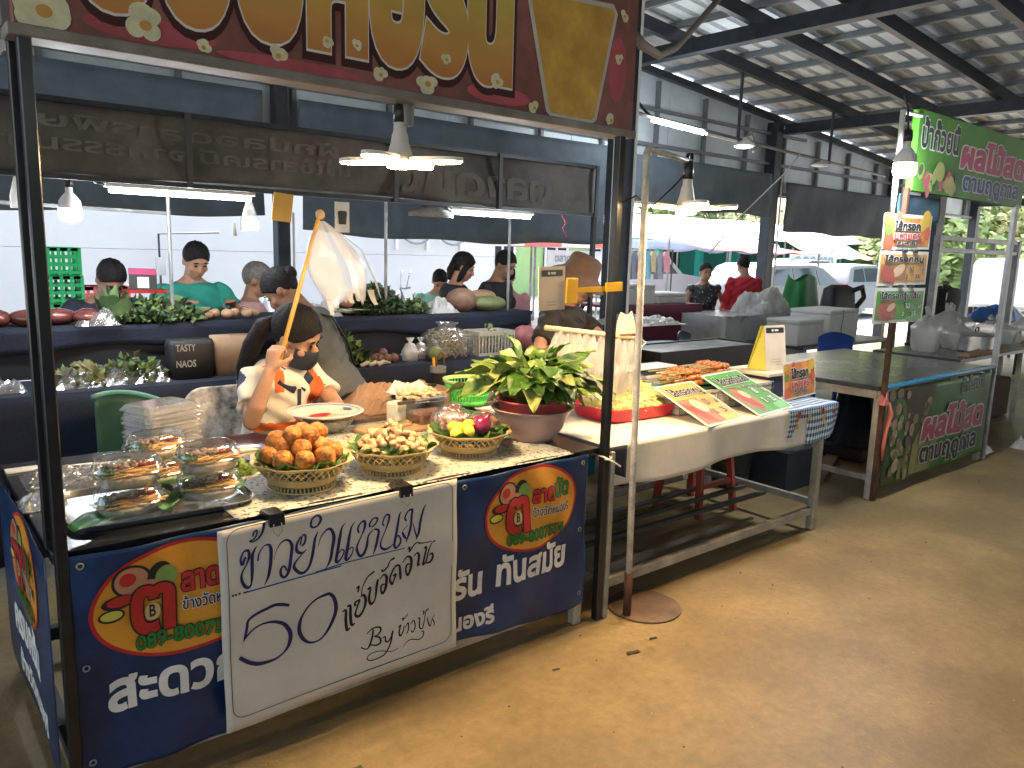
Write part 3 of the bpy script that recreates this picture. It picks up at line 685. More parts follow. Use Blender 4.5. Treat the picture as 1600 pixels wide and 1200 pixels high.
NAV=[[790,659,9.2,786,677,6.7,796,698,4.9,810,699,9.2,812,680,9.2,803,659,4.9,790,639,5.5,786,618,9.2,794,595,10.5,806,586,9.3,815,596,5.0,819,632,10.5,821,675,10.4,828,696,6.7,837,707,1.8],[797,677,4.3,801,682,6.7,794,668,8.0,791,658,6.1],[826,739,4.9,830,752,5.5,839,755,5.5,838,742,4.9,828,730,5.5,816,727,4.9,828,723,4.3,845,732,6.1,857,749,7.3,862,774,9.1],[838,661,6.2,842,681,4.3,858,702,3.1,875,702,8.0,880,684,11.1,877,647,11.2,870,611,10.0,861,590,4.4,855,581,1.9],[888,653,1.6,897,680,1.9,915,702,4.3,936,703,7.4,947,683,11.2,942,646,10.6,934,607,11.3,921,589,8.2,909,598,9.4,908,616,8.1,919,625,5.6,928,608,5.7],[974,680,5.6,983,708,5.0,993,704,7.5,989,683,7.5,978,675,6.3],[977,706,4.4,963,683,8.1,963,662,10.6,979,652,8.2,994,661,1.9],[979,649,2.5,958,630,6.3,951,614,10.7,966,593,10.8,984,588,8.3,1002,605,8.3,1015,644,10.8,1024,687,8.8,1036,710,1.9],[1011,735,8.7,1017,754,5.6,1035,762,6.9,1046,748,10.0,1035,729,5.6,1018,726,6.3,1011,735,8.7],[1034,661,1.6,1044,689,3.2,1066,709,6.3,1081,705,10.1,1089,679,12.7,1082,644,10.9,1074,609,9.6,1061,587,3.2,1055,583,1.3],[1133,718,1.1,1119,706,5.6,1110,675,11.3,1101,634,11.3,1094,603,11.4,1098,594,8.5,1112,604,4.6,1123,623,5.1,1115,633,4.5,1104,622,2.8],[1165,715,1.1,1152,699,5.7,1143,668,10.2,1135,631,11.4,1128,600,11.4,1135,594,7.5,1150,609,4.6,1156,627,4.6,1147,631,4.0,1135,623,2.9],[1178,674,7.4,1175,691,6.8,1188,708,5.1,1200,708,9.7,1200,689,9.7,1188,664,4.0,1172,637,6.3,1169,618,9.8,1179,596,9.8,1194,601,10.4,1206,626,9.8,1212,656,6.3,1230,674,3.5],[1221,684,7.5,1218,696,6.9,1233,712,4.6,1248,709,6.9,1242,694,5.8,1227,684,5.2],[1233,676,4.0,1251,667,8.7,1246,640,10.4,1238,613,9.3,1228,590,2.3],[1272,679,6.4,1267,689,5.2,1278,712,5.8,1292,712,8.1,1290,692,8.1,1275,659,3.5,1260,631,5.2,1257,612,7.6,1269,598,9.4,1287,599,6.5,1306,609,2.4],[1339,717,1.2,1331,701,7.0,1323,663,10.0,1315,630,10.0,1309,603,10.0,1316,593,7.1,1331,604,7.7,1334,620,6.5,1325,634,5.9,1315,625,2.9],[1359,678,7.1,1353,691,6.5,1366,711,5.3,1382,714,8.8,1380,694,8.9,1376,660,8.9,1368,633,9.5,1355,604,3.0],[1341,645,4.1,1347,629,10.6,1357,615,4.2],[1344,647,2.4,1363,663,2.4],[1384,667,2.4,1392,634,6.0,1399,612,6.6],[1438,722,1.5,1427,705,7.1,1414,664,10.1,1407,628,10.2,1395,604,2.4],[935,491,9.0,913,500,10.8,888,506,10.8,861,501,10.1,834,495,9.5,811,485,8.9,802,476,8.3],[802,476,8.3,799,452,8.9,794,429,8.4,789,414,2.4],[793,424,7.2,817,444,4.8,844,454,5.4,868,454,7.2,892,448,10.3,917,433,12.1,933,409,14.1,938,387,14.1,932,360,11.7,915,340,6.2,889,328,6.8,862,326,9.8,830,330,12.8,801,345,12.8,775,368,11.5],[1059,493,10.4,1029,488,6.7,1000,470,6.1,979,444,7.3,969,419,12.3,968,390,13.5,980,363,12.4,1000,345,8.1,1027,341,5.6,1051,352,6.9,1075,381,11.3,1092,417,13.1,1094,447,13.7,1085,476,12.3,1071,492,10.4,1059,493,10.4]]
BLK=[[1118,415,4.1,1130,416,9.1,1130,380,10.8,1134,347,10.8,1146,352,2.5],[1134,427,4.1,1146,429,9.1,1147,395,10.8,1151,360,10.8,1164,362,2.5],[1165,422,9.9,1163,434,5.8,1175,439,7.4,1180,438,7.4,1169,409,5.8,1165,390,9.1,1179,382,10.0,1196,401,8.3,1203,431,10.8,1196,453,9.1,1184,450,4.1],[1186,450,3.3,1190,482,3.3,1207,514,4.1,1228,526,6.6,1233,526,8.2],[1167,484,5.7,1176,490,6.6,1173,469,5.8],[1209,469,9.1,1220,473,6.6,1215,436,10.0,1224,413,10.0,1239,429,5.0,1243,472,10.8,1247,497,7.5],[1254,494,2.5,1269,508,6.6,1280,495,10.8,1278,459,10.9,1267,440,9.2,1260,452,6.7,1262,471,7.5,1275,472,3.3],[1260,528,6.6,1267,521,5.8,1284,534,5.8,1293,552,4.1,1310,558,10.0],[1306,493,8.4,1317,498,6.7,1308,476,5.9,1302,465,9.2,1293,488,7.5,1310,524,6.7,1328,526,8.4,1333,498,10.9,1335,473,7.6],[1341,533,2.5,1359,551,6.7,1375,541,10.9,1375,508,11.0,1364,482,8.5,1355,501,6.8,1359,522,7.6,1373,521,3.4],[1361,577,5.0,1370,583,5.9,1368,567,5.9,1386,587,5.0,1400,593,4.2,1423,585,3.4],[1386,546,3.4,1400,556,5.9,1407,542,10.2,1403,510,9.3,1412,514,3.4],[1428,566,5.9,1437,568,6.8,1428,528,8.5,1424,507,9.4,1437,518,6.0,1446,553,6.0,1460,579,2.6,1474,584,6.8],[1433,511,4.3,1452,510,8.6,1463,524,9.4,1461,541,6.8,1449,536,5.1],[1404,589,3.4,1432,586,3.4,1460,585,3.4],[1230,326,4.2,1228,298,7.7,1215,266,7.7,1202,258,3.4,1183,270,4.3],[1206,311,3.4,1228,323,4.2,1254,321,6.0,1260,309,7.7,1249,296,6.0,1232,293,3.4],[1236,292,3.4,1254,284,6.9,1258,266,7.7,1241,260,6.0,1215,270,3.4],[1267,278,4.3,1276,280,5.2,1278,262,6.9,1289,261,5.2,1302,276,6.1,1307,293,6.9],[1304,287,7.8,1298,256,6.9,1280,224,5.2,1254,212,4.3,1219,212,3.5,1204,224,3.4,1219,236,2.6,1254,235,2.6,1298,220,2.6,1327,222,1.8],[1329,297,4.3,1338,304,4.3,1331,279,6.1,1336,265,6.1,1347,278,4.4,1352,298,3.5],[1342,326,3.5,1351,325,3.5,1345,317,3.5,1361,329,3.5,1367,338,2.6],[1356,288,2.6,1368,304,4.4,1369,280,4.4,1361,264,2.6],[1377,295,2.6,1391,306,4.4,1396,281,4.4,1386,264,4.4,1379,273,3.5],[1409,306,3.5,1416,307,4.4,1414,275,5.3,1426,267,4.4,1435,295,3.5,1442,327,2.6,1454,332,4.4],[1428,327,3.5,1435,329,3.5,1430,317,2.6,1449,329,2.6],[1447,300,3.5,1452,277,5.3,1459,266,3.6,1469,293,2.7,1478,301,1.8],[1469,289,3.5,1476,274,4.5,1474,262,2.7],[1422,256,3.5,1431,253,4.4,1426,235,4.4,1408,230,3.5,1380,239,3.5,1357,233,2.2,1345,218,1.3]]
DSH=[[756,573,5.6,762,572,5.6],[765,573,5.6,771,573,5.6],[776,574,5.6,782,574,5.6],[790,573,5.0,805,574,5.0]]
BLU=[[803,573,5.0,936,575,4.7,1112,578,4.5],[1023,579,4.2,1121,585,4.0,1229,585,4.1,1350,584,3.6]]
# ------------------------------------------------------------------ front stall: frame and table
TAB = M('black_table_film', (.012, .013, .016), .22, 0, .3, 6, stain=.3, ss=9, coat=.3)
PALELEG = M('pale_leg', (.40, .37, .31), .55, 0, .2, 7, stain=.45, ss=5)
st = thing('market_stall', 'black market stall frame with table behind the blue banner', 'stall', (1.34, 2.75, 0))
MB().box(.318, 2.362, 2.245, 3.27, .748, .78).build('table_top', TAB, st, bevel=.003)
for x, m_ in ((.36, STEEL), (2.27, PALELEG)):
    for y in (2.262, 3.23): MB().box(x - .022, x + .022, y - .02, y + .02, .003, .747).build('leg', m_, st, bevel=.003)
MB().box(.385, 2.246, 2.248, 2.285, .085, .135).build('rail', PALELEG, st, bevel=.003)
MB().box(.385, 2.246, 3.21, 3.25, .085, .135).build('rail', STEEL, st, bevel=.003)
MB().box(.342, .378, 2.284, 3.208, .085, .125).build('rail', STEEL, st)
for x, y, a, zt in ((.335, 2.225, .03, 2.06), (.322, 2.30, .024, 2.06), (2.372, 2.228, .034, 2.06)):
    MB().box(x - a / 2, x + a / 2, y - a / 2, y + a / 2, .004 if x > 1 else .7805 if y > 2.29 else .004, zt).build('post', BLACKTUBE, st, bevel=.003)
MB().box(2.40, 2.425, 2.21, 2.24, .004, .76).build('leg', PALELEG, st, bevel=.003)
MB().box(2.385, 2.41, 2.235, 2.26, 1.30, 2.06).build('post', GREYSTEEL, st, bevel=.003)
# sign box on top
SIGNM = M('sign_print_maroon', (.26, .105, .085), .5, 0, .2, 1.5, stain=.35, ss=3, c2=(.33, .125, .105))
sg = thing('popcorn_sign', 'long maroon stall sign with big yellow orange Thai letters', 'sign', (1.37, 2.25, 2.06))
MB().box(.318, 2.43, 2.222, 2.27, 2.085, 2.78).build('panel', SIGNM, sg)
MB().box(.30, 2.44, 2.205, 2.30, 2.055, 2.083).build('trim', M('sign_trim', (.3, .28, .25), .5, .1, .3, 6, stain=.4), sg, bevel=.003)
MB().box(.30, .318, 2.27, 3.4, 2.085, 2.78).build('side_panel', M('side_panel_grey', (.22, .21, .2), .5, .1, .3, 3, stain=.5, ss=3), sg)
MB().box(.298, .322, 2.301, 3.4, 2.058, 2.083).build('side_trim', MATS['sign_trim'], sg)
sf = frame((0, 2.2215, 0), (1, 0, 0), (0, 0, 1))
def gradmat(name, c0, c1, z0, z1):
    m = M(name, c0, .5); n = m.node_tree.nodes; l = m.node_tree.links
    tc = n.new('ShaderNodeTexCoord'); sx = n.new('ShaderNodeSeparateXYZ'); l.new(tc.outputs['Object'], sx.inputs[0])
    mr = n.new('ShaderNodeMapRange'); mr.inputs['From Min'].default_value = z0; mr.inputs['From Max'].default_value = z1; l.new(sx.outputs['Z'], mr.inputs['Value'])
    rp = n.new('ShaderNodeValToRGB'); rp.color_ramp.elements[0].color = (*c0, 1); rp.color_ramp.elements[1].color = (*c1, 1); l.new(mr.outputs[0], rp.inputs[0])
    nz = n.new('ShaderNodeTexNoise'); nz.inputs['Scale'].default_value = 7; mx = n.new('ShaderNodeMix'); mx.data_type = 'RGBA'; mx.blend_type = 'MULTIPLY'; mx.inputs[0].default_value = .35
    l.new(rp.outputs[0], mx.inputs[6]); l.new(nz.outputs['Fac'], mx.inputs[7]); l.new(mx.outputs[2], n['Principled BSDF'].inputs['Base Color'])
    return m
PRG = gradmat('print_yellow_orange', (.60, .25, .07), (.62, .50, .10), 2.15, 2.45)
DKM = M('print_dark_maroon', (.045, .008, .01), .5)
CREAM = M('print_cream', (.62, .60, .40), .55, 0, .15, 25)
# a printed red band along the bottom and lighter red clouds
for (cx, cz, a, b2) in ((.62, 2.12, .16, .03), (1.0, 2.1, .22, .016), (1.75, 2.125, .14, .03), (2.33, 2.3, .05, .12), (.45, 2.3, .1, .09)):
    flat('print_cloud', [ell(cx, cz, a, b2, 24)], sf, M('print_red_glow', (.38, .075, .095), .5, 0, .3, 6), sg, .0006)
def bigletters(word, x0, wd, hh, zb, arc=0.):
    for off, mt, lf in ((.20, DKM, .001), (.135, PRINTWHITE, .002), (.115, PRG, .003)):
        cs = text_contours(word); xs = [p[0] for c in cs for p in c]; a0, a1 = min(xs), max(xs); kx = wd / (a1 - a0); kz = hh / .55
        flat('big_letter' if mt is PRG else 'big_letter_edge', [[(x0 + (px - a0) * kx, zb + pz * kz + arc * (px - a0) * kx) for px, pz in offset(c, off * .55)] for c in cs], sf, mt, sg, lf)
bigletters('ป๊อบคอร์น', .46, 1.32, .36, 2.195)
rg = random.Random(5)
for i, (x, z, s) in enumerate([(.375, 2.125, .05), (.6, 2.135, .042), (.745, 2.105, .018), (.951, 2.12, .024), (1.101, 2.185, .018), (1.198, 2.19, .015), (1.279, 2.12, .021), (1.45, 2.12, .032), (1.523, 2.205, .016), (1.734, 2.168, .022), (2.303, 2.11, .022), (2.35, 2.5, .02), (1.906, 2.105, .02), (2.335, 2.34, .02)]):
    cs = []
    for q in range(5): a = rg.uniform(0, 6.28); cs.append(ell(x + .6 * s * math.cos(a), z + .55 * s * math.sin(a), s * rg.uniform(.5, .75), s * rg.uniform(.5, .7), 14))
    cs.append(ell(x, z, s * .7, s * .7, 14))
    flat('popcorn_print', cs, sf, CREAM, sg, .0035)
    flat('popcorn_print_shade', [ell(x + .1 * s, z - .1 * s, s * .35, s * .3, 12)], sf, M('print_amber', (.55, .30, .06), .55), sg, .0043)
flat('emblem_border', [[(1.86, 2.47), (1.965, 2.10), (1.985, 2.086), (2.205, 2.086), (2.225, 2.10), (2.315, 2.50), (2.29, 2.53), (1.89, 2.50)][::-1]], sf, M('print_grey', (.5, .48, .45), .5), sg, .002)
flat('emblem_field', [[(1.878, 2.465), (1.98, 2.108), (1.995, 2.097), (2.198, 2.097), (2.212, 2.11), (2.298, 2.495), (2.28, 2.513), (1.9, 2.485)][::-1]], sf, M('print_mustard', (.60, .36, .06), .5, 0, .25, 8, stain=.2, ss=12), sg, .003)

# ------------------------------------------------------------------ blue banner round the table
BLUE = M('banner_blue', (.006, .034, .12), .36, 0, .3, 3, stain=.4, ss=3, bump=.2, bs=12)
ORG = M('print_orange', (.62, .27, .03), .45, 0, .12, 8)
def by(x, z): return 2.216 - .010 * math.sin(6.3 * x + 5.1 * z) - .006 * math.sin(15 * x - 9 * z + 1) - .0035 * math.sin(31 * x + 22 * z) - .016 * (.45 - z) * math.sin(2.2 * x) - .006 * math.exp(-((x + z - 2.7) * 9) ** 2) - .008 * math.exp(-((x - .9 * z + .25) * 11) ** 2)
bn = thing('blue_banner', 'wrinkled blue vinyl banner with orange ovals on the stall front', 'banner', (1.3, 2.22, .12))
MB().grid(lambda u, v: (.345 + 1.925 * u, by(.345 + 1.925 * u, .772 - v * (.645 + .02 * math.sin(9 * u))), .772 - v * (.645 + .02 * math.sin(9 * u))), 170, 50, thick=-.0015).build('cloth', BLUE, bn, True)
for i, (ex, ez) in enumerate([(.375, .745), (.375, .17), (1.62, .745), (2.235, .74), (2.235, .45), (2.235, .17), (.375, .45)]):
    MB().tube([(ex + .008 * math.cos(a), by(ex, ez) - .004, ez + .008 * math.sin(a)) for a in np.linspace(0, 2 * math.pi, 13)[:-1]], .0025, 5, closed=True).build('eyelet', GREYSTEEL, bn)
def bmap(x, y, lift): return (x, by(x, y) - .0025 - lift, y)
def bmapL(x, y, lift):                                       # left end: x runs from the back towards the front corner
    return (.306 - .004 * math.sin(9 * x) - lift - .0025, 3.2 - x, y)
def logo(x, z, s, mp, P_, rot=0.):
    def T_(c): return [(x + s * (px * math.cos(rot) - py * math.sin(rot)), z + s * (px * math.sin(rot) + py * math.cos(rot))) for px, py in c]
    def disc(name, a, b2, mt, lift, n=5, cx=0., cy=0.):
        # ring-wise disc so that it bends with the cloth
        b = MB(); prev = None; vs = []; fs = []; N = 48
        for q in range(n + 1):
            r = q / n
            for j in range(N):
                t = 2 * math.pi * j / N; p = T_([(cx + a * r * math.cos(t), cy + b2 * r * math.sin(t))])[0]; vs.append(mp(p[0], p[1], lift))
            if q: fs += [((q - 1) * N + j, (q - 1) * N + (j + 1) % N, q * N + (j + 1) % N, q * N + j) for j in range(N)]
        b.add(vs, fs); me = bpy.data.meshes.new(name); me.from_pydata(b.v, [], b.f); me.materials.append(mt); o = bpy.data.objects.new(name, me); col.objects.link(o); attach(o, P_)
    disc('oval_edge', .245, .172, PRINTRED, .0008, 7)
    disc('oval', .234, .161, ORG, .0018, 7)
    L_ = .003
    # vegetable heap above the big letter
    for cx, cy, a, b2, mt in ((-.135, .083, .052, .047, 'W'), (-.135, .083, .044, .04, 'P'), (-.145, .088, .022, .02, 'R'), (-.06, .08, .035, .045, 'K'), (-.045, .078, .03, .032, 'G'), (-.17, .03, .045, .02, 'K'), (-.165, .032, .037, .015, 'R'), (-.19, -.005, .034, .02, 'K'), (-.19, -.004, .028, .014, 'Y'), (-.092, .062, .03, .016, 'P')):
        disc('veg_print', a, b2, {'W': PRINTBLACK, 'P': M('print_pink', (.45, .22, .13), .5), 'R': PRINTRED, 'K': PRINTBLACK, 'G': M('print_leaf', (.2, .32, .08), .5), 'Y': M('print_lime', (.55, .5, .08), .5)}[mt], L_, 2, cx, cy); L_ += .0004
    def let(txt, px, py, wd, hh, mt, bold, outl=None, oc=.05, shear=0.):
        cs = text_contours(txt); xs = [p[0] for c in cs for p in c]; a0, a1 = min(xs), max(xs); kx = wd / (a1 - a0); kz = hh / .55
        for o_, m_, lf in ((bold + oc, outl, L_), (bold, mt, L_ + .0012)):
            if m_ is None: continue
            flat('logo_letter' if m_ is mt else 'logo_letter_edge', [T_([(px + (qx - a0) * kx + shear * qy * kz, py + qy * kz) for qx, qy in offset(c, o_)]) for c in cs], None, m_, P_, lf, mp)
    let('ต', -.135, -.078, .105, .13, PRINTRED, .03, PRINTBLACK, .02)
    disc('coin_print', .021, .026, M('print_coin', (.55, .42, .2), .5), L_ + .002, 2, -.084, -.022)
    L_ += .0016
    let('B', -.092, -.036, .016, .028, PRINTBLACK, .02)
    let('ลาด', -.005, .022, .105, .05, PRINTRED, .035, PRINTBLACK, .035)
    let('นัด', .108, .03, .075, .05, PRINTGREEN, .03, PRINTBLACK, .035)
    let('ข้างวัดหนองรี', -.005, -.035, .19, .026, PRINTBLACK, .015, PRINTWHITE, .05)
    let('089-8007554', -.13, -.128, .29, .034, PRINTGREEN, .03, PRINTBLACK, .03)
logo(.632, .59, 1., bmap, bn)
logo(1.34, .59, 1., bmap, bn)
logo(1.96, .60, 1., bmap, bn)
def btxt(s, x, z, wd, hh, bold, P_=bn, mp=bmap):
    cs = text_contours(s); xs = [p[0] for c in cs for p in c]; a0, a1 = min(xs), max(xs); kx = wd / (a1 - a0); kz = hh / .55
    flat('banner_letter', [[(x + (qx - a0) * kx, z + qy * kz) for qx, qy in offset(c, bold)] for c in cs], None, PRINTWHITE, P_, .001, mp)
btxt('สะดวก', .428, .298, .36, .082, .036)
btxt('ครบครัน', 1.29, .306, .43, .082, .036)
btxt('ทันสมัย', 1.79, .318, .36, .082, .036)
btxt('ตลาดนัดข้างวัดหนองรี', 1.02, .172, .76, .05, .04)
bs = thing('side_banner', 'blue vinyl banner with an orange oval on the left end of the stall', 'banner', (.31, 2.7, .12))
MB().grid(lambda u, v: (.306 - .004 * math.sin(9 * u * .95), 3.2 - .95 * u, .765 - .64 * v), 40, 8, thick=.0015).build('cloth', BLUE, bs, True)
logo(.52, .59, 1., bmapL, bs)
btxt('ครบครัน', .25, .30, .43, .082, .055, bs, bmapL)
btxt('ข้างวัดหนองรี', .3, .17, .5, .05, .04, bs, bmapL)

# ------------------------------------------------------------------ handwritten board
hb = thing('handwritten_board', 'white cardboard sign with handwritten blue Thai lettering and a large 50', 'sign', (1.15, 2.19, .14))
CARD = M('white_card', (.56, .545, .50), .6, 0, .06, 3, stain=.14, ss=2, bump=.25, bs=5)
def hy(x, z): return 2.19 + .0035 * math.sin(3 * z * 6.28 * .9 + 1.2 * x) + .006 * math.sin(3.5 * (x - .7)) - .016
MB().grid(lambda u, v: (.723 + .843 * u + .006 * v, hy(.723 + .843 * u, .783 - .64 * v), .775 + .018 * u - .64 * v - .004 * math.sin(9 * u) * v), 40, 24, thick=-.004).build('card', CARD, hb, True)
def hmap(x, y, lift): return (x, hy(x, y) - .0012 - lift, y)
INK = M('ink_navy', (.008, .010, .085), .5, 0, .35, 60); INKK = M('ink_black', (.008, .008, .012), .5, 0, .3, 60); INKB = M('ink_blue', (.02, .09, .25), .5, 0, .3, 60)
def pen(lst, mt, nm):
    for s_ in lst:
        pts = [(s_[i] / 1000, s_[i + 1] / 1000, s_[i + 2] / 1000) for i in range(0, len(s_), 3)]
        flat(nm, ribbon(pts, 5), None, mt, hb, .0006, hmap)
pen(NAV, INK, 'pen_stroke'); pen(BLK, INKK, 'pen_stroke'); pen(DSH, INKK, 'pen_dash'); pen(BLU, INKB, 'underline')
bp_ = rrect(.748, 1.548, .172, .772, .04, 6); bp_.append(bp_[0])
flat('ruled_border', [q for i in range(len(bp_) - 1) for q in ribbon([(bp_[i][0], bp_[i][1] + .018 * (bp_[i][0] - .72), .0022), (bp_[i + 1][0], bp_[i + 1][1] + .018 * (bp_[i + 1][0] - .72), .0022)], 3)], None, INKK, hb, .0006, hmap)
for x, lab in ((.90, 'left black binder clip holding the handwritten board'), (1.355, 'right black binder clip holding the handwritten board')):
    t = thing('binder_clip', lab, 'clip', (x, 2.19, .78), 0, 'binder clips on the board')
    b = MB(); z = .783 + .018 * (x - .72)
    b.add([(x - .024, hy(x, z) - .012, z - .028), (x + .024, hy(x, z) - .012, z - .028), (x + .024, hy(x, z) - .007, z + .01), (x - .024, hy(x, z) - .007, z + .01), (x - .024, 2.255, z - .005), (x + .024, 2.255, z - .005), (x + .024, 2.24, z + .01), (x - .024, 2.24, z + .01)], [(0, 1, 2, 3), (3, 2, 6, 7), (7, 6, 5, 4), (0, 3, 7, 4), (1, 5, 6, 2)])
    b.build('body', M('clip_black', (.01, .01, .012), .3), t)
    MB().tube([(x - .012, hy(x, z) - .012, z - .02), (x - .014, hy(x, z) - .014, z - .045), (x, hy(x, z) - .015, z - .058), (x + .014, hy(x, z) - .014, z - .045), (x + .012, hy(x, z) - .012, z - .02)], .0015, 5).build('handle', GREYSTEEL, t, True)

# ------------------------------------------------------------------ petal lamps
WARM = emat('warm_led', (1., .66, .32), 50.)
def petal_lamp(x, y, z, lab, cord, rot=0., mat=WARM, tilt=.0):
    t = thing('petal_lamp', lab, 'lamp', (x, y, z), rot, 'four petal lamps over the stalls')
    HS = M('lamp_housing', (.62, .60, .55), .4)
    MB().lathe([(.012, .135), (.02, .13), (.021, .1), (.026, .085), (.03, .06), (.042, .02), (.055, -.005), (.03, -.012), (.0, -.012)], (0, 0, 0), 18).build('housing', HS, t, True, world=False)
    MB().lathe([(.0, .20), (.018, .2), (.022, .16), (.022, .125), (.0, .12)], (0, 0, 0), 14).build('socket', M('socket_black', (.02, .02, .022), .4), t, True, world=False)
    for k in range(4):
        a = math.pi / 2 * k + .35; d = Vector((math.cos(a), math.sin(a), -tilt)).normalized(); sd_ = Vector((-math.sin(a), math.cos(a), 0)); nn = d.cross(sd_).normalized()
        ring = []
        for j in range(20):
            q = 2 * math.pi * j / 20; ring.append((.13 + .095 * math.cos(q), .046 * math.sin(q) * (1.05 if abs(math.cos(q)) < .8 else 1)))
        P_ = lambda u, v, h: d * u + sd_ * v + nn * h
        b = MB(); b.loft([[P_(u, v, .0) for u, v in ring], [P_(u, v, .012) for u, v in ring]]); b.build('petal', HS, t, 'auto', world=False)
        b = MB(); b.loft([[P_(.13 + (u - .13) * .94, v * .92, -.004) for u, v in ring], [P_(.13 + (u - .13) * .94, v * .92, -.0006) for u, v in ring]]); b.build('led_panel', mat, t, world=False)
    MB().lathe([(0, -.02), (.04, -.02), (.042, -.013), (0, -.0125)], (0, 0, 0), 16).build('led_hub', mat, t, world=False)
    MB().tube([Vector(p) - Vector((x, y, z)) if not rot else Matrix.Rotation(-rot, 3, 'Z') @ (Vector(p) - Vector((x, y, z))) for p in cord], .005, 6).build('cord', BLACKTUBE, t, True, world=False)
    return t
petal_lamp(1.40, 2.30, 1.875, 'lit four petal lamp hanging under the maroon sign', [(1.40, 2.30, 2.07), (1.395, 2.295, 2.10), (1.40, 2.30, 2.05), (1.40, 2.30, 2.0)], .2)
b = MB().cyl((1.42, 2.29, 1.99), (1.42, 2.29, 2.055), .022, .025, n=12); tag(b.build('hook_socket', M('socket_grey', (.2, .2, .2), .5), None, 'auto'), 'grey socket fixed under the maroon sign above the lamp', 'socket')
# ------------------------------------------------------------------ on the front table
TZ = .7805
def sring(a, b2, z, n=28, p=2.6, c=(0, 0)):
    out = []
    for j in range(n):
        t = 2 * math.pi * j / n; cx = math.cos(t); cy = math.sin(t)
        out.append((c[0] + a * math.copysign(abs(cx) ** (2 / p), cx), c[1] + b2 * math.copysign(abs(cy) ** (2 / p), cy), z))
    return out
# printed oil cloth lying over the right part of the table
def clothmat(name, base, spots, sc_=38., dens=.62):
    m = M(name, base, .45, 0, .06, 5); n = m.node_tree.nodes; l = m.node_tree.links; b = n['Principled BSDF']
    tc = n.new('ShaderNodeTexCoord'); prev = b.inputs['Base Color'].links[0].from_socket
    for i, c in enumerate(spots):
        v = n.new('ShaderNodeTexVoronoi'); v.inputs['Scale'].default_value = sc_ * (1 + .23 * i); mp = n.new('ShaderNodeMapping'); mp.inputs['Location'].default_value = (i * 3.7, i * 1.3, i)
        l.new(tc.outputs['Object'], mp.inputs[0]); l.new(mp.outputs[0], v.inputs['Vector'])
        nz = n.new('ShaderNodeTexNoise'); nz.inputs['Scale'].default_value = sc_ * 1.7; l.new(mp.outputs[0], nz.inputs['Vector'])
        ad = n.new('ShaderNodeMath'); ad.operation = 'ADD'; l.new(v.outputs['Distance'], ad.inputs[0]); l.new(nz.outputs['Fac'], ad.inputs[1])
        lt = n.new('ShaderNodeMath'); lt.operation = 'LESS_THAN'; lt.inputs[1].default_value = dens; l.new(ad.outputs[0], lt.inputs[0])
        mx = n.new('ShaderNodeMix'); mx.data_type = 'RGBA'; l.new(lt.outputs[0], mx.inputs[0]); l.new(prev, mx.inputs[6]); mx.inputs[7].default_value = (*c, 1); prev = mx.outputs[2]
    l.new(prev, b.inputs['Base Color']); return m
OIL = clothmat('flower_oilcloth', (.46, .47, .42), [(.07, .11, .07), (.38, .17, .14), (.20, .32, .36), (.07, .07, .07)], 30., .72)
b = MB().grid(lambda u, v: (.80 + 1.40 * u, 3.18 - .955 * v if v < .98 else 2.242 - .004, TZ + .0015 + .0015 * math.sin(20 * u) * v + (0 if v < .97 else -.004)), 60, 24, thick=-.001)
tag(b.build('table_cloth', OIL, None, True), 'flower printed oilcloth spread on the stall table', 'tablecloth')

# baskets
BSK = M('basket_plastic', (.50, .37, .16), .42, 0, .1, 9, coat=.1)
BANL = M('banana_leaf', (.045, .12, .02), .5, 0, .3, 12, stain=.2, ss=14)
def make_basket():
    t = thing('lattice_basket', 'x', 'basket', (0, 0, 0), 0, 'cream lattice baskets on the table')
    n = 48
    lobe = lambda u, i: 1 + (.035 * math.cos(8 * 2 * math.pi * u) if i in (0, 1, 2, 3) else 0)
    MB().lathe([(.152, .083), (.170, .094), (.172, .099), (.152, .0885)], n=64, wob=lobe).build('rim', BSK, t, True, world=False)
    MB().lathe([(.118, .03), (.128, .046), (.131, .0475), (.127, .0495), (.115, .033)], n=n).build('lower_band', BSK, t, True, world=False)
    lt = MB()
    for sgn in (-1, 1):
        for k in range(36):
            a0 = 2 * math.pi * k / 36; a1 = a0 + sgn * .26
            P_ = lambda a, r, z: Vector((r * math.cos(a), r * math.sin(a), z))
            lt.tube([P_(a0, .129, .046), P_((a0 + a1) / 2, .142, .066), P_(a1, .153, .085)], .0032, 4, flat=.7)
    lt.build('lattice', BSK, t, False, world=False)
    MB().lathe([(.0, .024), (.09, .025), (.118, .031), (.112, .022), (.106, .02), (.0, .019)], n=n).build('bowl_floor', BSK, t, True, world=False)
    MB().lathe([(.104, .017), (.109, .021), (.112, .0235), (.107, .024)], n=n).build('foot_band', BSK, t, True, world=False)
    ft = MB()
    for k in range(52):
        a = 2 * math.pi * k / 52; ft.bar((.109 * math.cos(a), .109 * math.sin(a), .018), (.113 * math.cos(a), .113 * math.sin(a), .003), .006, .003)
    ft.build('foot_slats', BSK, t, world=False)
    MB().lathe([(.112, .0), (.118, .0), (.118, .004), (.112, .004)], n=n).build('foot_ring', BSK, t, True, world=False)
    return t
bk = make_basket(); BPOS = [(1.105, 2.445), (1.455, 2.44), (1.845, 2.485)]
BL = ['cream lattice basket heaped with orange fried balls', 'cream lattice basket heaped with pale crisp pieces', 'cream lattice basket with limes and a red onion']
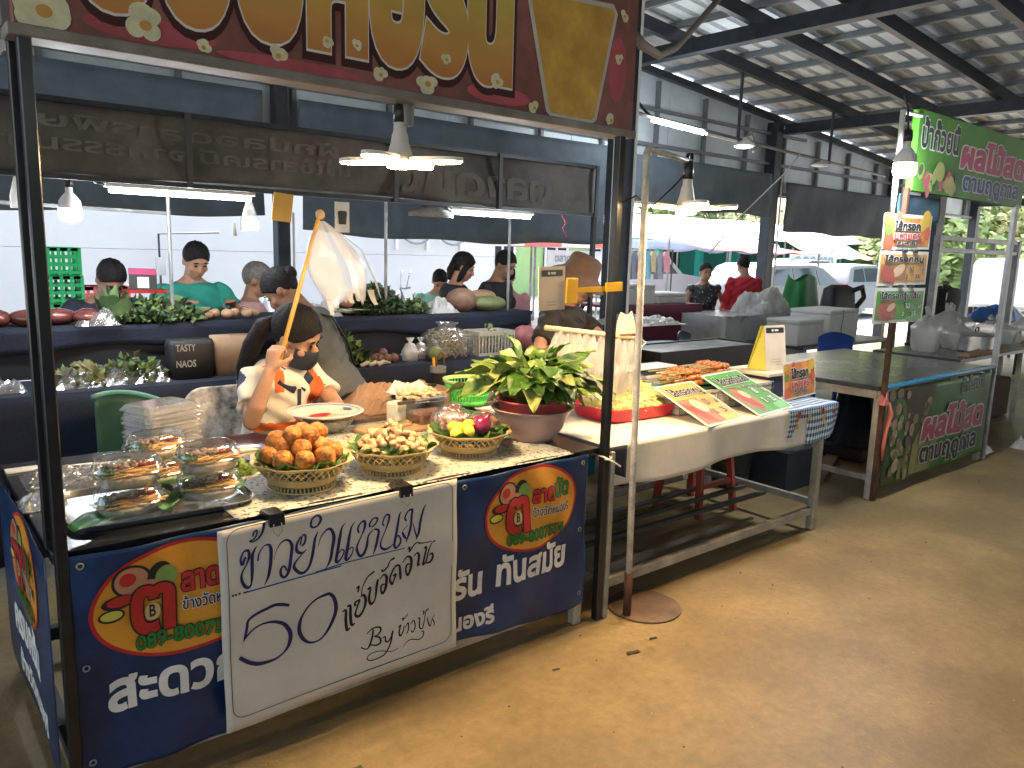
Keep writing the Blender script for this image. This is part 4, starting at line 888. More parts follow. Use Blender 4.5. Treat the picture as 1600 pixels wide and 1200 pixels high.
for i, (x, y) in enumerate(BPOS):
    o = bk if i == 0 else copy_tree(bk, rz=.3 * i)
    o.location = (x, y, TZ + .002); o['label'] = BL[i]
    rg = random.Random(20 + i); ph = rg.uniform(0, 6)
    def lf(u, v):
        a = 2 * math.pi * u; r = .02 + .132 * v + .012 * v * math.sin(9 * a + ph) * v + .006 * math.sin(17 * a)
        return (x + r * math.cos(a), y + r * math.sin(a), TZ + .045 + .056 * v ** 1.6 + .012 * v * math.sin(7 * a + ph) + .005 * math.sin(23 * a) * v)
    tag(MB().grid(lf, 72, 6, thick=.001).build('banana_leaf', BANL, None, True), ['ruffled banana leaf under the fried balls', 'ruffled banana leaf under the pale crisps', 'ruffled banana leaf under the limes and onion'][i], 'leaf')
# fried balls
FRY = M('fried_crust', (.36, .115, .015), .55, 0, .35, 34, c2=(.56, .22, .035), bump=.8, bs=90, stain=.4, ss=28)
bm_ = []
for k in range(4):
    rg = random.Random(90 + k); b = MB(); b.ball((0, 0, 0), (.037, .036, .033), 30, 20)
    vs = []
    for p in b.v:
        q = Vector(p); f = 1 + .045 * math.sin(q.x * 110 + k) * math.sin(q.y * 130 + 2 * k) + .03 * math.sin(q.z * 150 + k + q.x * 60) + rg.uniform(-.012, .012); vs.append(tuple(q * f))
    b.v = vs; bm_.append(b.mesh('fried_ball', FRY, True))
bx, by_ = BPOS[0]; spots = []
for r, n, z, a0 in ((.105, 9, .115, .2), (.06, 5, .142, .5), (.098, 0, 0, 0), (.03, 3, .178, 1.1)):
    for k in range(n): a = a0 + 2 * math.pi * k / n; spots.append((bx + r * math.cos(a), by_ + r * math.sin(a), TZ + z))
spots.append((bx + .085, by_ + .06, TZ + .165)); spots.append((bx - .075, by_ + .03, TZ + .16))
for i, p in enumerate(spots):
    o = bpy.data.objects.new('fried_ball', bm_[i % 4]); col.objects.link(o); o.location = p; o.rotation_euler = (i * 1.3, i * .7, i * 2.1); s = .92 + .16 * ((i * 37) % 10) / 10; o.scale = (s, s, s)
    tag(o, 'orange fried ball heaped in the lattice basket', 'fried ball', 'fried balls in the first basket')
# pale crisps
CR = M('pork_crisp', (.42, .24, .12), .55, 0, .35, 40, c2=(.56, .38, .22), bump=.5, bs=70)
rg = random.Random(31); cx, cy = BPOS[1]; b = MB()
for i in range(150):
    a = rg.uniform(0, 6.28); r = .125 * math.sqrt(rg.random()); h = TZ + .085 + (1 - (r / .135) ** 1.5) * .095 * rg.uniform(.55, 1.)
    m_ = Matrix.Rotation(rg.uniform(0, 6), 3, 'X') @ Matrix.Rotation(rg.uniform(0, 6), 3, 'Z')
    b.ball((cx + r * math.cos(a), cy + r * math.sin(a), h), (rg.uniform(.012, .022), rg.uniform(.010, .016), rg.uniform(.008, .013)), 7, 5, noise=.22, rg=rg, m=m_)
tag(b.build('crisp_pile', CR, None, True), 'heap of small pale crisp pieces in the middle basket', 'snack', kind='stuff')
# limes, onion, chilli bags in the third basket
LIME = M('lime_yellow', (.60, .48, .03), .4, 0, .2, 14, c2=(.68, .58, .08), bump=.2, bs=120)
cx, cy = BPOS[2]
for i, (dx, dy, dz) in enumerate([(-.075, -.03, .118), (-.05, -.065, .108), (-.105, -.055, .105), (-.03, -.035, .125), (-.065, .02, .11)]):
    b = MB().ball((0, 0, 0), (.026, .024, .024), 16, 10); b.ball((.026, 0, 0), (.005, .004, .004), 8, 5)
    o = b.build('lime', LIME, None, True); o.location = (cx + dx, cy + dy, TZ + dz); o.rotation_euler = (i, i * 2, i * 1.7)
    tag(o, 'small yellow lime beside the red onion in the basket', 'lime', 'limes in the third basket')
ON = M('onion_skin', (.22, .015, .07), .25, 0, .25, 9, coat=.3)
b = MB().lathe([(.0, -.036), (.014, -.035), (.034, -.022), (.041, 0), (.035, .02), (.018, .034), (.008, .042), (.006, .055), (.0, .056)], n=22); o = b.build('red_onion', ON, None, True); o.location = (cx + .02, cy - .055, TZ + .125); o.rotation_euler = (.5, .4, 0)
tag(o, 'glossy purple red onion in the third basket', 'onion')
PEAN = M('peanut_red', (.42, .15, .07), .5, 0, .3, 30); FILM = clear_mat('clear_film', (.98, .98, .98), .16, .10, .12)
def filled_bag(x, y, z, s, h, mat, lab, seed, n=90, fill=.75, cat='bag', tie=True):
    t = thing('clear_bag', lab, cat, (x, y, z)); rg = random.Random(seed); b = MB()
    for i in range(n):
        a = rg.uniform(0, 6.28); r = s * .85 * math.sqrt(rg.random()); zz = rg.uniform(.01, h * fill)
        m_ = Matrix.Rotation(rg.uniform(0, 6), 3, 'X') @ Matrix.Rotation(rg.uniform(0, 6), 3, 'Z')
        b.ball((r * math.cos(a), r * math.sin(a), zz), (.012, .008, .007), 6, 4, noise=.1, rg=rg, m=m_)
    b.build('contents', mat, t, True, world=False, kind='stuff')
    ph = rg.uniform(0, 6)
    def bf(u, v):
        a = 2 * math.pi * u; pr = [(0, .8), (.15, 1.05), (.6, 1.08), (.8, .7), (.88, .25), (1., .5)]
        for (v0, r0), (v1, r1) in zip(pr, pr[1:]):
            if v <= v1: r = r0 + (r1 - r0) * (v - v0) / (v1 - v0); break
        r *= s * (1 + .07 * math.sin(7 * a + ph + 5 * v) + .05 * math.sin(13 * a - 9 * v))
        return (r * math.cos(a), r * math.sin(a), h * v * 1.25)
    MB().grid(bf, 40, 14).build('film', FILM, t, True, world=False)
    if tie: MB().lathe([(s * .27, h * 1.08), (s * .3, h * 1.1), (s * .27, h * 1.12)], n=12).build('tie', PRINTRED, t, world=False)
    return t
filled_bag(cx + .085, cy + .01, TZ + .08, .06, .075, PEAN, 'clear bag of dried red chillies in the third basket', 1, 120)
filled_bag(cx - .02, cy + .075, TZ + .08, .065, .085, M('pink_shrimp', (.55, .26, .18), .5, 0, .3, 30), 'clear bag of pink dried shrimp at the back of the third basket', 2, 120)
filled_bag(1.98, 2.80, TZ + .002, .085, .11, M('pink_shrimp', (.5, .2, .13), .5), 'clear bag of reddish peanuts behind the third basket', 3, 160)
o = MB().ball((cx + .1, cy - .07, TZ + .1), (.03, .018, .014), 12, 8).build('green_chilli_piece', M('deep_green_veg', (.02, .08, .015), .35), None, True); tag(o, 'dark green vegetable piece at the edge of the third basket', 'vegetable')

# steel tray with boxed rice salads
TRAY = M('steel_tray', (.55, .56, .55), .25, .9, .1, 8, stain=.2)
tr = thing('steel_tray', 'shallow steel tray under the boxed salads', 'tray', (.655, 2.53, TZ), R(-3))
b = MB(); a, c = .265, .2
b.loft([sring(a * .93, c * .92, .004, 40, 7), sring(a * .95, c * .94, .006, 40, 7), sring(a * .98, c * .97, .02, 40, 7), sring(a, c, .022, 40, 7), sring(a, c, .019, 40, 7), sring(a * .97, c * .96, .016, 40, 7), sring(a * .94, c * .93, .001, 40, 7)]); b.build('tray_body', TRAY, tr, 'auto', world=False)
rg = random.Random(8)
for i, (x, y, w_, l_, a, lab) in enumerate([(.47, 2.36, .10, .20, .5, 'green banana leaf piece under the front left salad box'), (.66, 2.42, .08, .18, 1.2, 'green banana leaf piece between the two salad stacks'), (.875, 2.46, .07, .16, .9, 'green banana leaf piece at the right end of the steel tray'), (.70, 2.62, .10, .2, -.3, 'green banana leaf piece at the back of the steel tray')]):
    def lf2(u, v): q = Vector(((u - .5) * l_, (v - .5) * w_ * (1 - .5 * (2 * u - 1) ** 2), 0)); q.rotate(Matrix.Rotation(a, 3, 'Z')); return (x + q.x, y + q.y, TZ + .027 + .012 * abs(v - .5) * 2 + .01 * math.sin(4 * u + i) ** 2)
    tag(MB().grid(lf2, 10, 6, thick=.001).build('leaf_piece', M('bright_leaf', (.03, .17, .04), .4, 0, .2, 12), None, True), lab, 'leaf')
CLEARB = clear_mat('clear_box', (.97, .98, .98), .16, .02, .05, .05)
RICE = M('sticky_rice', (.62, .58, .5), .5, 0, .2, 60, bump=.6, bs=140); EGG = M('omelette_strip', (.62, .36, .12), .5, 0, .25, 40); HERB = M('herb_green', (.03, .10, .015), .5, 0, .4, 50, bump=.4); CHI = M('chilli_dark_red', (.22, .02, .015), .3, 0, .3, 40); MUSH = M('pork_grey', (.28, .2, .15), .5, 0, .4, 40, bump=.4)
def salad(x, y, z, rz, lab, lab2, seed, sx=1.):
    t = thing('clear_lunch_box', lab, 'food box', (x, y, z), rz, 'clear domed boxes on the tray')
    A, B2 = .098 * sx, .078 * sx
    b = MB(); b.loft([sring(A * .80, B2 * .78, .0), sring(A * .82, B2 * .8, .002), sring(A * .93, B2 * .92, .038), sring(A * 1.06, B2 * 1.06, .040), sring(A * 1.07, B2 * 1.07, .042)], cap=False); b.add(sring(A * .8, B2 * .78, .0005), [tuple(range(28))]); b.build('base', CLEARB, t, True, world=False)
    b = MB(); b.loft([sring(A * 1.08, B2 * 1.08, .0425), sring(A * 1.02, B2 * 1.02, .046), sring(A * .97, B2 * .96, .055), sring(A * .90, B2 * .88, .075), sring(A * .78, B2 * .74, .086), sring(A * .74, B2 * .7, .0855)], cap=False); b.add(sring(A * .74, B2 * .7, .0853), [tuple(range(28))]); b.build('lid', CLEARB, t, True, world=False)
    f = thing('rice_salad', lab2, 'salad', (x, y, z), rz, 'rice salads in clear boxes'); rg = random.Random(seed)
    b = MB(); b.loft([sring(A * .76, B2 * .74, .004), sring(A * .86, B2 * .84, .022), sring(A * .83, B2 * .82, .030), sring(A * .5, B2 * .5, .036)]); b.build('rice_bed', RICE, f, True, world=False)
    def scat(nm, mt, n, cxr, cyr, fn):
        b = MB()
        for _ in range(n): fn(b, rg.uniform(*cxr), rg.uniform(*cyr))
        b.build(nm, mt, f, True, world=False, kind='stuff')
    scat('omelette_strips', EGG, 34, (-.06, .07), (-.06, -.005), lambda b, px, py: b.bar((px - .028, py + rg.uniform(-.01, .01), .034 + rg.uniform(0, .014)), (px + .028, py + rg.uniform(-.01, .01), .036 + rg.uniform(0, .014)), .006, .003))
    scat('herbs', HERB, 60, (-.08, -.045), (-.045, .05), lambda b, px, py: b.ball((px, py, .036 + rg.uniform(0, .014)), (.006, .005, .004), 6, 4, noise=.3, rg=rg))
    scat('minced_pork', MUSH, 70, (-.045, .03), (.0, .05), lambda b, px, py: b.ball((px, py, .04 + rg.uniform(0, .014)), (.009, .007, .005), 6, 4, noise=.3, rg=rg))
    scat('dried_chillies', CHI, 22, (.03, .075), (-.01, .045), lambda b, px, py: b.tube([(px - .014, py, .045), (px, py + .004, .052), (px + .012, py - .003, .045)], [.002, .0045, .001], 5))
    scat('peanuts', M('pale_peanut', (.6, .45, .25), .5), 9, (.0, .06), (-.01, .04), lambda b, px, py: b.ball((px, py, .055), (.005, .004, .004), 6, 4))
salad(.545, 2.40, TZ + .024, .12, 'clear domed salad box, lower one of the front left pair', 'rice salad in the lower front left box', 1)
salad(.548, 2.405, TZ + .111, .05, 'clear domed salad box, upper one of the front left pair', 'rice salad in the upper front left box', 2)
salad(.785, 2.43, TZ + .024, -.05, 'clear domed salad box, lower one of the right pair', 'rice salad in the lower right box', 3)
salad(.787, 2.433, TZ + .111, .08, 'clear domed salad box, upper one of the right pair', 'rice salad in the upper right box', 4)
salad(.70, 2.66, TZ + .024, .2, 'clear domed salad box, lower one behind the two front pairs', 'rice salad in the lower rear box', 5)
salad(.70, 2.665, TZ + .111, .3, 'clear domed salad box, upper one behind the two front pairs', 'rice salad in the upper rear box', 6)
# clamshell stack
CLM = clear_mat('milky_clamshell', (.95, .95, .95), .22, .34, .12, .04)
cb_ = None
for i in range(11):
    if cb_ is None:
        b = MB(); b.loft([sring(.118, .094, .0, 32, 8), sring(.121, .097, .002, 32, 8), sring(.112, .088, .014, 32, 8), sring(.104, .08, .024, 32, 8), sring(.096, .072, .0255, 32, 8)], cap=False); b.add(sring(.096, .072, .0255, 32, 8), [tuple(range(32))]); b.box(-.1, .1, -.099, -.095, .001, .004)
        cb_ = b.mesh('clamshell_lid', CLM)
    o = bpy.data.objects.new('clamshell_lid', cb_); col.objects.link(o); o.location = (.845 + .004 * math.sin(i * 2.3), 3.13 + .004 * math.cos(i * 1.7), TZ + .002 + i * .0175); o.rotation_euler = (0, 0, .35 + .06 * math.sin(i * 1.9))
    tag(o, ['clear clamshell lid at the bottom of the nested stack', 'clear clamshell lid on top of the nested stack'][1] if i == 10 else 'clear clamshell lid within the nested stack beside the salads', 'food box', 'nested clamshell lids')
# crumpled film and spoon bags at the left rear
WRAP = clear_mat('wrinkled_film', (.96, .97, .98), .55, .22, .12)
def crumple(x, y, z, a, b2, h, lab, seed, mat=WRAP, nm='plastic_wrap', cat='plastic wrap', n=34):
    r = random.Random(seed); g = [[r.uniform(-1, 1) for _ in range(n + 1)] for _ in range(n + 1)]
    def fn(u, v):
        i = int(round(u * n)); j = int(round(v * n)); e = max(0, 1 - (2 * u - 1) ** 4) * max(0, 1 - (2 * v - 1) ** 4)
        return (x + (u - .5) * a + g[j][i] * a * .012, y + (v - .5) * b2 + g[i][j] * b2 * .012, z + e * (h * (.62 + .3 * math.sin(7 * u + seed) * math.sin(6 * v) + .1 * math.sin(19 * u + 11 * v + seed)) + min(h * .3, .016) * g[j][i]) + .002)
    return tag(MB().grid(fn, n, n).build(nm, mat, None), lab, cat)
crumple(.55, 2.92, TZ, .40, .30, .045, 'crumpled clear film wrapping white cutlery left of the salad boxes', 4)
b = MB(); rg = random.Random(6)
for i in range(26):
    x = .42 + rg.uniform(0, .28); y = 2.82 + rg.uniform(0, .2); a = rg.uniform(-.5, .5); b.tube([(x - .06 * math.cos(a), y - .06 * math.sin(a), TZ + .008 + rg.uniform(0, .02)), (x + .06 * math.cos(a), y + .06 * math.sin(a), TZ + .012 + rg.uniform(0, .02))], [.004, .007], 6, flat=.4)
tag(b.build('plastic_spoons', WHITE, None, True), 'pile of white plastic spoons under clear film', 'spoons', kind='stuff')
crumple(.37, 2.70, TZ, .13, .14, .03, 'small ball of crumpled film near the black post', 9)
o = MB().box(-.05, .05, -.03, .03, 0, .004).build('paper_scrap', PRINTWHITE); o.location = (.375, 3.15, TZ + .001); tag(o, 'small white paper scrap at the left rear of the table', 'paper')
# dark round tray with cut tofu and herbs
DT = M('dark_red_tray', (.035, .008, .010), .25, 0, .3, 8, coat=.3)
t = thing('dark_round_tray', 'dark red round tray beside the fried balls', 'tray', (1.10, 2.95, TZ))
MB().lathe([(.0, .003), (.17, .004), (.20, .028), (.207, .03), (.205, .024), (.175, .0), (0, 0)], n=40).build('tray_body', DT, t, True, world=False)
o = MB().prism([(-.04, -.03), (.05, -.03), (-.03, .05)], .02).build('tofu_wedge', M('tofu', (.7, .62, .45), .5)); o.location = (1.02, 2.93, TZ + .012); tag(o, 'cream tofu wedge on the dark red tray', 'tofu')
o = MB().prism([(-.04, -.02), (.04, -.03), (.01, .05)], .02).build('tofu_wedge', MATS['tofu']); o.location = (1.09, 2.90, TZ + .012); o.rotation_euler = (0, 0, 2); tag(o, 'second cream tofu wedge nearer the fried balls', 'tofu')
b = MB(); rg = random.Random(12)
for i in range(240):
    a = rg.uniform(0, 6.28); r = .06 * math.sqrt(rg.random()); p = Vector((.985 + r * math.cos(a), 2.70 + r * math.sin(a), TZ + .01 + .05 * rg.random() * (1 - r / .07))); u = Vector((rg.gauss(0, 1), rg.gauss(0, 1), rg.gauss(0, 1))).normalized() * .012; v = u.orthogonal() * .6
    b.add([p - u, p + v, p + u, p - v], [(0, 1, 2, 3)])
tag(b.build('chopped_herbs', M('lettuce_green', (.10, .18, .03), .5, 0, .4, 40)), 'small heap of chopped green herbs left of the first basket', 'herbs', kind='stuff')
o = MB().tube([(1.0, 2.85, TZ + .03), (1.06, 2.79, TZ + .05), (1.14, 2.71, TZ + .07)], [.008, .004, .003], 6, flat=.4).build('steel_spoon', GREYSTEEL, None, True); tag(o, 'steel spoon resting on the dark red tray rim', 'spoon')
# plate on a clear bowl
t = thing('printed_plate', 'white enamel plate with red and blue print in front of the seller', 'plate', (1.53, 3.13, TZ + .075))
PW = M('enamel_white', (.72, .69, .62), .2, 0, .04, coat=.3)
MB().lathe([(0, .0), (.10, .001), (.125, .008), (.165, .022), (.168, .020), (.128, .003), (.1, -.004), (0, -.004)], n=44).build('plate_body', PW, t, True, world=False)
for nm, cs, mt in (('red_print', [ell(-.03, -.01, .055, .03, 24, .2)], PRINTRED), ('blue_print', [ell(.125, .03, .018, .03, 16)], M('print_sky', (.06, .25, .5), .3)), ('black_print', [q for s_ in ([(-.0, -.05, .004), (.03, -.04, .004), (.06, -.055, .004)], [(.03, -.04, .004), (.03, -.02, .003), (.06, -.02, .002)]) for q in ribbon(s_, 4)], PRINTBLACK)):
    V, F = winding_mesh(cs); me = bpy.data.meshes.new(nm); me.from_pydata([(x, y, .0045 if abs(x) < .1 else .0125) for x, y in V], [], F); me.materials.append(mt); o = bpy.data.objects.new(nm, me); col.objects.link(o); attach(o, t, False)
MB().tube([(.15 * math.cos(a), .15 * math.sin(a), .0175) for a in np.linspace(0, 2 * math.pi, 49)[:-1]], .0016, 4, closed=True).build('rim_line', MATS['print_sky'], t, world=False)
t = thing('clear_bowl', 'clear plastic bowl under the printed plate', 'bowl', (1.53, 3.13, TZ))
MB().lathe([(0, .002), (.07, .002), (.11, .035), (.135, .068), (.138, .069)], n=36).build('bowl_body', clear_mat('bowl_plastic', (.96, .96, .95), .25, .15), t, True, world=False)
# cutting board, knife, boxes, paper, basket, cup
o = MB().box(-.17, .17, -.1, .1, 0, .018).build('cutting_board', M('board_wood', (.42, .28, .15), .6, 0, .2, 9, bump=.2), None, bevel=.004); o.location = (1.80, 2.98, TZ + .001); o.rotation_euler = (0, 0, .15); tag(o, 'pale wooden cutting board behind the crisp basket', 'cutting board')
for i in range(5):
    o = MB().box(-.13, .13, -.012, .012, 0, .008).build('wood_stick', M('split_bamboo', (.5, .36, .2), .6, 0, .15, 10)); o.location = (1.74 + .03 * i, 2.93 + .028 * i, TZ + .021); o.rotation_euler = (0, 0, .3 + .07 * i); tag(o, 'split bamboo stick lying on the cutting board', 'stick', 'bamboo sticks on the board')
t = thing('cleaver_knife', 'steel kitchen knife lying across the clear box', 'knife', (1.93, 3.0, TZ + .12), .2)
b = MB(); b.prism([(-.02, -.01), (.18, -.02), (.2, .0), (-.02, .016)], .002); b.build('blade', GREYSTEEL, t, world=False)
MB().bar((-.12, .003, .001), (-.021, .003, .001), .022, .014).build('handle', M('knife_wood', (.06, .035, .02), .5), t, bevel=.003, world=False)
t = thing('clear_meat_box', 'clear plastic box of dark chopped meat behind the baskets', 'food box', (1.985, 3.0, TZ), .1)
MB().box(-.085, .085, -.06, .06, .004, .07).build('meat', M('brown_meat', (.17, .08, .055), .5, 0, .4, 40, bump=.6), t, world=False, bevel=.01)
b = MB(); b.loft([sring(.09, .065, .0, 32, 10), sring(.1, .073, .09, 32, 10), sring(.107, .08, .092, 32, 10)], cap=False); b.build('box', CLEARB, t, 'auto', world=False)
o = MB().box(-.035, .035, -.035, .035, 0, .095).build('tissue_pack', M('tissue_pale', (.55, .58, .5), .6, 0, .15, 14), None, bevel=.008); o.location = (1.85, 3.06, TZ + .02); o.rotation_euler = (0, 0, .3); tag(o, 'pale green white tissue pack left of the meat box', 'tissue pack')
# side work table behind, with block, paper, lime basket, cup
w2 = thing('work_table', 'low dark work table behind the front stall', 'table', (2.3, 3.5, 0))
MB().box(1.66, 2.98, 3.30, 3.70, .735, .775).build('table_top', M('worn_wood', (.20, .14, .09), .6, 0, .3, 6, bump=.2), w2, bevel=.004)
for x in (1.68, 2.92):
    for y in (3.36, 3.64): MB().box(x - .02, x + .02, y - .02, y + .02, .003, .734).build('leg', STEEL, w2)
crumple(2.10, 3.50, .777, .5, .36, .13, 'crumpled brown wrapping paper behind the seller\'s plate', 15, M('brown_paper', (.38, .22, .12), .7, 0, .15, 6, bump=.3, bs=30), 'brown_paper', 'paper', 26)
t = thing('chopping_block', 'round wooden chopping block behind the meat box', 'chopping block', (2.22, 3.42, .776))
MB().lathe([(0, 0), (.145, .0), (.152, .01), (.152, .085), (.145, .093), (0, .094)], n=36).build('block', M('block_wood', (.36, .19, .09), .6, 0, .25, 8, bump=.3), t, 'auto', world=False)
MB().box(.0, .09, -.01, .012, .095, .108).build('knife_handle', PRINTBLACK, t, world=False, bevel=.003)
o = crumple(2.06, 3.28, TZ + .10, .2, .16, .07, 'white paper sheet folded over the pale snack heap', 22, M('white_paper', (.72, .66, .56), .7), 'paper_sheet', 'paper', 10)
b = MB(); rg = random.Random(44)
for i in range(90):
    a = rg.uniform(0, 6.28); r = .11 * math.sqrt(rg.random()); b.ball((2.06 + r * math.cos(a), 3.2 + r * math.sin(a) * .6, TZ + .095 + rg.uniform(0, .035)), (.018, .012, .009), 6, 4, noise=.25, rg=rg)
tag(b.build('snack_heap', M('pale_snack', (.62, .48, .30), .6, 0, .25, 40, bump=.4)), 'heap of pale shredded snack below the white paper', 'snack', kind='stuff')
t = thing('snack_tub', 'shallow steel tub holding the pale snack heap', 'tub', (2.06, 3.2, TZ))
MB().lathe([(0, .0), (.12, .0), (.135, .09), (.142, .092), (.138, .088)], n=32).build('tub_body', GREYSTEEL, t, True, world=False)
LG = M('lime_plastic', (.10, .55, .10), .4, 0, .1)
t = thing('lime_green_basket', 'bright lime green round plastic basket left of the leafy greens', 'basket', (2.45, 3.32, .776))
b = MB(); b.lathe([(.125, .12), (.134, .125), (.137, .14), (.128, .14), (.122, .122)], n=36); b.build('rim', M('lime_rim', (.45, .62, .22), .4), t, True, world=False)
b = MB(); b.lathe([(0, .002), (.1, .003), (.104, .03), (.1, .03), (.098, .006), (0, .005)], n=36); b.build('base', LG, t, True, world=False)
b = MB()
for k in range(40): a = 2 * math.pi * k / 40; b.bar((.103 * math.cos(a), .103 * math.sin(a), .03), (.124 * math.cos(a), .124 * math.sin(a), .122), .008, .003)
for zz, r in ((.06, .111), (.09, .118)): b.tube([(r * math.cos(a), r * math.sin(a), zz) for a in np.linspace(0, 2 * math.pi, 41)[:-1]], .004, 4, closed=True)
b.build('wall_slats', LG, t, world=False)
t = thing('insulated_cup', 'black insulated cup with brown strap and orange straw', 'cup', (2.46, 3.62, .776))
MB().lathe([(0, 0), (.036, 0), (.043, .13), (.0, .131)], n=24).build('cup_body', M('cup_black', (.015, .015, .017), .4), t, 'auto', world=False)
MB().lathe([(.044, .131), (.046, .132), (.046, .165), (.0, .167)], n=24).build('lid', GREYSTEEL, t, 'auto', world=False)
MB().tube([(-.01, 0, .168), (-.012, 0, .22), (.01, .0, .25), (.035, 0, .23), (.042, 0, .168)], .008, 6, flat=.5).build('strap', M('brown_strap', (.16, .07, .04), .6), t, True, world=False)
MB().cyl((-.028, 0, .165), (-.032, 0, .215), .008, n=8).build('straw', M('straw_orange', (.65, .32, .03), .4), t, world=False)
t = thing('clear_bottle', 'clear plastic bottle with a green cap behind the leafy greens', 'bottle', (2.62, 3.36, .776))
MB().lathe([(0, 0), (.032, .0), (.033, .13), (.026, .165), (.013, .19), (.013, .2)], n=20).build('bottle_body', CLEARB, t, True, world=False)
MB().cyl((0, 0, .2), (0, 0, .222), .016, n=14).build('cap', M('cap_green', (.1, .5, .2), .4), t, world=False)

# bowl of leafy greens
BW = M('mauve_plastic', (.36, .25, .235), .38, 0, .1, 5, coat=.1); PK = M('pink_colander', (.42, .08, .075), .4, 0, .1)
BX, BY = 2.22, 2.53; BS = 1.1
t = thing('mauve_bowl', 'dull mauve plastic bowl holding leafy greens', 'bowl', (BX, BY, TZ)); t.scale = (1.08, 1.08, 1.08)
MB().lathe([(0, .0), (.085, .0), (.09, .006), (.125, .05), (.15, .105), (.16, .128), (.168, .130), (.168, .134), (.158, .133), (.145, .105), (.12, .055), (.085, .012), (0, .01)], n=44).build('bowl_body', BW, t, True, world=False)
t = thing('pink_colander', 'pink plastic colander sitting inside the mauve bowl', 'colander', (BX, BY, TZ))
MB().lathe([(.07, .02), (.11, .06), (.14, .12), (.153, .175), (.165, .178), (.165, .184), (.152, .183), (.138, .13), (.1, .06)], n=44).build('colander_body', PK, t, True, world=False)
LV = [M('betel_leaf_%d' % i, c, .38, 0, .25, 14, c2=c2, spec=.4) for i, (c, c2) in enumerate([((.04, .10, .015), (.06, .14, .02)), ((.10, .17, .03), (.14, .22, .045)), ((.22, .27, .07), (.28, .32, .10)), ((.02, .055, .012), (.035, .08, .015))])]
def leaf_mesh(L, Wd, fold, curl, mt):
    b = MB(); nu, nv = 10, 6
    def fn(u, v):
        wv = (math.sin(math.pi * min(1, u ** .62 * 1.0)) ** .8) * (1 - .25 * u) if 0 < u < 1 else 0
        s = (v - .5) * 2; w_ = Wd / 2 * wv * s
        back = -.12 * L * (abs(s) ** 2) * max(0, 1 - u * 4)
        return (u * L + back, w_, -curl * (u ** 2) * L + fold * abs(w_) + .006 * math.sin(9 * u + 3 * s))
    b.grid(fn, nu, nv)
    return b.mesh('leaf', mt, True)
lm = []
rg = random.Random(61)
for i in range(10): lm.append(leaf_mesh(rg.uniform(.11, .15), rg.uniform(.08, .115), rg.uniform(.1, .45), rg.uniform(.1, .45), LV[[0, 1, 1, 0, 2, 3, 0, 1, 2, 1][i]]))
g = thing('leafy_greens', 'big bunch of heart shaped green betel leaves in the mauve bowl', 'greens', (BX, BY, TZ + .16))
stm = MB()
for i in range(150):
    a = rg.uniform(0, 2 * math.pi); el = rg.uniform(.08 if (math.cos(a) + math.sin(a)) > -.2 else .3, 1.45); hr = rg.uniform(.0, .10)
    base = Vector((BX + hr * math.cos(a) * .6, BY + hr * math.sin(a) * .6, TZ + .16))
    d = Vector((math.cos(a) * math.cos(el), math.sin(a) * math.cos(el), math.sin(el)))
    Ls = rg.uniform(.10, .18) * (1.25 if el < .6 else 1.0); tip = base + d * Ls + Vector((0, 0, .03))
    stm.tube([base, base + d * Ls * .5 + Vector((0, 0, .025)), tip], [.0028, .0022, .0018], 5)
    o = bpy.data.objects.new('leaf', lm[rg.randrange(10)]); col.objects.link(o)
    # blade hangs outwards and down from the stem tip
    hd_ = Vector((d.x, d.y, rg.uniform(-.5, .55))).normalized(); nup = Vector((rg.gauss(0, .35), rg.gauss(0, .35), 1)); zz = (nup - hd_ * nup.dot(hd_)).normalized(); yy = zz.cross(hd_)
    m_ = Matrix((hd_, yy, zz)).transposed().to_4x4(); m_.translation = tip; o.matrix_world = m_; s = rg.uniform(.7, 1.18)
    o.location = tip; o.rotation_euler = m_.to_euler(); o.scale = (s, s, s); attach(o, g)
stm.build('stems', M('leaf_stem', (.14, .2, .05), .5), g, True)
o = MB().ball((BX - .19, BY - .06, TZ + .022), (.035, .02, .018), 12, 8).build('garlic_piece', M('brown_bulb', (.3, .17, .09), .5), None, True); tag(o, 'small brown bulb lying between the third basket and the mauve bowl', 'vegetable')
# ------------------------------------------------------------------ white lamp pole with round foot
pl = thing('lamp_pole', 'white painted steel pole with rusty round floor plate', 'pole', (2.5, 2.165, 0))
WPOLE = M('white_pole_paint', (.66, .64, .58), .45, 0, .08, 6, stain=.45, ss=14)
RUST = M('rusty_steel', (.10, .045, .025), .7, .2, .35, 9, stain=.4, ss=7)
MB().tube([(2.500, 2.165, .20), (2.484, 2.163, .80), (2.462, 2.158, 1.55), (2.448, 2.152, 2.0)], .0145, 12).build('pole_tube', WPOLE, pl, True)
MB().cyl((2.503, 2.166, .01), (2.500, 2.165, .21), .0185, n=12).build('sleeve', RUST, pl, True)
MB().lathe([(0, .0105), (.163, .0105), (.168, .008), (.168, .002), (0, .002)], (2.64, 2.185, 0), 44).build('floor_plate', M('rusty_plate', (.17, .105, .06), .6, .2, .35, 6, stain=.45, ss=5), pl, 'auto')
MB().tube([(2.448, 2.152, 2.0), (2.452, 2.152, 2.012), (2.60, 2.153, 2.0), (2.735, 2.155, 1.985)], .012, 10).build('arm', WPOLE, pl, True)
MB().tube([(2.70, 2.155, 1.97), (2.71, 2.155, 2.015), (2.735, 2.155, 2.02), (2.74, 2.155, 1.96), (2.72, 2.155, 1.95)], .008, 6).build('cable_wrap', BLACKTUBE, pl, True)
petal_lamp(2.72, 2.155, 1.79, 'lit petal lamp hanging from the white pole over the sausages', [(2.72, 2.155, 1.96), (2.722, 2.155, 1.98), (2.72, 2.155, 1.975)], .6, WARM, -.07)
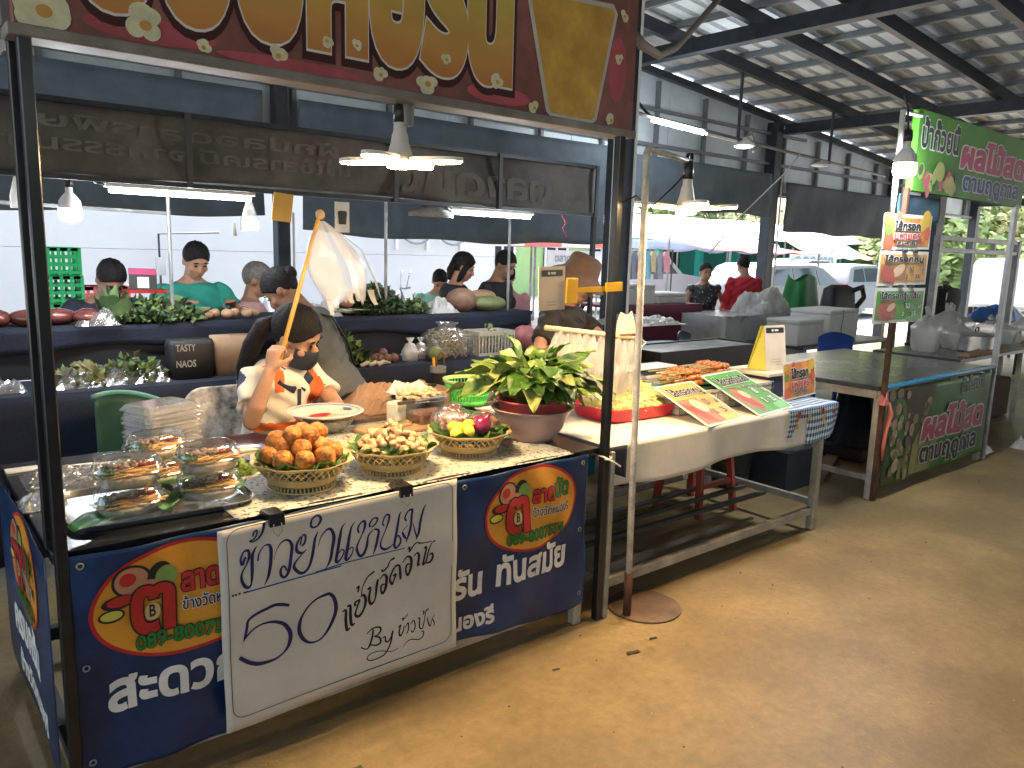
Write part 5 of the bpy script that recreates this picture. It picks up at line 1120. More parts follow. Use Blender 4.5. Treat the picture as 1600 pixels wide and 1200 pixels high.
tag(MB().tube([(2.73, 2.155, 1.96), (2.66, 2.18, 1.88), (2.55, 2.2, 1.79), (2.45, 2.2, 1.83), (2.385, 2.21, 1.80)], .004, 5).build('lamp_cable', BLACKTUBE, None, True), 'thin black cable from the petal lamp to the stall post', 'cable')

# ------------------------------------------------------------------ sausage stall
ss_ = thing('sausage_table', 'pale steel framed table of the sausage stall', 'table', (3.36, 2.72, 0))
MB().box(2.43, 4.30, 2.25, 3.22, .745, .776).build('table_top', M('ply_top', (.4, .33, .25), .6), ss_)
for x in (2.47, 4.26):
    for y in (2.29, 3.18): MB().box(x - .022, x + .022, y - .022, y + .022, .003, .744).build('leg', PALELEG, ss_, bevel=.003)
for y in (2.29, 3.18): MB().box(2.494, 4.236, y - .016, y + .016, .10, .145).build('rail', PALELEG, ss_, bevel=.003)
for x in (2.47, 4.26): MB().box(x - .015, x + .015, 2.314, 3.156, .15, .19).build('rail', PALELEG, ss_, bevel=.003)
for i in range(3): MB().bar((2.5, 2.6 + .12 * i, .162), (4.2, 2.58 + .15 * i, .165), .03, .02).build('floor_slat', M('dark_slat', (.05, .045, .04), .6), ss_)
WCL = M('white_table_cloth', (.60, .585, .54), .75, 0, .07, 4, stain=.12, ss=3, bump=.15, bs=25)
def wc(u, v):
    # over the top, then hanging down the front
    x = 2.40 + 1.60 * u; s = v * 1.16
    if s < .965: return (x, 3.2 - s + .0, TZ + .0015 + .001 * math.sin(20 * x))
    d = s - .965; drop = d * (1. if u > .06 else 1.)
    return (x, 2.232 - .012 * math.sin(7 * x) * d * 4 - .006 * math.sin(19 * x) * d * 4, TZ - drop + .012 * math.sin(6 * x) * (d > .17))
tag(MB().grid(wc, 80, 60, thick=-.0015).build('white_cloth', WCL, None, True), 'white table cloth hanging over the front of the sausage table', 'tablecloth')
def wc2(u, v):
    x = 2.385 + .125 * u; return (x, 2.222 - .004 * math.sin(20 * x), TZ - .003 - v * (.10 + .05 * u))
o = MB().grid(wc2, 8, 6, thick=-.001).build('navy_cloth_patch', NAVY, None, True); tag(o, 'dark navy cloth corner hanging left of the white pole', 'cloth')
# checked cloth at the right end
def checkmat(name):
    m = M(name, (.6, .6, .6), .8); n = m.node_tree.nodes; l = m.node_tree.links; b = n['Principled BSDF']
    tc = n.new('ShaderNodeTexCoord'); mp = n.new('ShaderNodeMapping'); mp.inputs['Scale'].default_value = (1, 1, 1); l.new(tc.outputs['UV'], mp.inputs[0])
    sx = n.new('ShaderNodeSeparateXYZ'); l.new(mp.outputs[0], sx.inputs[0]); fac = []
    for ax, k in (('X', 22.), ('Y', 12.)):
        a = n.new('ShaderNodeMath'); a.operation = 'MULTIPLY'; a.inputs[1].default_value = k; l.new(sx.outputs[ax], a.inputs[0])
        f = n.new('ShaderNodeMath'); f.operation = 'FRACT'; l.new(a.outputs[0], f.inputs[0])
        g_ = n.new('ShaderNodeMath'); g_.operation = 'GREATER_THAN'; g_.inputs[1].default_value = .5; l.new(f.outputs[0], g_.inputs[0]); fac.append(g_)
    ad = n.new('ShaderNodeMath'); ad.operation = 'ADD'; l.new(fac[0].outputs[0], ad.inputs[0]); l.new(fac[1].outputs[0], ad.inputs[1])
    dv = n.new('ShaderNodeMath'); dv.operation = 'MULTIPLY'; dv.inputs[1].default_value = .5; l.new(ad.outputs[0], dv.inputs[0])
    rp = n.new('ShaderNodeValToRGB'); rp.color_ramp.interpolation = 'CONSTANT'; rp.color_ramp.elements[0].color = (.66, .66, .64, 1); rp.color_ramp.elements[1].position = .4; rp.color_ramp.elements[1].color = (.16, .28, .42, 1); e = rp.color_ramp.elements.new(.9); e.color = (.02, .05, .11, 1)
    l.new(dv.outputs[0], rp.inputs[0]); l.new(rp.outputs[0], b.inputs['Base Color']); return m
CHK = checkmat('blue_check')
def cc(u, v):
    x = 3.80 + .53 * u; s = v * .44
    if s < .24: return (x, 2.48 - s, TZ + .004 + .002 * math.sin(30 * x))
    d = s - .24; return (x + .01 * math.sin(20 * d), 2.225 - .02 * math.sin(14 * x) * d * 4 - .008 * math.sin(33 * x) * d * 4, TZ + .002 - d * (.75 + .25 * (u > .2)) + .012 * math.sin(9 * x) * d * 4)
b = MB().grid(cc, 50, 36); me = b.mesh('checked_cloth', CHK, True)
uv = me.uv_layers.new(name='UVMap')
for p in me.polygons:
    for li in p.loop_indices:
        vi = me.loops[li].vertex_index; uv.data[li].uv = ((vi % 51) / 50, (vi // 51) / 36)
o = bpy.data.objects.new('checked_cloth', me); col.objects.link(o); tag(o, 'blue and white checked cloth with fruit print on the table end', 'cloth')
rg = random.Random(14)
for i in range(9):
    u = rg.uniform(.08, .92); v = rg.uniform(.55, .95); p = Vector(cc(u, v)); r = rg.uniform(.013, .02)
    q = MB(); q.add([p + Vector((r * math.cos(a), -.0035 - .002, r * math.sin(a))) for a in np.linspace(0, 6.283, 13)[:-1]], [tuple(range(12))]); pr = q.build('fruit_print', M('print_fruit_%d' % (i % 3), [(.55, .3, .03), (.4, .03, .04), (.5, .35, .05)][i % 3], .7)); attach(pr, o)
# red tray with shredded cabbage
REDP = M('red_plastic', (.55, .02, .045), .3, 0, .06, coat=.2)
def redtray(x, y, rz, sx=1.):
    t = thing('red_tray', 'bright red plastic tray of shredded cabbage on the white cloth', 'tray', (x, y, TZ + .003), rz)
    A, B2 = .26 * sx, .17
    b = MB(); b.loft([sring(A * .86, B2 * .84, .0, 36, 6), sring(A * .9, B2 * .88, .004, 36, 6), sring(A * .99, B2 * .98, .062, 36, 6), sring(A * 1.03, B2 * 1.04, .066, 36, 6), sring(A * 1.03, B2 * 1.04, .07, 36, 6), sring(A * .97, B2 * .96, .068, 36, 6), sring(A * .87, B2 * .85, .006, 36, 6)]); b.build('tray_body', REDP, t, 'auto', world=False)
redtray(2.96, 2.66, -.03)
b = MB(); rg = random.Random(23)
for i in range(1500):
    a = rg.uniform(0, 6.28); r = math.sqrt(rg.random()); px = 2.96 + .235 * r * math.cos(a); py = 2.66 + .15 * r * math.sin(a); hz = TZ + .04 + (1 - r ** 2) * .13 * rg.uniform(.6, 1) + .02
    an = rg.uniform(0, 3.14); L = rg.uniform(.018, .04); d = Vector((math.cos(an) * L, math.sin(an) * L, rg.uniform(-.4, .4) * L)); p = Vector((px, py, hz)); wv = d.orthogonal().normalized() * .0032
    mid = p + Vector((rg.uniform(-.006, .006), rg.uniform(-.006, .006), .006)); b.add([p - d - wv, p - d + wv, mid + wv, mid - wv, p + d + wv, p + d - wv], [(0, 1, 2, 3), (3, 2, 4, 5)], 0 if rg.random() < .7 else 1)
tag(b.build('shredded_cabbage', [M('cabbage_pale', (.50, .47, .22), .5), M('cabbage_green', (.36, .42, .14), .5)]), 'heap of pale yellow shredded cabbage in the red tray', 'cabbage', kind='stuff')
b = MB(); b.ball((2.96, 2.66, TZ + .045), (.235, .15, .11), 24, 12, noise=.05, rg=rg); tag(b.build('cabbage_core', MATS['cabbage_pale'], None, True), 'inner mass of the cabbage heap', 'cabbage', kind='stuff')
# wire basket lined with white film, skewers on banana leaf
wbk = thing('wire_basket', 'low white lined wire basket carrying the sausage skewers', 'basket', (3.62, 2.72, TZ))
x0, x1, y0, y1, z0, z1 = 3.17, 4.02, 2.47, 2.98, TZ + .004, TZ + .112
WIRE = M('wire_grey', (.35, .33, .3), .4, .6)
LIN = M('liner_white', (.66, .60, .50), .6, 0, .08, 6, bump=.2, bs=20)
def side(pa, pb):
    b = MB(); pa = Vector(pa); pb = Vector(pb); n = max(3, int((pb - pa).length / .05))
    for i in range(n + 1): p = pa.lerp(pb, i / n); b.cyl((p.x, p.y, z0), (p.x, p.y, z1), .0017, n=5)
    for k in range(4): z = z0 + (z1 - z0) * k / 3; b.cyl((pa.x, pa.y, z), (pb.x, pb.y, z), .0019, n=5)
    b.build('wire_side', WIRE, wbk)
side((x0, y0, 0), (x1, y0, 0)); side((x0, y1, 0), (x1, y1, 0)); side((x0, y0, 0), (x0, y1, 0)); side((x1, y0, 0), (x1, y1, 0))
b = MB(); e = .006; b.box(x0 + e, x1 - e, y0 + e, y0 + e + .004, z0 + .002, z1 - .002); b.box(x0 + e, x1 - e, y1 - e - .004, y1 - e, z0 + .002, z1 - .002); b.box(x0 + e, x0 + e + .004, y0 + e, y1 - e, z0 + .002, z1 - .002); b.box(x1 - e - .004, x1 - e, y0 + e, y1 - e, z0 + .002, z1 - .002); b.box(x0 + e, x1 - e, y0 + e, y1 - e, z1 - .022, z1 - .016); b.build('liner', LIN, wbk)
for (xa, xb, ya, yb, lab, ph) in ((3.22, 3.66, 2.55, 2.9, 'banana leaf sheet under the front sausage pile', 0), (3.5, 3.99, 2.62, 2.95, 'banana leaf sheet under the rear sausage pile', 2)):
    tag(MB().grid(lambda u, v: (xa + (xb - xa) * u, ya + (yb - ya) * v, TZ + .103 + .006 * math.sin(5 * u + ph) + .008 * v + (.004 if ph else 0)), 12, 6, thick=.001).build('banana_leaf_sheet', M('leaf_sheet', (.02, .11, .03), .35, 0, .15, 10), None, True), lab, 'leaf')
SAU = M('grilled_sausage', (.36, .10, .02), .3, 0, .35, 30, c2=(.52, .20, .05), coat=.25, stain=.35, ss=30); STK = M('bamboo_skewer', (.60, .43, .2), .6)
sk = thing('sausage_skewer', 'x', 'sausage skewer', (0, 0, 0)); sk_first = True
b = MB()
for k in range(4): b.ball((.03 + k * .033, 0, 0), (.02, .0165, .0165), 12, 8)
b.build('sausage', SAU, sk, True, world=False)
MB().cyl((-.13, 0, 0), (.16, 0, 0), .0027, .002, n=6).build('stick', STK, sk, world=False)
def skew(x, y, z, rz, lab, grp):
    global sk_first
    o = sk if sk_first else copy_tree(sk); sk_first = False
    o.location = (x, y, z); o.rotation_euler = (0, 0, rz); o['label'] = lab; o['group'] = grp
rg = random.Random(2)
for (bx_, by2, n1, lab, grp) in ((3.40, 2.60, 7, 'orange grilled sausage skewer in the front left pile', 'skewers in the front pile'), (3.74, 2.66, 7, 'orange grilled sausage skewer in the rear right pile', 'skewers in the rear pile')):
    for lay in range(3):
        for i in range(n1 - lay): skew(bx_ + rg.uniform(-.012, .012), by2 + .034 * i + .017 * lay, TZ + .128 + .029 * lay, R(0) + rg.uniform(-.12, .12), lab, grp)
o = MB().ball((3.30, 2.88, TZ + .125), (.07, .04, .025), 14, 8).build('grey_taro', M('taro_grey', (.2, .15, .12), .7, 0, .2, 20), None, True); tag(o, 'greyish root behind the front sausage pile', 'vegetable')
# menu cards
def card(mtx, w_, h_, P_, kind, fade=1.):
    OR = M('card_orange', (.60, .30, .06), .5, 0, .12, 8); GR = M('card_green', (.06, .28, .03), .5, 0, .12, 8); RD = M('card_red', (.48, .07, .03), .5, 0, .45, 9, c2=(.6, .25, .05))
    MB().box(0, w_, 0, h_, -.003, 0, m=mtx).build('card_back', PRINTWHITE, P_)
    base = {'pork': OR, 'noodle': GR, 'title': RD}[kind]; e = .03 * w_
    flat('card_print', [rrect(e, w_ - e, e, h_ - e, .005, 2)], mtx, base, P_, .0008)
    def im(x, y): return mtx
    mv = lambda x, y: mtx @ Matrix.Translation((x, y, 0))
    if kind == 'title':
        for i, (x, y, r, c) in enumerate([(.12, .2, .1, 0), (.88, .85, .1, 1), (.78, .7, .07, 1), (.1, .6, .07, 2), (.3, .9, .06, 0), (.92, .5, .06, 0), (.06, .85, .06, 1)]):
            flat('flower_print', [ell(x * w_, y * h_, r * w_, r * w_, 14)] , mtx, [M('print_coral', (.6, .1, .05), .5), M('print_sun', (.6, .38, .04), .5), M('print_sprig', (.12, .25, .04), .5)][c], P_, .0016 + .0003 * i)
        letters('ไส้กรอก', mv(.22 * w_, .56 * h_), PRINTBLACK, P_, width=.52 * w_, height=.17 * h_, bold=.05, outline=PRINTWHITE, oc=.06, lift=.004)
        letters('มหานคร', mv(.22 * w_, .30 * h_), M('print_crimson', (.45, .02, .04), .5), P_, width=.54 * w_, height=.15 * h_, bold=.03, outline=PRINTWHITE, oc=.05, lift=.006)
        letters('ต้นตำรับ', mv(.3 * w_, .13 * h_), PRINTBLACK, P_, width=.4 * w_, height=.08 * h_, bold=.03, outline=PRINTWHITE, oc=.05, lift=.004)
        return
    dk = PRINTBLACK
    if kind == 'pork':
        flat('photo_print', [rrect(e * 1.6, .55 * w_, e * 1.6, .62 * h_, .004, 2)], mtx, M('print_brown', (.30, .12, .06), .5, 0, .4, 12), P_, .0016)
        flat('photo_bread', [ell(.40 * w_, .44 * h_, .13 * w_, .16 * h_, 18, .3)], mtx, M('print_bread', (.6, .42, .25), .5), P_, .0022)
        for i in range(4): flat('photo_sausage', [ell((.12 + .055 * i) * w_, (.34 - .03 * i) * h_, .035 * w_, .24 * h_, 16, .35)], mtx, M('print_sausage', (.36, .05, .03), .45), P_, .0026 + .0004 * i)
        ttl = 'ไส้กรอกหมู'
    else:
        flat('photo_plate', [ell(.25 * w_, .36 * h_, .2 * w_, .30 * h_, 28)], mtx, M('print_brown', (.30, .12, .06), .5), P_, .0016)
        for i in range(4): flat('photo_sausage', [ell((.16 + .05 * i) * w_, (.38 - .03 * i) * h_, .035 * w_, .18 * h_, 16, .35)], mtx, M('print_sausage', (.36, .05, .03), .45), P_, .0022 + .0004 * i)
        flat('photo_leaf', [ell(.32 * w_, .45 * h_, .08 * w_, .1 * h_, 16, .3)], mtx, M('print_bread', (.6, .42, .25), .5), P_, .004)
        flat('cloud_print', [ell(.85 * w_, .13 * h_, .09 * w_, .12 * h_, 18), ell(.72 * w_, .1 * h_, .08 * w_, .08 * h_, 18)], mtx, M('print_mint', (.15, .4, .15), .5), P_, .0016)
        ttl = 'ไส้กรอกวุ้นเส้น'
    letters(ttl, mv(.10 * w_, .70 * h_), dk, P_, width=.78 * w_, height=.12 * h_, bold=.04, outline=PRINTWHITE, oc=.05, lift=.0046)
    letters('1 ไม้ 13 บ.', mv(.54 * w_, .42 * h_), dk if kind == 'pork' else PRINTWHITE, P_, width=.40 * w_, height=.09 * h_, bold=.03, outline=PRINTWHITE if kind == 'pork' else dk, oc=.04, lift=.0046)
    letters('2 ไม้ 25 บ.', mv(.54 * w_, .20 * h_), dk if kind == 'pork' else PRINTWHITE, P_, width=.40 * w_, height=.09 * h_, bold=.03, outline=PRINTWHITE if kind == 'pork' else dk, oc=.04, lift=.0046)
def cardthing(nm, lab, o, xv, yv, w_, h_, kind):
    t = thing(nm, lab, 'sign', o); card(frame(o, xv, yv), w_, h_, t, kind); return t
cardthing('menu_card', 'orange pork sausage price card leaning on the wire basket', (3.09, 2.225, TZ + .004), (1, .10, .0), (.42, .72, .30), .35, .36, 'pork')
cardthing('menu_card', 'green sausage price card leaning on the basket, right of the orange one', (3.54, 2.235, TZ + .004), (1, .12, 0), (.42, .72, .30), .40, .40, 'noodle')
cardthing('menu_card', 'small red sausage shop card standing on the checked cloth', (4.02, 2.395, TZ + .006), (1, -.02, .05), (.0, .08, 1), .33, .22, 'title')
# navy box and folded pay stand
t = thing('navy_box', 'dark navy box with a pale lid behind the red card', 'box', (4.17, 2.66, TZ))
MB().box(4.04, 4.29, 2.52, 2.80, TZ + .005, TZ + .125).build('box_body', M('box_navy', (.02, .025, .06), .5), t, bevel=.004)
MB().box(4.03, 4.30, 2.51, 2.81, TZ + .127, TZ + .15).build('lid', M('lid_cream', (.66, .58, .42), .5), t, bevel=.004)
def pay_face(P_, mtx, w_, h_):
    flat('header_print', [rrect(.06 * w_, .94 * w_, .83 * h_, .95 * h_, .002, 2)], mtx, PRINTBLACK, P_, .0008)
    flat('header_mark', [ell(.38 * w_, .89 * h_, .05 * w_, .03 * h_, 12), rrect(.48 * w_, .66 * w_, .87 * h_, .91 * h_, .001, 1)], mtx, PRINTWHITE, P_, .0016)
    for k, (a, b2) in enumerate(((.3, .7), (.25, .75), (.5, .9))): flat('line_print', [rrect(a * w_, b2 * w_, (.24 - .06 * k) * h_, (.255 - .06 * k) * h_, .0005, 1)], mtx, M('print_faint', (.35, .33, .3), .6), P_, .0008)
t = thing('folded_pay_stand', 'folded pale card stand on the navy box lid', 'stand', (4.17, 2.64, TZ + .152))
P0 = Vector((4.11, 2.58, TZ + .152)); m1 = frame(P0, (1, -.18, 0), (.03, .16, 1))
MB().box(0, .17, 0, .27, -.003, 0, m=m1).build('front_face', M('card_beige', (.58, .50, .40), .55), t); pay_face(t, m1, .17, .27)
m2 = frame(P0 + Vector((.0, .13, 0)), (1, -.18, 0), (.03, -.32, 1)); MB().box(0, .17, 0, .275, -.006, -.003, m=m2).build('rear_face', M('card_yellow', (.6, .55, .08), .5), t)
MB().add([P0 + Vector((-.001, .004, .0)), P0 + Vector((-.001, .126, 0)), P0 + Vector((.006, .045, .262))], [(0, 1, 2)]).build('inner_gusset', MATS['card_yellow'], t)
# grill, chests, lid behind
t = thing('charcoal_grill', 'long black steel charcoal grill behind the sausages', 'grill', (4.35, 3.3, .78))
GRL = M('grill_black', (.02, .018, .016), .45, .4, .4, 8, stain=.3)
b = MB(); b.box(3.86, 5.0, 3.18, 3.2, .86, .985); b.box(3.86, 5.0, 3.56, 3.58, .86, .985); b.box(3.86, 3.88, 3.2, 3.56, .86, .985); b.box(4.98, 5.0, 3.2, 3.56, .86, .985); b.box(3.86, 5.0, 3.18, 3.58, .84, .86); b.build('body', GRL, t)
b = MB()
for k in range(26): y_ = 3.205 + .0142 * k; b.cyl((3.87, y_, .972), (4.99, y_, .972), .003, n=5)
b.build('grate', GREYSTEEL, t)
for x in (3.95, 4.9):
    for y in (3.22, 3.54): MB().box(x - .015, x + .015, y - .015, y + .015, .003, .839).build('leg', GRL, t)
t = thing('steel_cooler', 'grey glass sided food cabinet left of the grill', 'cabinet', (3.55, 3.05, TZ))
MB().box(3.22, 3.82, 3.03, 3.17, TZ + .004, TZ + .135).build('cabinet_body', M('cab_glass', (.05, .07, .075), .15, 0, .2, 6, spec=.8), t, bevel=.008)
MB().box(3.21, 3.83, 3.02, 3.18, TZ + .136, TZ + .15).build('cabinet_top', WHITE, t, bevel=.004)
MB().box(3.225, 3.30, 3.024, 3.029, TZ + .02, TZ + .12).build('vent_panel', PRINTBLACK, t)
for k in range(5): MB().box(3.232, 3.293, 3.018, 3.0235, TZ + .03 + .018 * k, TZ + .036 + .018 * k).build('vent_slat', GREYSTEEL, t)
t = thing('blue_lid_tub', 'white tub with a bright blue lid behind the grill', 'tub', (4.75, 3.95, 0))
MB().box(4.4, 5.1, 3.75, 4.15, .004, .86).build('tub_body', M('tub_dark', (.06, .06, .06), .6), t, bevel=.01)
b = MB(); b.loft([sring(.36, .2, .862, 32, 4, (4.75, 3.95)), sring(.39, .225, .866, 32, 4, (4.75, 3.95)), sring(.385, .22, .9, 32, 4, (4.75, 3.95)), sring(.2, .1, .915, 32, 4, (4.75, 3.95))]); b.build('lid', M('lid_blue', (.04, .30, .55), .4, 0, .08), t, True)
crumple(5.15, 4.55, 1.0, .8, .5, .08, 'pale crumpled plastic bags lying behind the blue lid', 33, clear_mat('milky_bag', (.95, .95, .94), .2, .55, .3), 'plastic_bags', 'plastic bag', 22)
# rod with hanging bags
t = thing('bag_rod', 'pale bamboo rod across the sausage stall for hanging bags', 'rod', (2.6, 2.6, 1.2))
MB().tube([(2.345, 2.60, 1.26), (2.65, 2.60, 1.222), (2.985, 2.60, 1.178)], .0125, 10).build('rod_body', M('bamboo_pale', (.55, .42, .26), .5, 0, .15, 8), t, True)
MB().tube([(2.99, 2.6, 1.178), (2.8, 2.4, 1.19), (2.48, 2.17, 1.2)], .004, 5).build('tie_wire', GREYSTEEL, t)
BAGM = clear_mat('thin_milky_bag', (.93, .91, .88), .10, .34, .3)
for i, (x, w_, lab) in enumerate([(2.44, .10, 'milky plastic bag hanging at the left end of the rod'), (2.53, .11, 'milky plastic bag, second from the left on the rod'), (2.62, .11, 'milky plastic bag hanging behind the black post'), (2.73, .11, 'milky plastic bag hanging right of the black post'), (2.83, .1, 'milky plastic bag, second from the right on the rod'), (2.91, .09, 'milky plastic bag hanging at the right end of the rod')]):
    r = random.Random(70 + i); ph = r.uniform(0, 6); ln = r.uniform(.26, .33)
    def hbag(u, v):
        a = 2 * math.pi * u; wv = w_ * (.40 + .40 * min(1, v * 3.)) * (1 + .10 * math.sin(5 * a + ph)); dp = .026 * (.15 + .85 * min(1, v * 2)) * (1 + .3 * math.sin(7 * a + 5 * v + ph))
        zt = 1.245 - .131 * (x - 2.45) - v * ln + (.015 * math.sin(6 * a + ph) if v > .9 else 0)
        return (x + wv * math.cos(a) * .8, 2.60 + dp * math.sin(a) + .008 * math.sin(9 * v + 4 * a + ph), zt)
    tag(MB().grid(hbag, 26, 12).build('hanging_bag', BAGM, None, True), lab, 'plastic bag', 'bags on the rod')
o = crumple(2.88, 2.605, 1.21, .12, .05, .12, 'crumpled beige paper bag on top of the rod', 3, M('beige_paper', (.62, .46, .30), .7), 'paper_bag', 'paper bag', 8)
# price clamp with blank pay card
t = thing('yellow_clamp', 'yellow plastic clamp sticking out from the black post', 'clamp', (2.4, 2.24, 1.46))
YP = M('yellow_plastic', (.72, .42, .02), .4, 0, .06)
MB().bar((2.365, 2.205, 1.458), (2.15, 2.21, 1.452), .006, .020).build('arm', YP, t); MB().box(2.085, 2.15, 2.200, 2.2085, 1.40, 1.50).build('jaw', YP, t, bevel=.004); MB().bar((2.30, 2.198, 1.462), (2.392, 2.196, 1.466), .008, .036).build('head', YP, t)
t = thing('pay_card', 'clear sleeved white pay card held by the yellow clamp', 'card', (2.02, 2.21, 1.38))
mp_ = frame((1.955, 2.212, 1.375), (1, 0, .03), (-.03, 0, 1)); MB().box(0, .135, 0, .165, -.003, 0, m=mp_).build('card_face', M('card_beige', (.58, .50, .40), .55), t)
flat('header_print', [rrect(.012, .122, .128, .152, .002, 2)], mp_, M('print_slate', (.05, .07, .07), .5), t, .0008); flat('header_mark', [ell(.05, .14, .006, .006, 12), rrect(.06, .085, .136, .144, .001, 1)], mp_, PRINTWHITE, t, .0016)
for k in range(2): flat('line_print', [rrect(.04, .09, .03 - .012 * k, .034 - .012 * k, .0005, 1)], mp_, M('print_faint', (.35, .33, .3), .6), t, .0008)
# tie at the post
tag(MB().tube([(2.352, 2.205, .74), (2.372, 2.2, .735), (2.395, 2.207, .74), (2.392, 2.25, .742), (2.36, 2.252, .745), (2.35, 2.21, .748), (2.40, 2.19, .72), (2.43, 2.185, .70)], .004, 5).build('twine_knot', M('white_twine', (.6, .58, .52), .8), None, True), 'white twine knotted round the black post at table height', 'twine')
# under the table: stool, bucket, crate
t = thing('red_stool', 'red plastic stool under the sausage table', 'stool', (4.0, 2.95, 0))
RS = M('stool_red', (.28, .05, .03), .45, 0, .1)
MB().box(3.83, 4.17, 2.79, 3.11, .42, .45).build('seat', RS, t, bevel=.01)
for sx in (-1, 1):
    for sy in (-1, 1): MB().bar((4.0 + .14 * sx, 2.95 + .13 * sy, .419), (4.0 + .18 * sx, 2.95 + .17 * sy, .004), .04, .03).build('leg', RS, t)
for sy in (-1, 1): MB().bar((4.0 - .155, 2.95 + .153 * sy, .2), (4.0 + .155, 2.95 + .153 * sy, .2), .02, .03).build('stretcher', RS, t)
t = thing('grey_bucket', 'dark bucket with a pale rim under the sausage table', 'bucket', (4.62, 3.12, 0))
MB().lathe([(0, .003), (.12, .003), (.15, .26), (.16, .262), (.16, .275), (.145, .27), (.115, .01), (0, .01)], (4.62, 3.12, 0), 28).build('bucket_body', M('bucket_dark', (.03, .04, .05), .5), t, True)
t = thing('white_pail', 'white plastic pail standing beyond the checked cloth', 'pail', (5.0, 2.95, 0))
MB().lathe([(0, .28), (.16, .28), (.185, .6), (.192, .602), (.192, .615), (.18, .61), (.155, .29), (0, .29)], (4.95, 2.95, 0), 28).build('pail_body', M('pail_white', (.5, .53, .56), .5), t, True)
MB().box(4.78, 5.12, 2.78, 3.12, .003, .278).build('pail_stand', STEEL, t)

# ------------------------------------------------------------------ green fruit stall
gs = thing('green_fruit_stall', 'empty fruit stall table with grey top and blue front edge', 'stall', (6.1, 2.9, 0))
GTOP = M('grey_table_film', (.07, .075, .08), .28, 0, .2, 3, stain=.25, ss=2, coat=.3)
MB().box(5.10, 7.02, 2.36, 3.62, .752, .782).build('table_top', GTOP, gs, bevel=.003)
MB().box(5.10, 5.115, 2.37, 3.61, .70, .751).build('edge_board', PALELEG, gs)
MB().tube([(5.16, 2.345, .775), (6.2, 2.343, .778), (7.0, 2.345, .78)], .018, 8).build('blue_pipe', M('blue_pipe', (.05, .24, .42), .4), gs, True)
for x in (5.14, 6.98):
    for y in (2.375, 3.58): MB().box(x - .025, x + .025, y - .02, y + .02, .003, .75).build('leg', PALEWOOD, gs, bevel=.003)
MB().box(5.166, 6.954, 2.36, 2.392, .09, .135).build('rail', PALEWOOD, gs); MB().box(5.125, 5.155, 2.396, 3.559, .13, .165).build('rail', PALEWOOD, gs); MB().box(5.166, 6.954, 3.56, 3.6, .1, .135).build('rail', PALEWOOD, gs)
for x in (5.135, 7.0): MB().box(x - .016, x + .016, 2.325, 2.357, .003 if x < 6 else .79, 2.06).build('post', RUST if x < 6 else GREYSTEEL, gs, bevel=.003)
MB().box(7.03, 7.06, 2.33, 2.36, .003, 2.06).build('post', GREYSTEEL, gs, bevel=.003)
GSG = M('sign_green', (.03, .18, .035), .5, 0, .35, 1.2, c2=(.10, .30, .03), stain=.15, ss=2)
s2 = thing('green_fruit_sign', 'green fruit shop sign with white edged Thai lettering', 'sign', (6.1, 2.33, 2.05))
MB().box(5.19, 7.1, 2.332, 2.38, 2.045, 2.545).build('panel', GSG, s2, bevel=.003)
f0 = lambda x, z: frame((x, 2.3315, z), (1, 0, 0), (0, 0, 1))
letters('ป้าก๊วยนี้', f0(5.245, 2.325), M('print_deep_green', (.012, .05, .03), .5), s2, width=.56, height=.115, bold=.035, outline=PRINTWHITE, oc=.04)
letters('ผลไม้สด', f0(5.88, 2.255), M('print_magenta', (.45, .06, .14), .5), s2, width=1.15, height=.125, bold=.05, outline=PRINTWHITE, oc=.045, shear=.1)
letters('ตามฤดูกาล', f0(5.95, 2.105), M('print_deep_blue', (.03, .06, .22), .5), s2, width=1.03, height=.085, bold=.04, outline=PRINTWHITE, oc=.045)
rg = random.Random(17)
for i in range(26):
    x = rg.uniform(5.24, 5.84); z = rg.uniform(2.06, 2.19); flat('fruit_print', [ell(x, z, rg.uniform(.025, .06), rg.uniform(.02, .045), 14, rg.uniform(0, 3))], frame((0, 2.3315, 0), (1, 0, 0), (0, 0, 1)), [M('print_melon', (.32, .36, .12), .5), M('print_pinkfruit', (.4, .1, .12), .5), M('print_straw', (.42, .36, .16), .5), M('print_dkgreen', (.05, .12, .04), .5)][i % 4], s2, .0008 + .0002 * i)
flat('melon_print', [ell(5.55, 2.19, .075, .062, 20)], frame((0, 2.3315, 0), (1, 0, 0), (0, 0, 1)), MATS['print_melon'], s2, .0062)
g2 = thing('green_front_banner', 'green vinyl banner with fruit photo on the fruit stall front', 'banner', (6.1, 2.345, .1))
def gy(x, z): return 2.334 - .006 * math.sin(5 * x + 3 * z) - .004 * math.sin(13 * x)
MB().grid(lambda u, v: (5.20 + 1.77 * u, gy(5.20 + 1.77 * u, .745 - .66 * v), .745 - .66 * v), 60, 20, thick=-.0015).build('cloth', M('banner_green', (.02, .09, .02), .45, 0, .35, 1.4, c2=(.05, .16, .03), stain=.3, ss=3), g2, True)
gm = lambda x, y, l: (x, gy(x, y) - .0025 - l, y)
rg = random.Random(27)
cl_ = [M('print_longan_%d' % i, c, .5, 0, .4, 22) for i, c in enumerate([(.20, .14, .08), (.10, .07, .04), (.30, .22, .12), (.16, .15, .05), (.34, .28, .17)])]
flat('photo_ground', [[(5.21, .10), (5.55, .10), (5.62, .3), (5.78, .48), (5.92, .735), (5.21, .735)]], None, M('print_shade_brown', (.05, .04, .02), .5, 0, .5, 8), g2, .0004, gm)
for i in range(70):
    z = rg.uniform(.12, .72); xm = 5.5 + .55 * (z - .1) ** 1.1; x = rg.uniform(5.25, xm + .08); r = rg.uniform(.02, .045)
    flat('fruit_print', [ell(x, z, r, r * rg.uniform(.8, 1.1), 12)], None, cl_[i % 5], g2, .0008 + .00008 * i, gm)
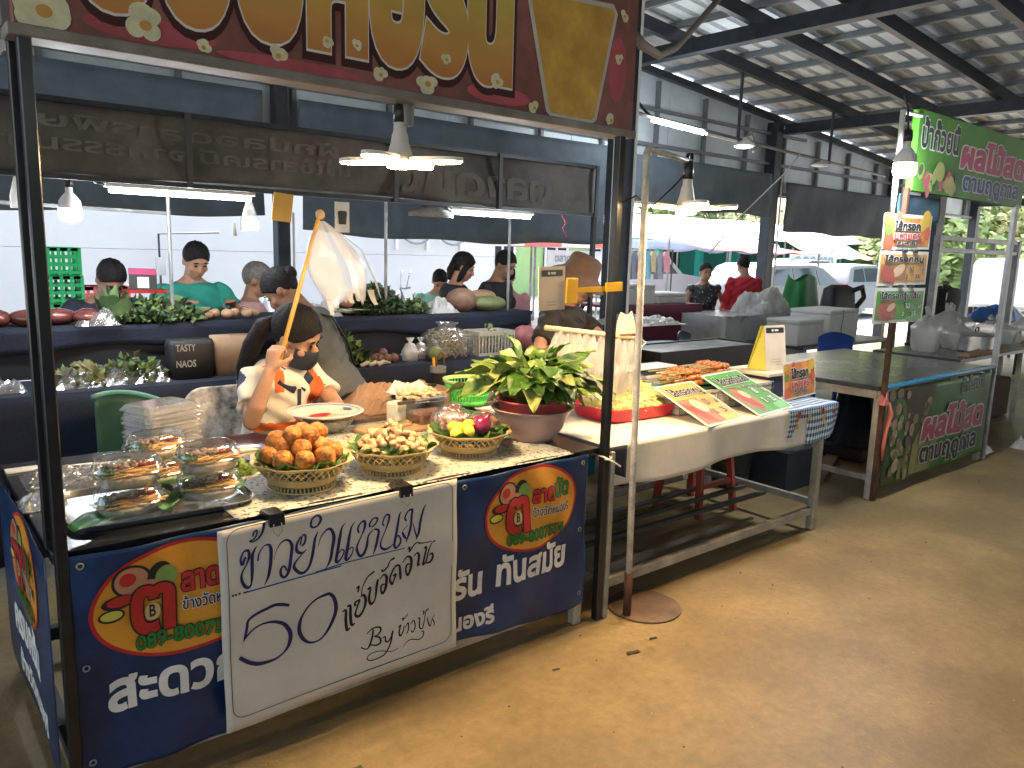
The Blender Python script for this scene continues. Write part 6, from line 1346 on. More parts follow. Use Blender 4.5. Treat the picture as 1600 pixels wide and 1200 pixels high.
flat('leaf_print', [[(5.62, .1), (5.95, .1), (6.05, .32), (5.98, .5), (5.8, .5), (5.66, .32)]], None, M('print_olive', (.20, .19, .06), .5, 0, .3, 9), g2, .0005, gm)
letters('ป้าก๊วยนี้', None, M('print_deep_green', (.012, .05, .03), .5), g2, width=.45, height=.075, bold=.03, outline=M('print_grey_edge', (.45, .45, .42), .5), oc=.04, mapf=lambda x, y, l: gm(x + 6.38, y + .63, l))
letters('ผลไม้สด', None, M('print_rose', (.32, .05, .10), .5), g2, width=1.05, height=.14, bold=.05, outline=MATS['print_grey_edge'], oc=.045, shear=.15, mapf=lambda x, y, l: gm(x + 5.78, y + .34, l + .007))
letters('ตามฤดูกาล', None, PRINTBLACK, g2, width=.98, height=.10, bold=.04, outline=MATS['print_grey_edge'], oc=.045, mapf=lambda x, y, l: gm(x + 5.78, y + .17, l + .007))
crumple(5.13, 2.335, .66, .07, .05, .09, 'faded red plastic scrap tied at the stall corner', 41, M('faded_red_plastic', (.45, .12, .09), .5), 'red_plastic_scrap', 'plastic scrap', 8)
tag(MB().tube([(5.16, 2.31, .68), (5.20, 2.31, .6), (5.17, 2.312, .5), (5.15, 2.315, .38), (5.155, 2.315, .28)], [.006, .02, .012, .015, .005], 7, flat=.4).build('red_ribbon', MATS['faded_red_plastic'], None, True), 'faded red ribbon hanging down the stall corner post', 'ribbon')
cardthing('hanging_menu_board', 'top menu board, red flowery sausage shop title', (4.775, 2.29, 1.668), (1, 0, .02), (-.02, 0, 1), .66, .215, 'title')
cardthing('hanging_menu_board', 'middle menu board, orange pork sausage prices', (4.762, 2.288, 1.447), (1, 0, .01), (-.02, 0, 1), .675, .213, 'pork')
cardthing('hanging_menu_board', 'bottom menu board, green sausage prices', (4.752, 2.286, 1.215), (1, 0, -.01), (-.02, 0, 1), .69, .222, 'noodle')
for z in (1.664, 1.443):
    for x in (5.05, 5.2): o = MB().box(x, x + .05, 2.275, 2.3, z - .008, z + .01).build('board_clip', PRINTBLACK); tag(o, 'small black clip joining two hanging menu boards', 'clip', 'clips between the menu boards')
t = thing('bulb_lit_pole', 'upright pole coloured white as lit by the bulb, holding the menu boards', 'pole', (4.93, 2.32, 0)); MB().tube([(4.93, 2.32, 1.85), (4.93, 2.32, 2.5)], .017, 8).build('pole_tube', BULBLIT, t, True)  # white colour stands in for the bulb's strong light on this pole
MB().tube([(4.93, 2.32, 2.49), (5.2, 2.33, 2.5)], .012, 6).build('arm', BULBLIT, t)
tag(MB().grid(lambda u, v: (5.17 + .62 * u, 2.40 + .006 * math.sin(9 * u + 4 * v), 2.03 - .17 * v), 20, 6, thick=.002).build('blue_cloth_strip', M('slate_blue_cloth', (.05, .10, .14), .8, 0, .2, 5), None, True), 'slate blue cloth strip below the green sign', 'cloth')
# bright bulb
def bulb(x, y, z, lab, e, s=1., mat=None, cord=None):
    t = thing('led_bulb', lab, 'lamp', (x, y, z), 0, 'big white LED bulbs')
    MB().lathe([(.0, .105), (.016, .105), (.017, .075), (.03, .06), (.048, .035), (.05, .0)], n=20).build('bulb_neck', M('bulb_neck_white', (.65, .66, .68), .4), t, True, world=False)
    MB().lathe([(.05, .0), (.051, -.03), (.047, -.05), (.03, -.062), (0, -.065)], n=20).build('bulb_glass', mat or emat('bulb_%s' % int(e), (.92, .96, 1.), e), t, True, world=False)
    MB().lathe([(.0, .15), (.018, .15), (.021, .12), (.02, .1), (0, .1)], n=14).build('socket', M('socket_black', (.02, .02, .022), .4), t, True, world=False)
    if cord: MB().tube([Vector(p) - Vector((x, y, z)) for p in cord], .005, 5).build('cord', BLACKTUBE, t, True, world=False)
    t.scale = (s, s, s); return t
bulb(4.77, 2.2, 2.165, 'brilliant white LED bulb left of the green sign', 140, 1.25, cord=[(4.77, 2.2, 2.3), (4.78, 2.22, 2.42), (4.9, 2.3, 2.5)])
# second table with metal frame, bags, pot, bottle
t2 = thing('rear_table', 'dark table beyond the fruit stall under the metal frame', 'table', (8.9, 3.1, 0))
MB().box(7.35, 10.6, 2.72, 3.5, .735, .765).build('table_top', GTOP, t2)
for x in (7.42, 9.0, 10.5):
    for y in (2.78, 3.44): MB().box(x - .02, x + .02, y - .02, y + .02, .003, .734).build('leg', PALEWOOD, t2)
fr = thing('metal_display_frame', 'bare galvanised metal frame with double top rail on the rear table', 'frame', (9.1, 3.3, .77))
for x in (8.1, 10.2): MB().box(x - .035, x + .035, 3.3, 3.36, .767, 1.86).build('upright', GREYSTEEL, fr, bevel=.003)
for z in (1.70, 1.815): MB().box(8.136, 10.164, 3.31, 3.35, z, z + .045).build('top_rail', GREYSTEEL, fr, bevel=.003)
for x in (8.9, 9.5): MB().box(x - .02, x + .02, 3.31, 3.35, 1.746, 1.814).build('rail_post', GREYSTEEL, fr)
MKB = clear_mat('white_carrier_bag', (.9, .9, .9), .12, .6, .35)
def carrier(x, y, z, w_, h_, lab, seed, mat=MKB):
    r = random.Random(seed); ph = r.uniform(0, 6); t = thing('carrier_bag', lab, 'plastic bag', (x, y, z), r.uniform(-.4, .4), 'white plastic bags')
    def fn(u, v):
        a = 2 * math.pi * u; rr = w_ * (.85 + .25 * math.sin(2.6 * v)) * (1 - .75 * max(0, v - .68) / .32) * (1 + .08 * math.sin(5 * a + ph) + .06 * math.sin(9 * a + 7 * v))
        return (rr * math.cos(a), rr * .7 * math.sin(a), h_ * v * .8)
    MB().grid(fn, 30, 12).build('bag_body', mat, t, True, world=False)
    for s in (-1, 1): MB().tube([(s * w_ * .25, 0, h_ * .76), (s * w_ * .42, 0, h_ * .92), (s * w_ * .2, .02, h_), (s * .02, 0, h_ * .8)], [.02, .012, .012, .02], 7, flat=.35).build('handle', mat, t, True, world=False)
carrier(7.75, 3.2, .767, .17, .42, 'white carrier bag with loop handles left of the metal frame', 1)
carrier(8.3, 3.12, .767, .2, .30, 'white plastic bag bundle beside the aluminium pot', 2); carrier(8.75, 3.4, .767, .28, .42, 'big white plastic bag behind the aluminium pot', 3)
carrier(9.3, 3.15, .767, .24, .30, 'white plastic bag right of the water bottle', 4); carrier(9.75, 3.0, .767, .2, .34, 'white plastic bag at the right end of the rear table', 5)
t = thing('aluminium_pot', 'lidded aluminium pot on the rear table', 'pot', (8.22, 2.93, .767))
MB().lathe([(0, 0), (.15, 0), (.16, .01), (.163, .15), (.17, .155), (.165, .16)], n=32).build('pot_body', M('aluminium', (.6, .6, .6), .3, .9), t, 'auto', world=False)
MB().lathe([(.17, .16), (.15, .175), (.05, .19), (0, .192)], n=32).build('lid', MATS['aluminium'], t, True, world=False); MB().tube([(-.04, 0, .19), (-.035, 0, .225), (.035, 0, .225), (.04, 0, .19)], .007, 6).build('lid_handle', PRINTBLACK, t, True, world=False)
t = thing('water_bottle', 'clear water bottle with a blue label beside the pot', 'bottle', (8.5, 2.86, .767))
MB().lathe([(0, 0), (.038, 0), (.04, .17), (.03, .205), (.015, .23), (.015, .245)], n=18).build('bottle_body', CLEARB, t, True, world=False); MB().lathe([(.041, .07), (.041, .14)], n=18).build('label', M('label_blue', (.05, .2, .5), .4), t, True, world=False); MB().cyl((0, 0, .245), (0, 0, .265), .017, n=12).build('cap', WHITE, t, world=False)
t = thing('brown_box_lid', 'flat brown cardboard piece in front of the aluminium pot', 'cardboard', (7.95, 2.78, .767)); MB().box(7.6, 8.5, 2.74, 2.84, .767, .80).build('sheet', M('cardboard', (.28, .18, .11), .8), t)
crumple(9.7, 2.85, .767, .35, .25, .2, 'brown paper sack lying at the right end of the rear table', 51, M('brown_sack', (.35, .2, .1), .8), 'brown_sack', 'sack', 12)
# black cloth over a chair back, blue tub etc further back
t = thing('draped_chair', 'chair with a black jacket draped over its back behind the metal frame', 'chair', (11.4, 4.5, 0))
def dj(u, v): a = math.pi * (u - .5) * 2; return (11.45 + .34 * math.sin(a) * (1 - .1 * v) + .03 * math.sin(9 * v), 4.5 - .12 * math.cos(a) * (.6 + .4 * v), 1.28 - .55 * v - .05 * math.sin(a) ** 2 + .02 * math.sin(8 * u))
MB().grid(dj, 30, 12, thick=.01).build('jacket', M('black_jacket', (.012, .014, .018), .8, 0, .3, 9), t, True); MB().box(11.2, 11.7, 4.42, 4.9, .44, .48).build('seat', STEEL, t)
for x in (11.23, 11.67):
    for y in (4.45, 4.87): MB().box(x - .02, x + .02, y - .02, y + .02, .003, .439 if y > 4.6 else 1.2).build('leg', STEEL, t)
for (x, y, z, a, b2, h, mt, nm, lab, cat) in [(13.6, 4.6, .76, .9, .6, .3, M('tarp_blue', (.04, .16, .5), .5), 'blue_tarp_bundle', 'bright blue tarpaulin bundle at the right edge', 'tarpaulin'), (14.6, 4.3, .55, .7, .6, .3, M('brown_sack', (.35, .2, .1), .8), 'brown_sack', 'brown sack at the right edge behind the rear table', 'sack')]:
    crumple(x, y, z, a, b2, h, lab, 61, mt, nm, cat, 14)
tt = thing('far_table', 'dark table carrying the blue bundle at the right edge', 'table', (14, 4.5, 0)); MB().box(12.9, 15.4, 4.0, 4.95, .72, .755).build('table_top', GTOP, tt)
for x in (13., 15.3):
    for y in (4.06, 4.9): MB().box(x - .02, x + .02, y - .02, y + .02, .003, .719).build('leg', STEEL, tt)
t = thing('black_pots', 'two black cooking pots side by side behind the metal frame', 'pots', (11.0, 5.2, 0))
for x in (12.2, 12.75): MB().lathe([(0, .82), (.2, .82), (.24, .95), (.24, 1.1), (.26, 1.12), (.0, 1.13)], (x, 5.4, 0), 24).build('pot', PRINTBLACK, t, True)
MB().box(11.9, 13.1, 5.1, 5.7, .76, .815).build('stove_top', STEEL, t)
for x in (11.95, 13.05): MB().box(x - .02, x + .02, 5.38, 5.42, .003, .759).build('leg', STEEL, t)
# wooden boards, dark sack and sandals under the fruit stall
for i in range(3): o = MB().box(-.45, .45, -.05, .05, 0, .03).build('wood_plank', M('brown_board', (.16, .075, .045), .7, 0, .2, 6)); o.location = (5.62 + .05 * i, 2.95 + .16 * i, .004); o.rotation_euler = (0, 0, .35); tag(o, 'brown board lying on the floor under the fruit stall', 'board', 'boards under the fruit stall')
t = thing('dark_sack', 'dark cloth covered sack under the fruit stall table', 'sack', (6.15, 3.05, 0))
def dsk(u, v): a = 2 * math.pi * u; r = (.22 - .1 * v) * (1 + .1 * math.sin(6 * a)); return (6.2 + r * math.cos(a), 3.05 + r * math.sin(a), .12 + .42 * v)
MB().grid(dsk, 30, 8).build('cloth', NAVY, t, True); MB().box(5.98, 6.42, 2.85, 3.25, .004, .12).build('base_box', PRINTBLACK, t, bevel=.02)
for i, (x, y, lab) in enumerate([(7.3, 2.45, 'white plastic scrap on the floor beyond the fruit stall'), (7.8, 2.3, 'second white scrap on the floor farther right')]): crumple(x, y, .004, .22, .14, .10, lab, 80 + i, MKB, 'plastic_scrap', 'plastic scrap', 10)
t = thing('brick_planter', 'dark brown block planter beyond the fruit stall', 'planter', (8.3, 2.9, 0)); MB().box(7.5, 9.4, 2.95, 3.3, .004, .42).build('body', M('dark_brown_block', (.07, .035, .025), .85, 0, .3, 4, bump=.4), t, bevel=.02)
# ------------------------------------------------------------------ vegetable stall behind
VT = thing('vegetable_stall', 'two tier vegetable stall draped with dark navy cloth', 'stall', (2.0, 4.7, 0))
ZL, ZU = .865, 1.135
MB().box(-1.2, 4.02, 4.16, 4.62, ZL - .03, ZL).build('lower_shelf', NAVY, VT)
MB().box(-1.2, 4.02, 4.62, 5.15, ZU - .03, ZU).build('upper_shelf', NAVY, VT)
def skirt(u, v): x = -1.2 + 5.2 * u; return (x, 4.155 - .03 * v * math.sin(9 * x) - .012 * math.sin(23 * x) * v, ZL - .002 - .80 * v)
MB().grid(skirt, 150, 6, thick=-.003).build('front_skirt', NAVY, VT, True)
def skirt2(u, v): x = -1.2 + 5.2 * u; return (x, 4.612 - .008 * math.sin(11 * x) * v, ZU - .002 - (.10 + .05 * math.sin(2.1 * x + 1) ** 2) * v)
MB().grid(skirt2, 120, 4, thick=-.003).build('shelf_skirt', NAVY, VT, True)
MB().grid(lambda u, v: (-1.2 + 5.2 * u, 4.635, ZU - .034 - .235 * v), 10, 2).build('back_panel', M('dark_back', (.012, .014, .02), .9), VT)
for x in (-1.1, 1.4, 3.95):
    for y in (4.22, 5.1): MB().box(x - .02, x + .02, y - .02, y + .02, .003, ZL - .031 if y < 4.5 else ZU - .031).build('leg', STEEL, VT)
for x in (.0, 1.36, 2.765, 3.85): MB().cyl((x, 4.72, ZU + .001), (x, 4.72, 1.93), .011, n=8).build('pole', GREYSTEEL, VT)
# cross rails carried by the poles
MB().tube([(-1.0, 4.72, 1.78), (0, 4.72, 1.77), (1.36, 4.72, 1.745)], .011, 6).build('cross_rail', GREYSTEEL, VT)
MB().tube([(-1.0, 4.72, 1.92), (1.4, 4.72, 1.925), (2.76, 4.72, 1.93), (3.9, 4.72, 1.93)], .011, 6).build('cross_rail', GREYSTEEL, VT)
# faded valance banner with mirrored print, seen from its back
va = thing('faded_valance', 'faded sagging old banner valance with mirrored print over the vegetable stall', 'banner', (2, 4.2, 1.87))
VALM = M('faded_banner', (.105, .105, .10), .75, 0, .35, 1.6, c2=(.15, .145, .13), stain=.45, ss=2.2)
def vy(x, z): return 4.20 - .022 * math.sin(2.9 * x + 9 * z) - .014 * math.sin(7 * x - 11 * z) - .006 * math.sin(19 * x + 15 * z)
MB().grid(lambda u, v: (-1.2 + 5.42 * u, vy(-1.2 + 5.42 * u, 2.2 - .32 * v), 2.205 - (.325 + .02 * math.sin(8 * u)) * v), 120, 10, thick=-.003).build('cloth', VALM, va, True)
vm = lambda x, y, l: (x, vy(x, y) - .004 - l, y)
FP = M('faded_print', (.14, .135, .125), .8, 0, .3, 9)
letters('ผักปลอดสารพิษ', None, FP, va, width=1.5, height=.05, bold=.02, mirror=True, mapf=lambda x, y, l: vm(x + .65, y + 2.09, l))
letters('ไม่ใช้สารเคมี จากธรรมชาติ', None, FP, va, width=1.9, height=.05, bold=.02, mirror=True, mapf=lambda x, y, l: vm(x + .35, y + 1.99, l))
letters('ตลาดนัด', None, M('faded_rose', (.12, .108, .10), .8), va, width=1.3, height=.13, bold=.03, mirror=True, mapf=lambda x, y, l: vm(x + 2.5, y + 1.94, l))
for z in (1.872, 2.212): MB().box(-1.2, 4.22, 4.165, 4.19, z - .012, z + .012).build('rail', STEEL, va)
for x in (-.1, 1.31, 2.505, 3.3, 4.205): MB().box(x - .014, x + .014, 4.15, 4.164, 1.86, 2.222).build('strut', M('strut_dull', (.07, .072, .075), .6, .2), va)
MB().box(4.2, 4.23, 4.17, 4.2, .004, 1.86).build('post', BLACKTUBE, va)
MB().tube([(3.86, 4.16, 1.86), (3.9, 4.15, 1.8), (3.87, 4.15, 1.76), (3.92, 4.15, 1.7)], [.004, .012, .006, .01], 6, flat=.4).build('pink_ribbon', M('ribbon_pink', (.55, .08, .15), .6), va, True)
# tubes below the valance
for (xa, xb, lab) in ((.93, 1.66, 'lit fluorescent tube under the faded valance, left one'), (2.95, 3.64, 'lit fluorescent tube under the faded valance, right one')):
    t = thing('tube_light', lab, 'lamp', ((xa + xb) / 2, 4.22, 1.83), 0, 'tube lights under the valance')
    MB().box(xa, xb, 4.20, 4.25, 1.842, 1.858).build('fitting', WHITE, t); MB().cyl((xa + .02, 4.225, 1.828), (xb - .02, 4.225, 1.828), .013, n=10).build('tube', TUBEM, t, True)
    MB().tube([(xa, 4.225, 1.85), (xa - .04, 4.225, 1.86), (xa - .05, 4.225, 1.872), (xa - .5, 4.225, 1.875)], .006, 5).build('cable', BLACKTUBE, t, True)
bulb(.80, 4.35, 1.735, 'white LED bulb hanging left under the faded valance', 45, 1.0, cord=[(.80, 4.35, 1.86), (.82, 4.38, 1.79), (.80, 4.35, 1.88)])
# things hanging from the valance rail
def hang(nm, lab, cat, x, y, z1, z0, w_, mat, seed=1):
    r = random.Random(seed); ph = r.uniform(0, 6)
    def fn(u, v): a = 2 * math.pi * u; rr = w_ * (.35 + .65 * min(1, 1.6 * v)) * (1 + .12 * math.sin(3 * a + ph)); return (x + rr * math.cos(a), y + rr * .4 * math.sin(a), z1 + (z0 - z1) * v)
    return tag(MB().grid(fn, 20, 8).build(nm, mat, None, True), lab, cat)
hang('hanging_bag', 'milky plastic bag hanging beside the black front post', 'plastic bag', .565, 4.19, 1.86, 1.72, .035, BAGM, 3)
o = MB().box(-.055, .055, -.002, .002, -.075, .075).build('orange_note', M('note_orange', (.60, .36, .08), .6)); o.location = (1.785, 4.14, 1.79); o.rotation_euler = (.1, .08, 0); tag(o, 'orange yellow paper note hanging under the valance', 'note')
hang('hanging_film', 'clear plastic film hanging left of the orange note', 'plastic bag', 1.66, 4.3, 1.82, 1.66, .05, WRAP, 8)
o = MB().tube([(1.58, 4.3, 1.7), (1.58, 4.3, 1.63)], [.004, .011], 8).build('hanging_whisk', M('tool_dark', (.08, .07, .06), .5)); tag(o, 'small dark tool hanging left of the plastic film', 'tool')
o = MB().box(-.045, .045, -.002, .002, -.09, .08).build('printed_sheet', PRINTWHITE); o.location = (2.14, 4.14, 1.76); tag(o, 'white printed sheet with a dark cup picture under the valance', 'sheet')
pr = MB().lathe([(0, -.045), (.022, -.045), (.028, .02), (.024, .03), (0, .03)], (2.14, 4.136, 1.76), 16).build('cup_print', M('print_charcoal', (.04, .04, .045), .6)); pr.scale = (1, .02, 1); pr.location = (0, 4.135 * .98, 0); attach(pr, o)
hang('tied_bundle', 'grey net bundle tied under the valance beside the right tube', 'bundle', 2.84, 4.28, 1.86, 1.79, .16, M('net_grey', (.2, .21, .2), .8, 0, .4, 20), 5)

# produce on the upper shelf (each heap or item a thing)
rg = random.Random(101)
def heap(nm, lab, cat, x, y, z, a, b2, h, mats, n, size, seed, elong=1., kind=None):
    r = random.Random(seed); b = MB()
    for i in range(n):
        t = r.uniform(0, 6.28); q = math.sqrt(r.random()); hh = z + size * .6 + h * (1 - q ** 1.6) * r.uniform(.3, 1)
        m_ = Matrix.Rotation(r.uniform(0, 6), 3, 'Z') @ Matrix.Rotation(r.uniform(-.5, .5), 3, 'X')
        b.ball((x + a * q * math.cos(t), y + b2 * q * math.sin(t), hh), (size * elong, size, size * .85), 8, 6, i % len(mats), .06, r, m_)
    return tag(b.build(nm, mats, None, True), lab, cat, kind='stuff')
def greens(nm, lab, x, y, z, a, b2, h, mats, n, s, seed):
    r = random.Random(seed); b = MB()
    for i in range(n):
        t = r.uniform(0, 6.28); q = math.sqrt(r.random()); p = Vector((x + a * q * math.cos(t), y + b2 * q * math.sin(t), z + .01 + h * (1 - q ** 1.7) * r.random()))
        u = Vector((r.gauss(0, 1), r.gauss(0, 1), abs(r.gauss(.3, .6)))).normalized() * s * r.uniform(.6, 1.3); v = u.orthogonal().normalized() * s * r.uniform(.25, .5); w_ = u.cross(v).normalized() * s * .2
        b.add([p, p + u * .5 + v + w_, p + u, p + u * .5 - v + w_], [(0, 1, 2), (0, 2, 3)], r.randrange(len(mats)))
    return tag(b.build(nm, mats), lab, 'greens', kind='stuff')
DG = [M('greens_dark', (.014, .036, .012), .5, 0, .3, 20), M('greens_mid', (.03, .065, .02), .5, 0, .3, 20), M('greens_pale', (.12, .18, .06), .5, 0, .3, 20)]
MEAT = M('red_packs', (.13, .035, .03), .25, 0, .4, 8, coat=.4)
for i in range(7):
    x = .08 + .14 * i; b = MB(); b.ball((0, 0, .04), (.075, .1, .045), 14, 8, noise=.04, rg=rg); o = b.build('meat_pack', MEAT, None, True); o.location = (x, 4.72 + .04 * (i % 2), ZU + .002); o.rotation_euler = (0, 0, i); tag(o, 'glossy red film wrapped meat pack at the left of the upper shelf', 'meat pack', 'red packs on the upper shelf')
crumple(.95, 4.68, ZU, .22, .2, .09, 'milky plastic film over the last red meat pack', 91, WRAP, 'plastic_film', 'plastic wrap', 12)
def redbag(u, v): x = .02 + .20 * u; return (x, 4.59 - .02 * math.sin(3.1 * u), ZU + .02 - .22 * v + .0 * u)
tag(MB().grid(redbag, 8, 6, thick=.02).build('red_bag', MEAT, None, True), 'red plastic bag hanging over the shelf edge at far left', 'plastic bag')
# cabbage
def cabbage(x, y, z, r0, lab, mt, tall=1.):
    t = thing('cabbage', lab, 'cabbage', (x, y, z)); r = random.Random(int(x * 1000))
    for k in range(12):
        a = k * 2.4; rr = r0 * (.35 + .06 * k)
        def fn(u, v): s = (u - .5) * 2.2; q = rr * (1 + .25 * v * v); return (q * math.cos(a + s * .7) * (1 - .3 * v * (k < 5)), q * math.sin(a + s * .7) * (1 - .3 * v * (k < 5)), .01 + v * r0 * (2.2 - .09 * k) * tall * (1 - .18 * s * s) + .008 * math.sin(9 * u + k))
        MB().grid(fn, 8, 6).build('leaf', mt[k % len(mt)], t, True, world=False)
cabbage(1.05, 4.72, ZU, .085, 'upright leafy green head in front of the man in dark navy', [M('cab_leaf', (.09, .15, .06), .5, 0, .3, 12), DG[1]], 1.15)
greens('herb_bunches', 'wide heap of dark green herbs on the upper shelf before the teal shirt', 1.30, 4.78, ZU, .26, .15, .12, DG, 900, .06, 5)
greens('herb_bunches', 'loose dark leaves at the front edge of the upper shelf', 1.16, 4.68, ZU, .2, .06, .06, DG, 400, .05, 6)
EGGM = M('tan_eggplant', (.45, .28, .17), .45, 0, .2, 10)
for i in range(6): o = MB().ball((0, 0, .035), (.038, .03, .028), 14, 8).build('tan_gourd', EGGM, None, True); o.location = (1.56 + .06 * i, 4.74 + .04 * (i % 2), ZU + .001); o.rotation_euler = (0, 0, i * 1.3); tag(o, 'small tan gourd in the row before the striped shirt', 'gourd', 'tan gourds on the upper shelf')
greens('curly_greens', 'rounded heap of dark curly greens right of the seller\'s bag flag', 2.72, 4.80, ZU, .26, .16, .19, DG[:2], 1500, .05, 7)
b = MB(); r = random.Random(8)
for i in range(26): a = r.uniform(-.2, .2); x = 2.42 + r.uniform(0, .2); y = 4.72 + r.uniform(-.05, .08); b.cyl((x - .13, y - .02, ZU + .02 + r.uniform(0, .03)), (x + .13, y + .03 + .1 * a, ZU + .02 + r.uniform(0, .03)), .006, n=5)
tag(b.build('stem_bundle', M('pale_stem', (.26, .27, .2), .6)), 'bundle of long pale stems in front of the curly greens', 'stems', kind='stuff')
crumple(2.32, 4.75, ZU, .2, .18, .12, 'white plastic bag of produce left of the pale stems', 92, MKB, 'plastic_bag', 'plastic bag', 12)
o = MB().ball((0, 0, .03), (.05, .04, .035), 10, 7, noise=.08, rg=rg).build('ginger_piece', M('ginger', (.3, .15, .1), .6), None, True); o.location = (2.46, 4.70, ZU + .06); tag(o, 'reddish root on top of the white bag', 'vegetable')
crumple(3.22, 4.74, ZU, .26, .2, .12, 'white plastic bag bundle in front of the black jacket', 93, MKB, 'plastic_bag', 'plastic bag', 14)
o = MB().ball((0, 0, .085), (.125, .1, .09), 18, 12, noise=.03, rg=rg).build('round_pumpkin', M('pumpkin_brown', (.17, .10, .07), .6, 0, .4, 14), None, True); o.location = (3.43, 4.75, ZU); tag(o, 'round brown pumpkin between the white bag and the loaf shaped gourd', 'pumpkin')
o = MB().ball((0, 0, .055), (.16, .08, .06), 18, 10).build('long_gourd', M('gourd_green', (.15, .17, .07), .5, 0, .3, 10), None, True); o.location = (3.68, 4.74, ZU); tag(o, 'long greenish gourd in front of the man in black', 'gourd')
o = MB().ball((0, 0, .05), (.13, .07, .05), 16, 9).build('long_gourd', M('gourd_tan', (.3, .19, .1), .5, 0, .3, 10), None, True); o.location = (3.70, 4.86, ZU + .055); tag(o, 'tan long gourd behind the greenish one', 'gourd')
greens('leaf_bag', 'pale green leaf bundle beside the white bag on the upper shelf', 3.02, 4.76, ZU, .1, .1, .09, [DG[2], DG[1]], 220, .05, 9)
# red pay stand and scale
t = thing('red_pay_stand', 'small red and black card stand on the upper shelf', 'stand', (1.18, 5.0, ZU))
m1 = frame((1.20, 4.99, ZU + .17), (1, 0, -.03), (.02, .1, 1)); MB().box(0, .155, 0, .125, -.004, 0, m=m1).build('panel', M('print_soft_black', (.03, .03, .035), .5), t)
flat('header_print', [rrect(.003, .152, .09, .122, .002, 2)], m1, M('print_hot_pink', (.55, .04, .14), .5), t, .0008); flat('paper_print', [rrect(.045, .11, .01, .075, .003, 2)], m1, PRINTWHITE, t, .0008)
MB().box(1.18, 1.40, 4.93, 5.08, ZU + .15, ZU + .168).build('shelf', PRINTRED, t)
for x in (1.20, 1.38): MB().bar((x, 4.95, ZU + .002), (x, 5.05, ZU + .149), .01).build('leg', GREYSTEEL, t)
t = thing('dial_scale', 'hanging dial scale device on the pole before the teal shirt', 'scale', (1.30, 4.68, 1.42)); MB().box(1.275, 1.325, 4.69, 4.705, 1.40, 1.50).build('body', M('scale_grey', (.2, .22, .24), .4), t); MB().tube([(1.30, 4.70, 1.40), (1.30, 4.70, 1.34), (1.29, 4.70, 1.33), (1.31, 4.70, 1.32)], .004, 5).build('hook', STEEL, t)
# lower shelf
filled = [(.80, .18, .09), (1.02, .2, .11)]
for i, (x, w_, h) in enumerate(filled):
    crumple(x + .03, 4.40, ZL, .34, .3, h, ['clear bag of pale greens at the left of the lower shelf', 'clear bag of mixed greens right of the pale one'][i], 94 + i, clear_mat('dim_film', (.9, .9, .9), .25, .08, .2), 'greens_bag', 'plastic bag', 14); greens('bagged_greens', ['pale greens inside the left bag on the lower shelf', 'mixed greens inside the second bag on the lower shelf'][i], x + .03, 4.40, ZL, .16, .12, h, [DG[2], M('straw_green', (.2, .18, .09), .6)] if i == 0 else DG, 500, .05, 30 + i)
crumple(.45, 4.36, ZL, .22, .2, .07, 'clear plastic bag on the lower shelf left of the black post', 96, WRAP, 'plastic_bag', 'plastic bag', 12)
t = thing('black_tote_bag', 'black shopping bag with white capital letters on the lower shelf', 'bag', (1.33, 4.34, ZL))
MB().loft([sring(.11, .07, .0, 24, 5), sring(.118, .075, .1, 24, 5), sring(.12, .07, .18, 24, 5), sring(.112, .05, .21, 24, 5)]).build('bag_body', M('tote_black', (.012, .012, .014), .6), t, True, world=False)
for s_, z in (('TASTY', .155), ('NAOS', .07)): letters(s_, frame((1.235, 4.262, ZL + z), (1, 0, 0), (0, 0, 1)), M('tote_print', (.4, .4, .38), .7), t, width=.10, height=.028, bold=.02)
t = thing('paper_bag', 'tan paper bag on the lower shelf right of the black bag', 'bag', (1.56, 4.36, ZL)); MB().loft([sring(.10, .06, .0, 24, 6), sring(.11, .06, .12, 24, 6), sring(.11, .05, .22, 24, 6)]).build('bag_body', M('tan_paper', (.33, .22, .14), .7, 0, .1, 8), t, True, world=False)
greens('leaf_bunch', 'bunch of leafy greens with plastic on the lower shelf behind the seller', 2.22, 4.36, ZL, .2, .14, .2, DG, 700, .06, 11)
crumple(2.12, 4.36, ZL + .12, .2, .16, .1, 'clear plastic over the leafy bunch on the lower shelf', 97, WRAP, 'plastic_film', 'plastic wrap', 12)
for i in range(7): o = MB().ball((0, 0, .03), .03, 12, 8).build('shallot', M('shallot_skin', (.16, .075, .055), .5), None, True); o.location = (2.43 + .05 * (i % 4), 4.30 + .05 * (i // 4), ZL + .001 + (.03 if i > 5 else 0)); tag(o, 'small reddish onion in the heap on the lower shelf', 'onion', 'onions on the lower shelf')
for i in range(3): o = MB().tube([(0, 0, .01), (.05, .02, .02), (.1, .02, .01)], [.012, .016, .006], 8).build('white_garlic', M('garlic_pale', (.5, .45, .35), .5), None, True); o.location = (2.3 + .06 * i, 4.22, ZL); tag(o, 'pale root lying at the lower shelf edge', 'root', 'pale roots on the lower shelf')
for i, x in enumerate((2.72, 2.80)): o = MB().loft([sring(.05, .04, .0), sring(.055, .045, .06), sring(.03, .025, .11), sring(.008, .008, .12), sring(.03, .02, .15)]).build('small_bag', WRAP if i else MKB, None, True); o.location = (x, 4.33, ZL); tag(o, ['small tied white bag on the lower shelf', 'small tied clear bag on the lower shelf'][i], 'plastic bag')
o = MB().ball((0, 0, .05), (.055, .05, .05), 16, 10).build('small_melon', M('melon_green', (.16, .19, .07), .5, 0, .3, 12), None, True); o.location = (2.86, 4.24, ZL); tag(o, 'small green melon on the lower shelf left of the tan sack', 'melon')
filled_bag(3.03, 4.36, ZL, .16, .19, M('tan_grain', (.38, .30, .19), .7), 'big tied clear sack of tan produce on the lower shelf', 61, 500, .95, tie=False)
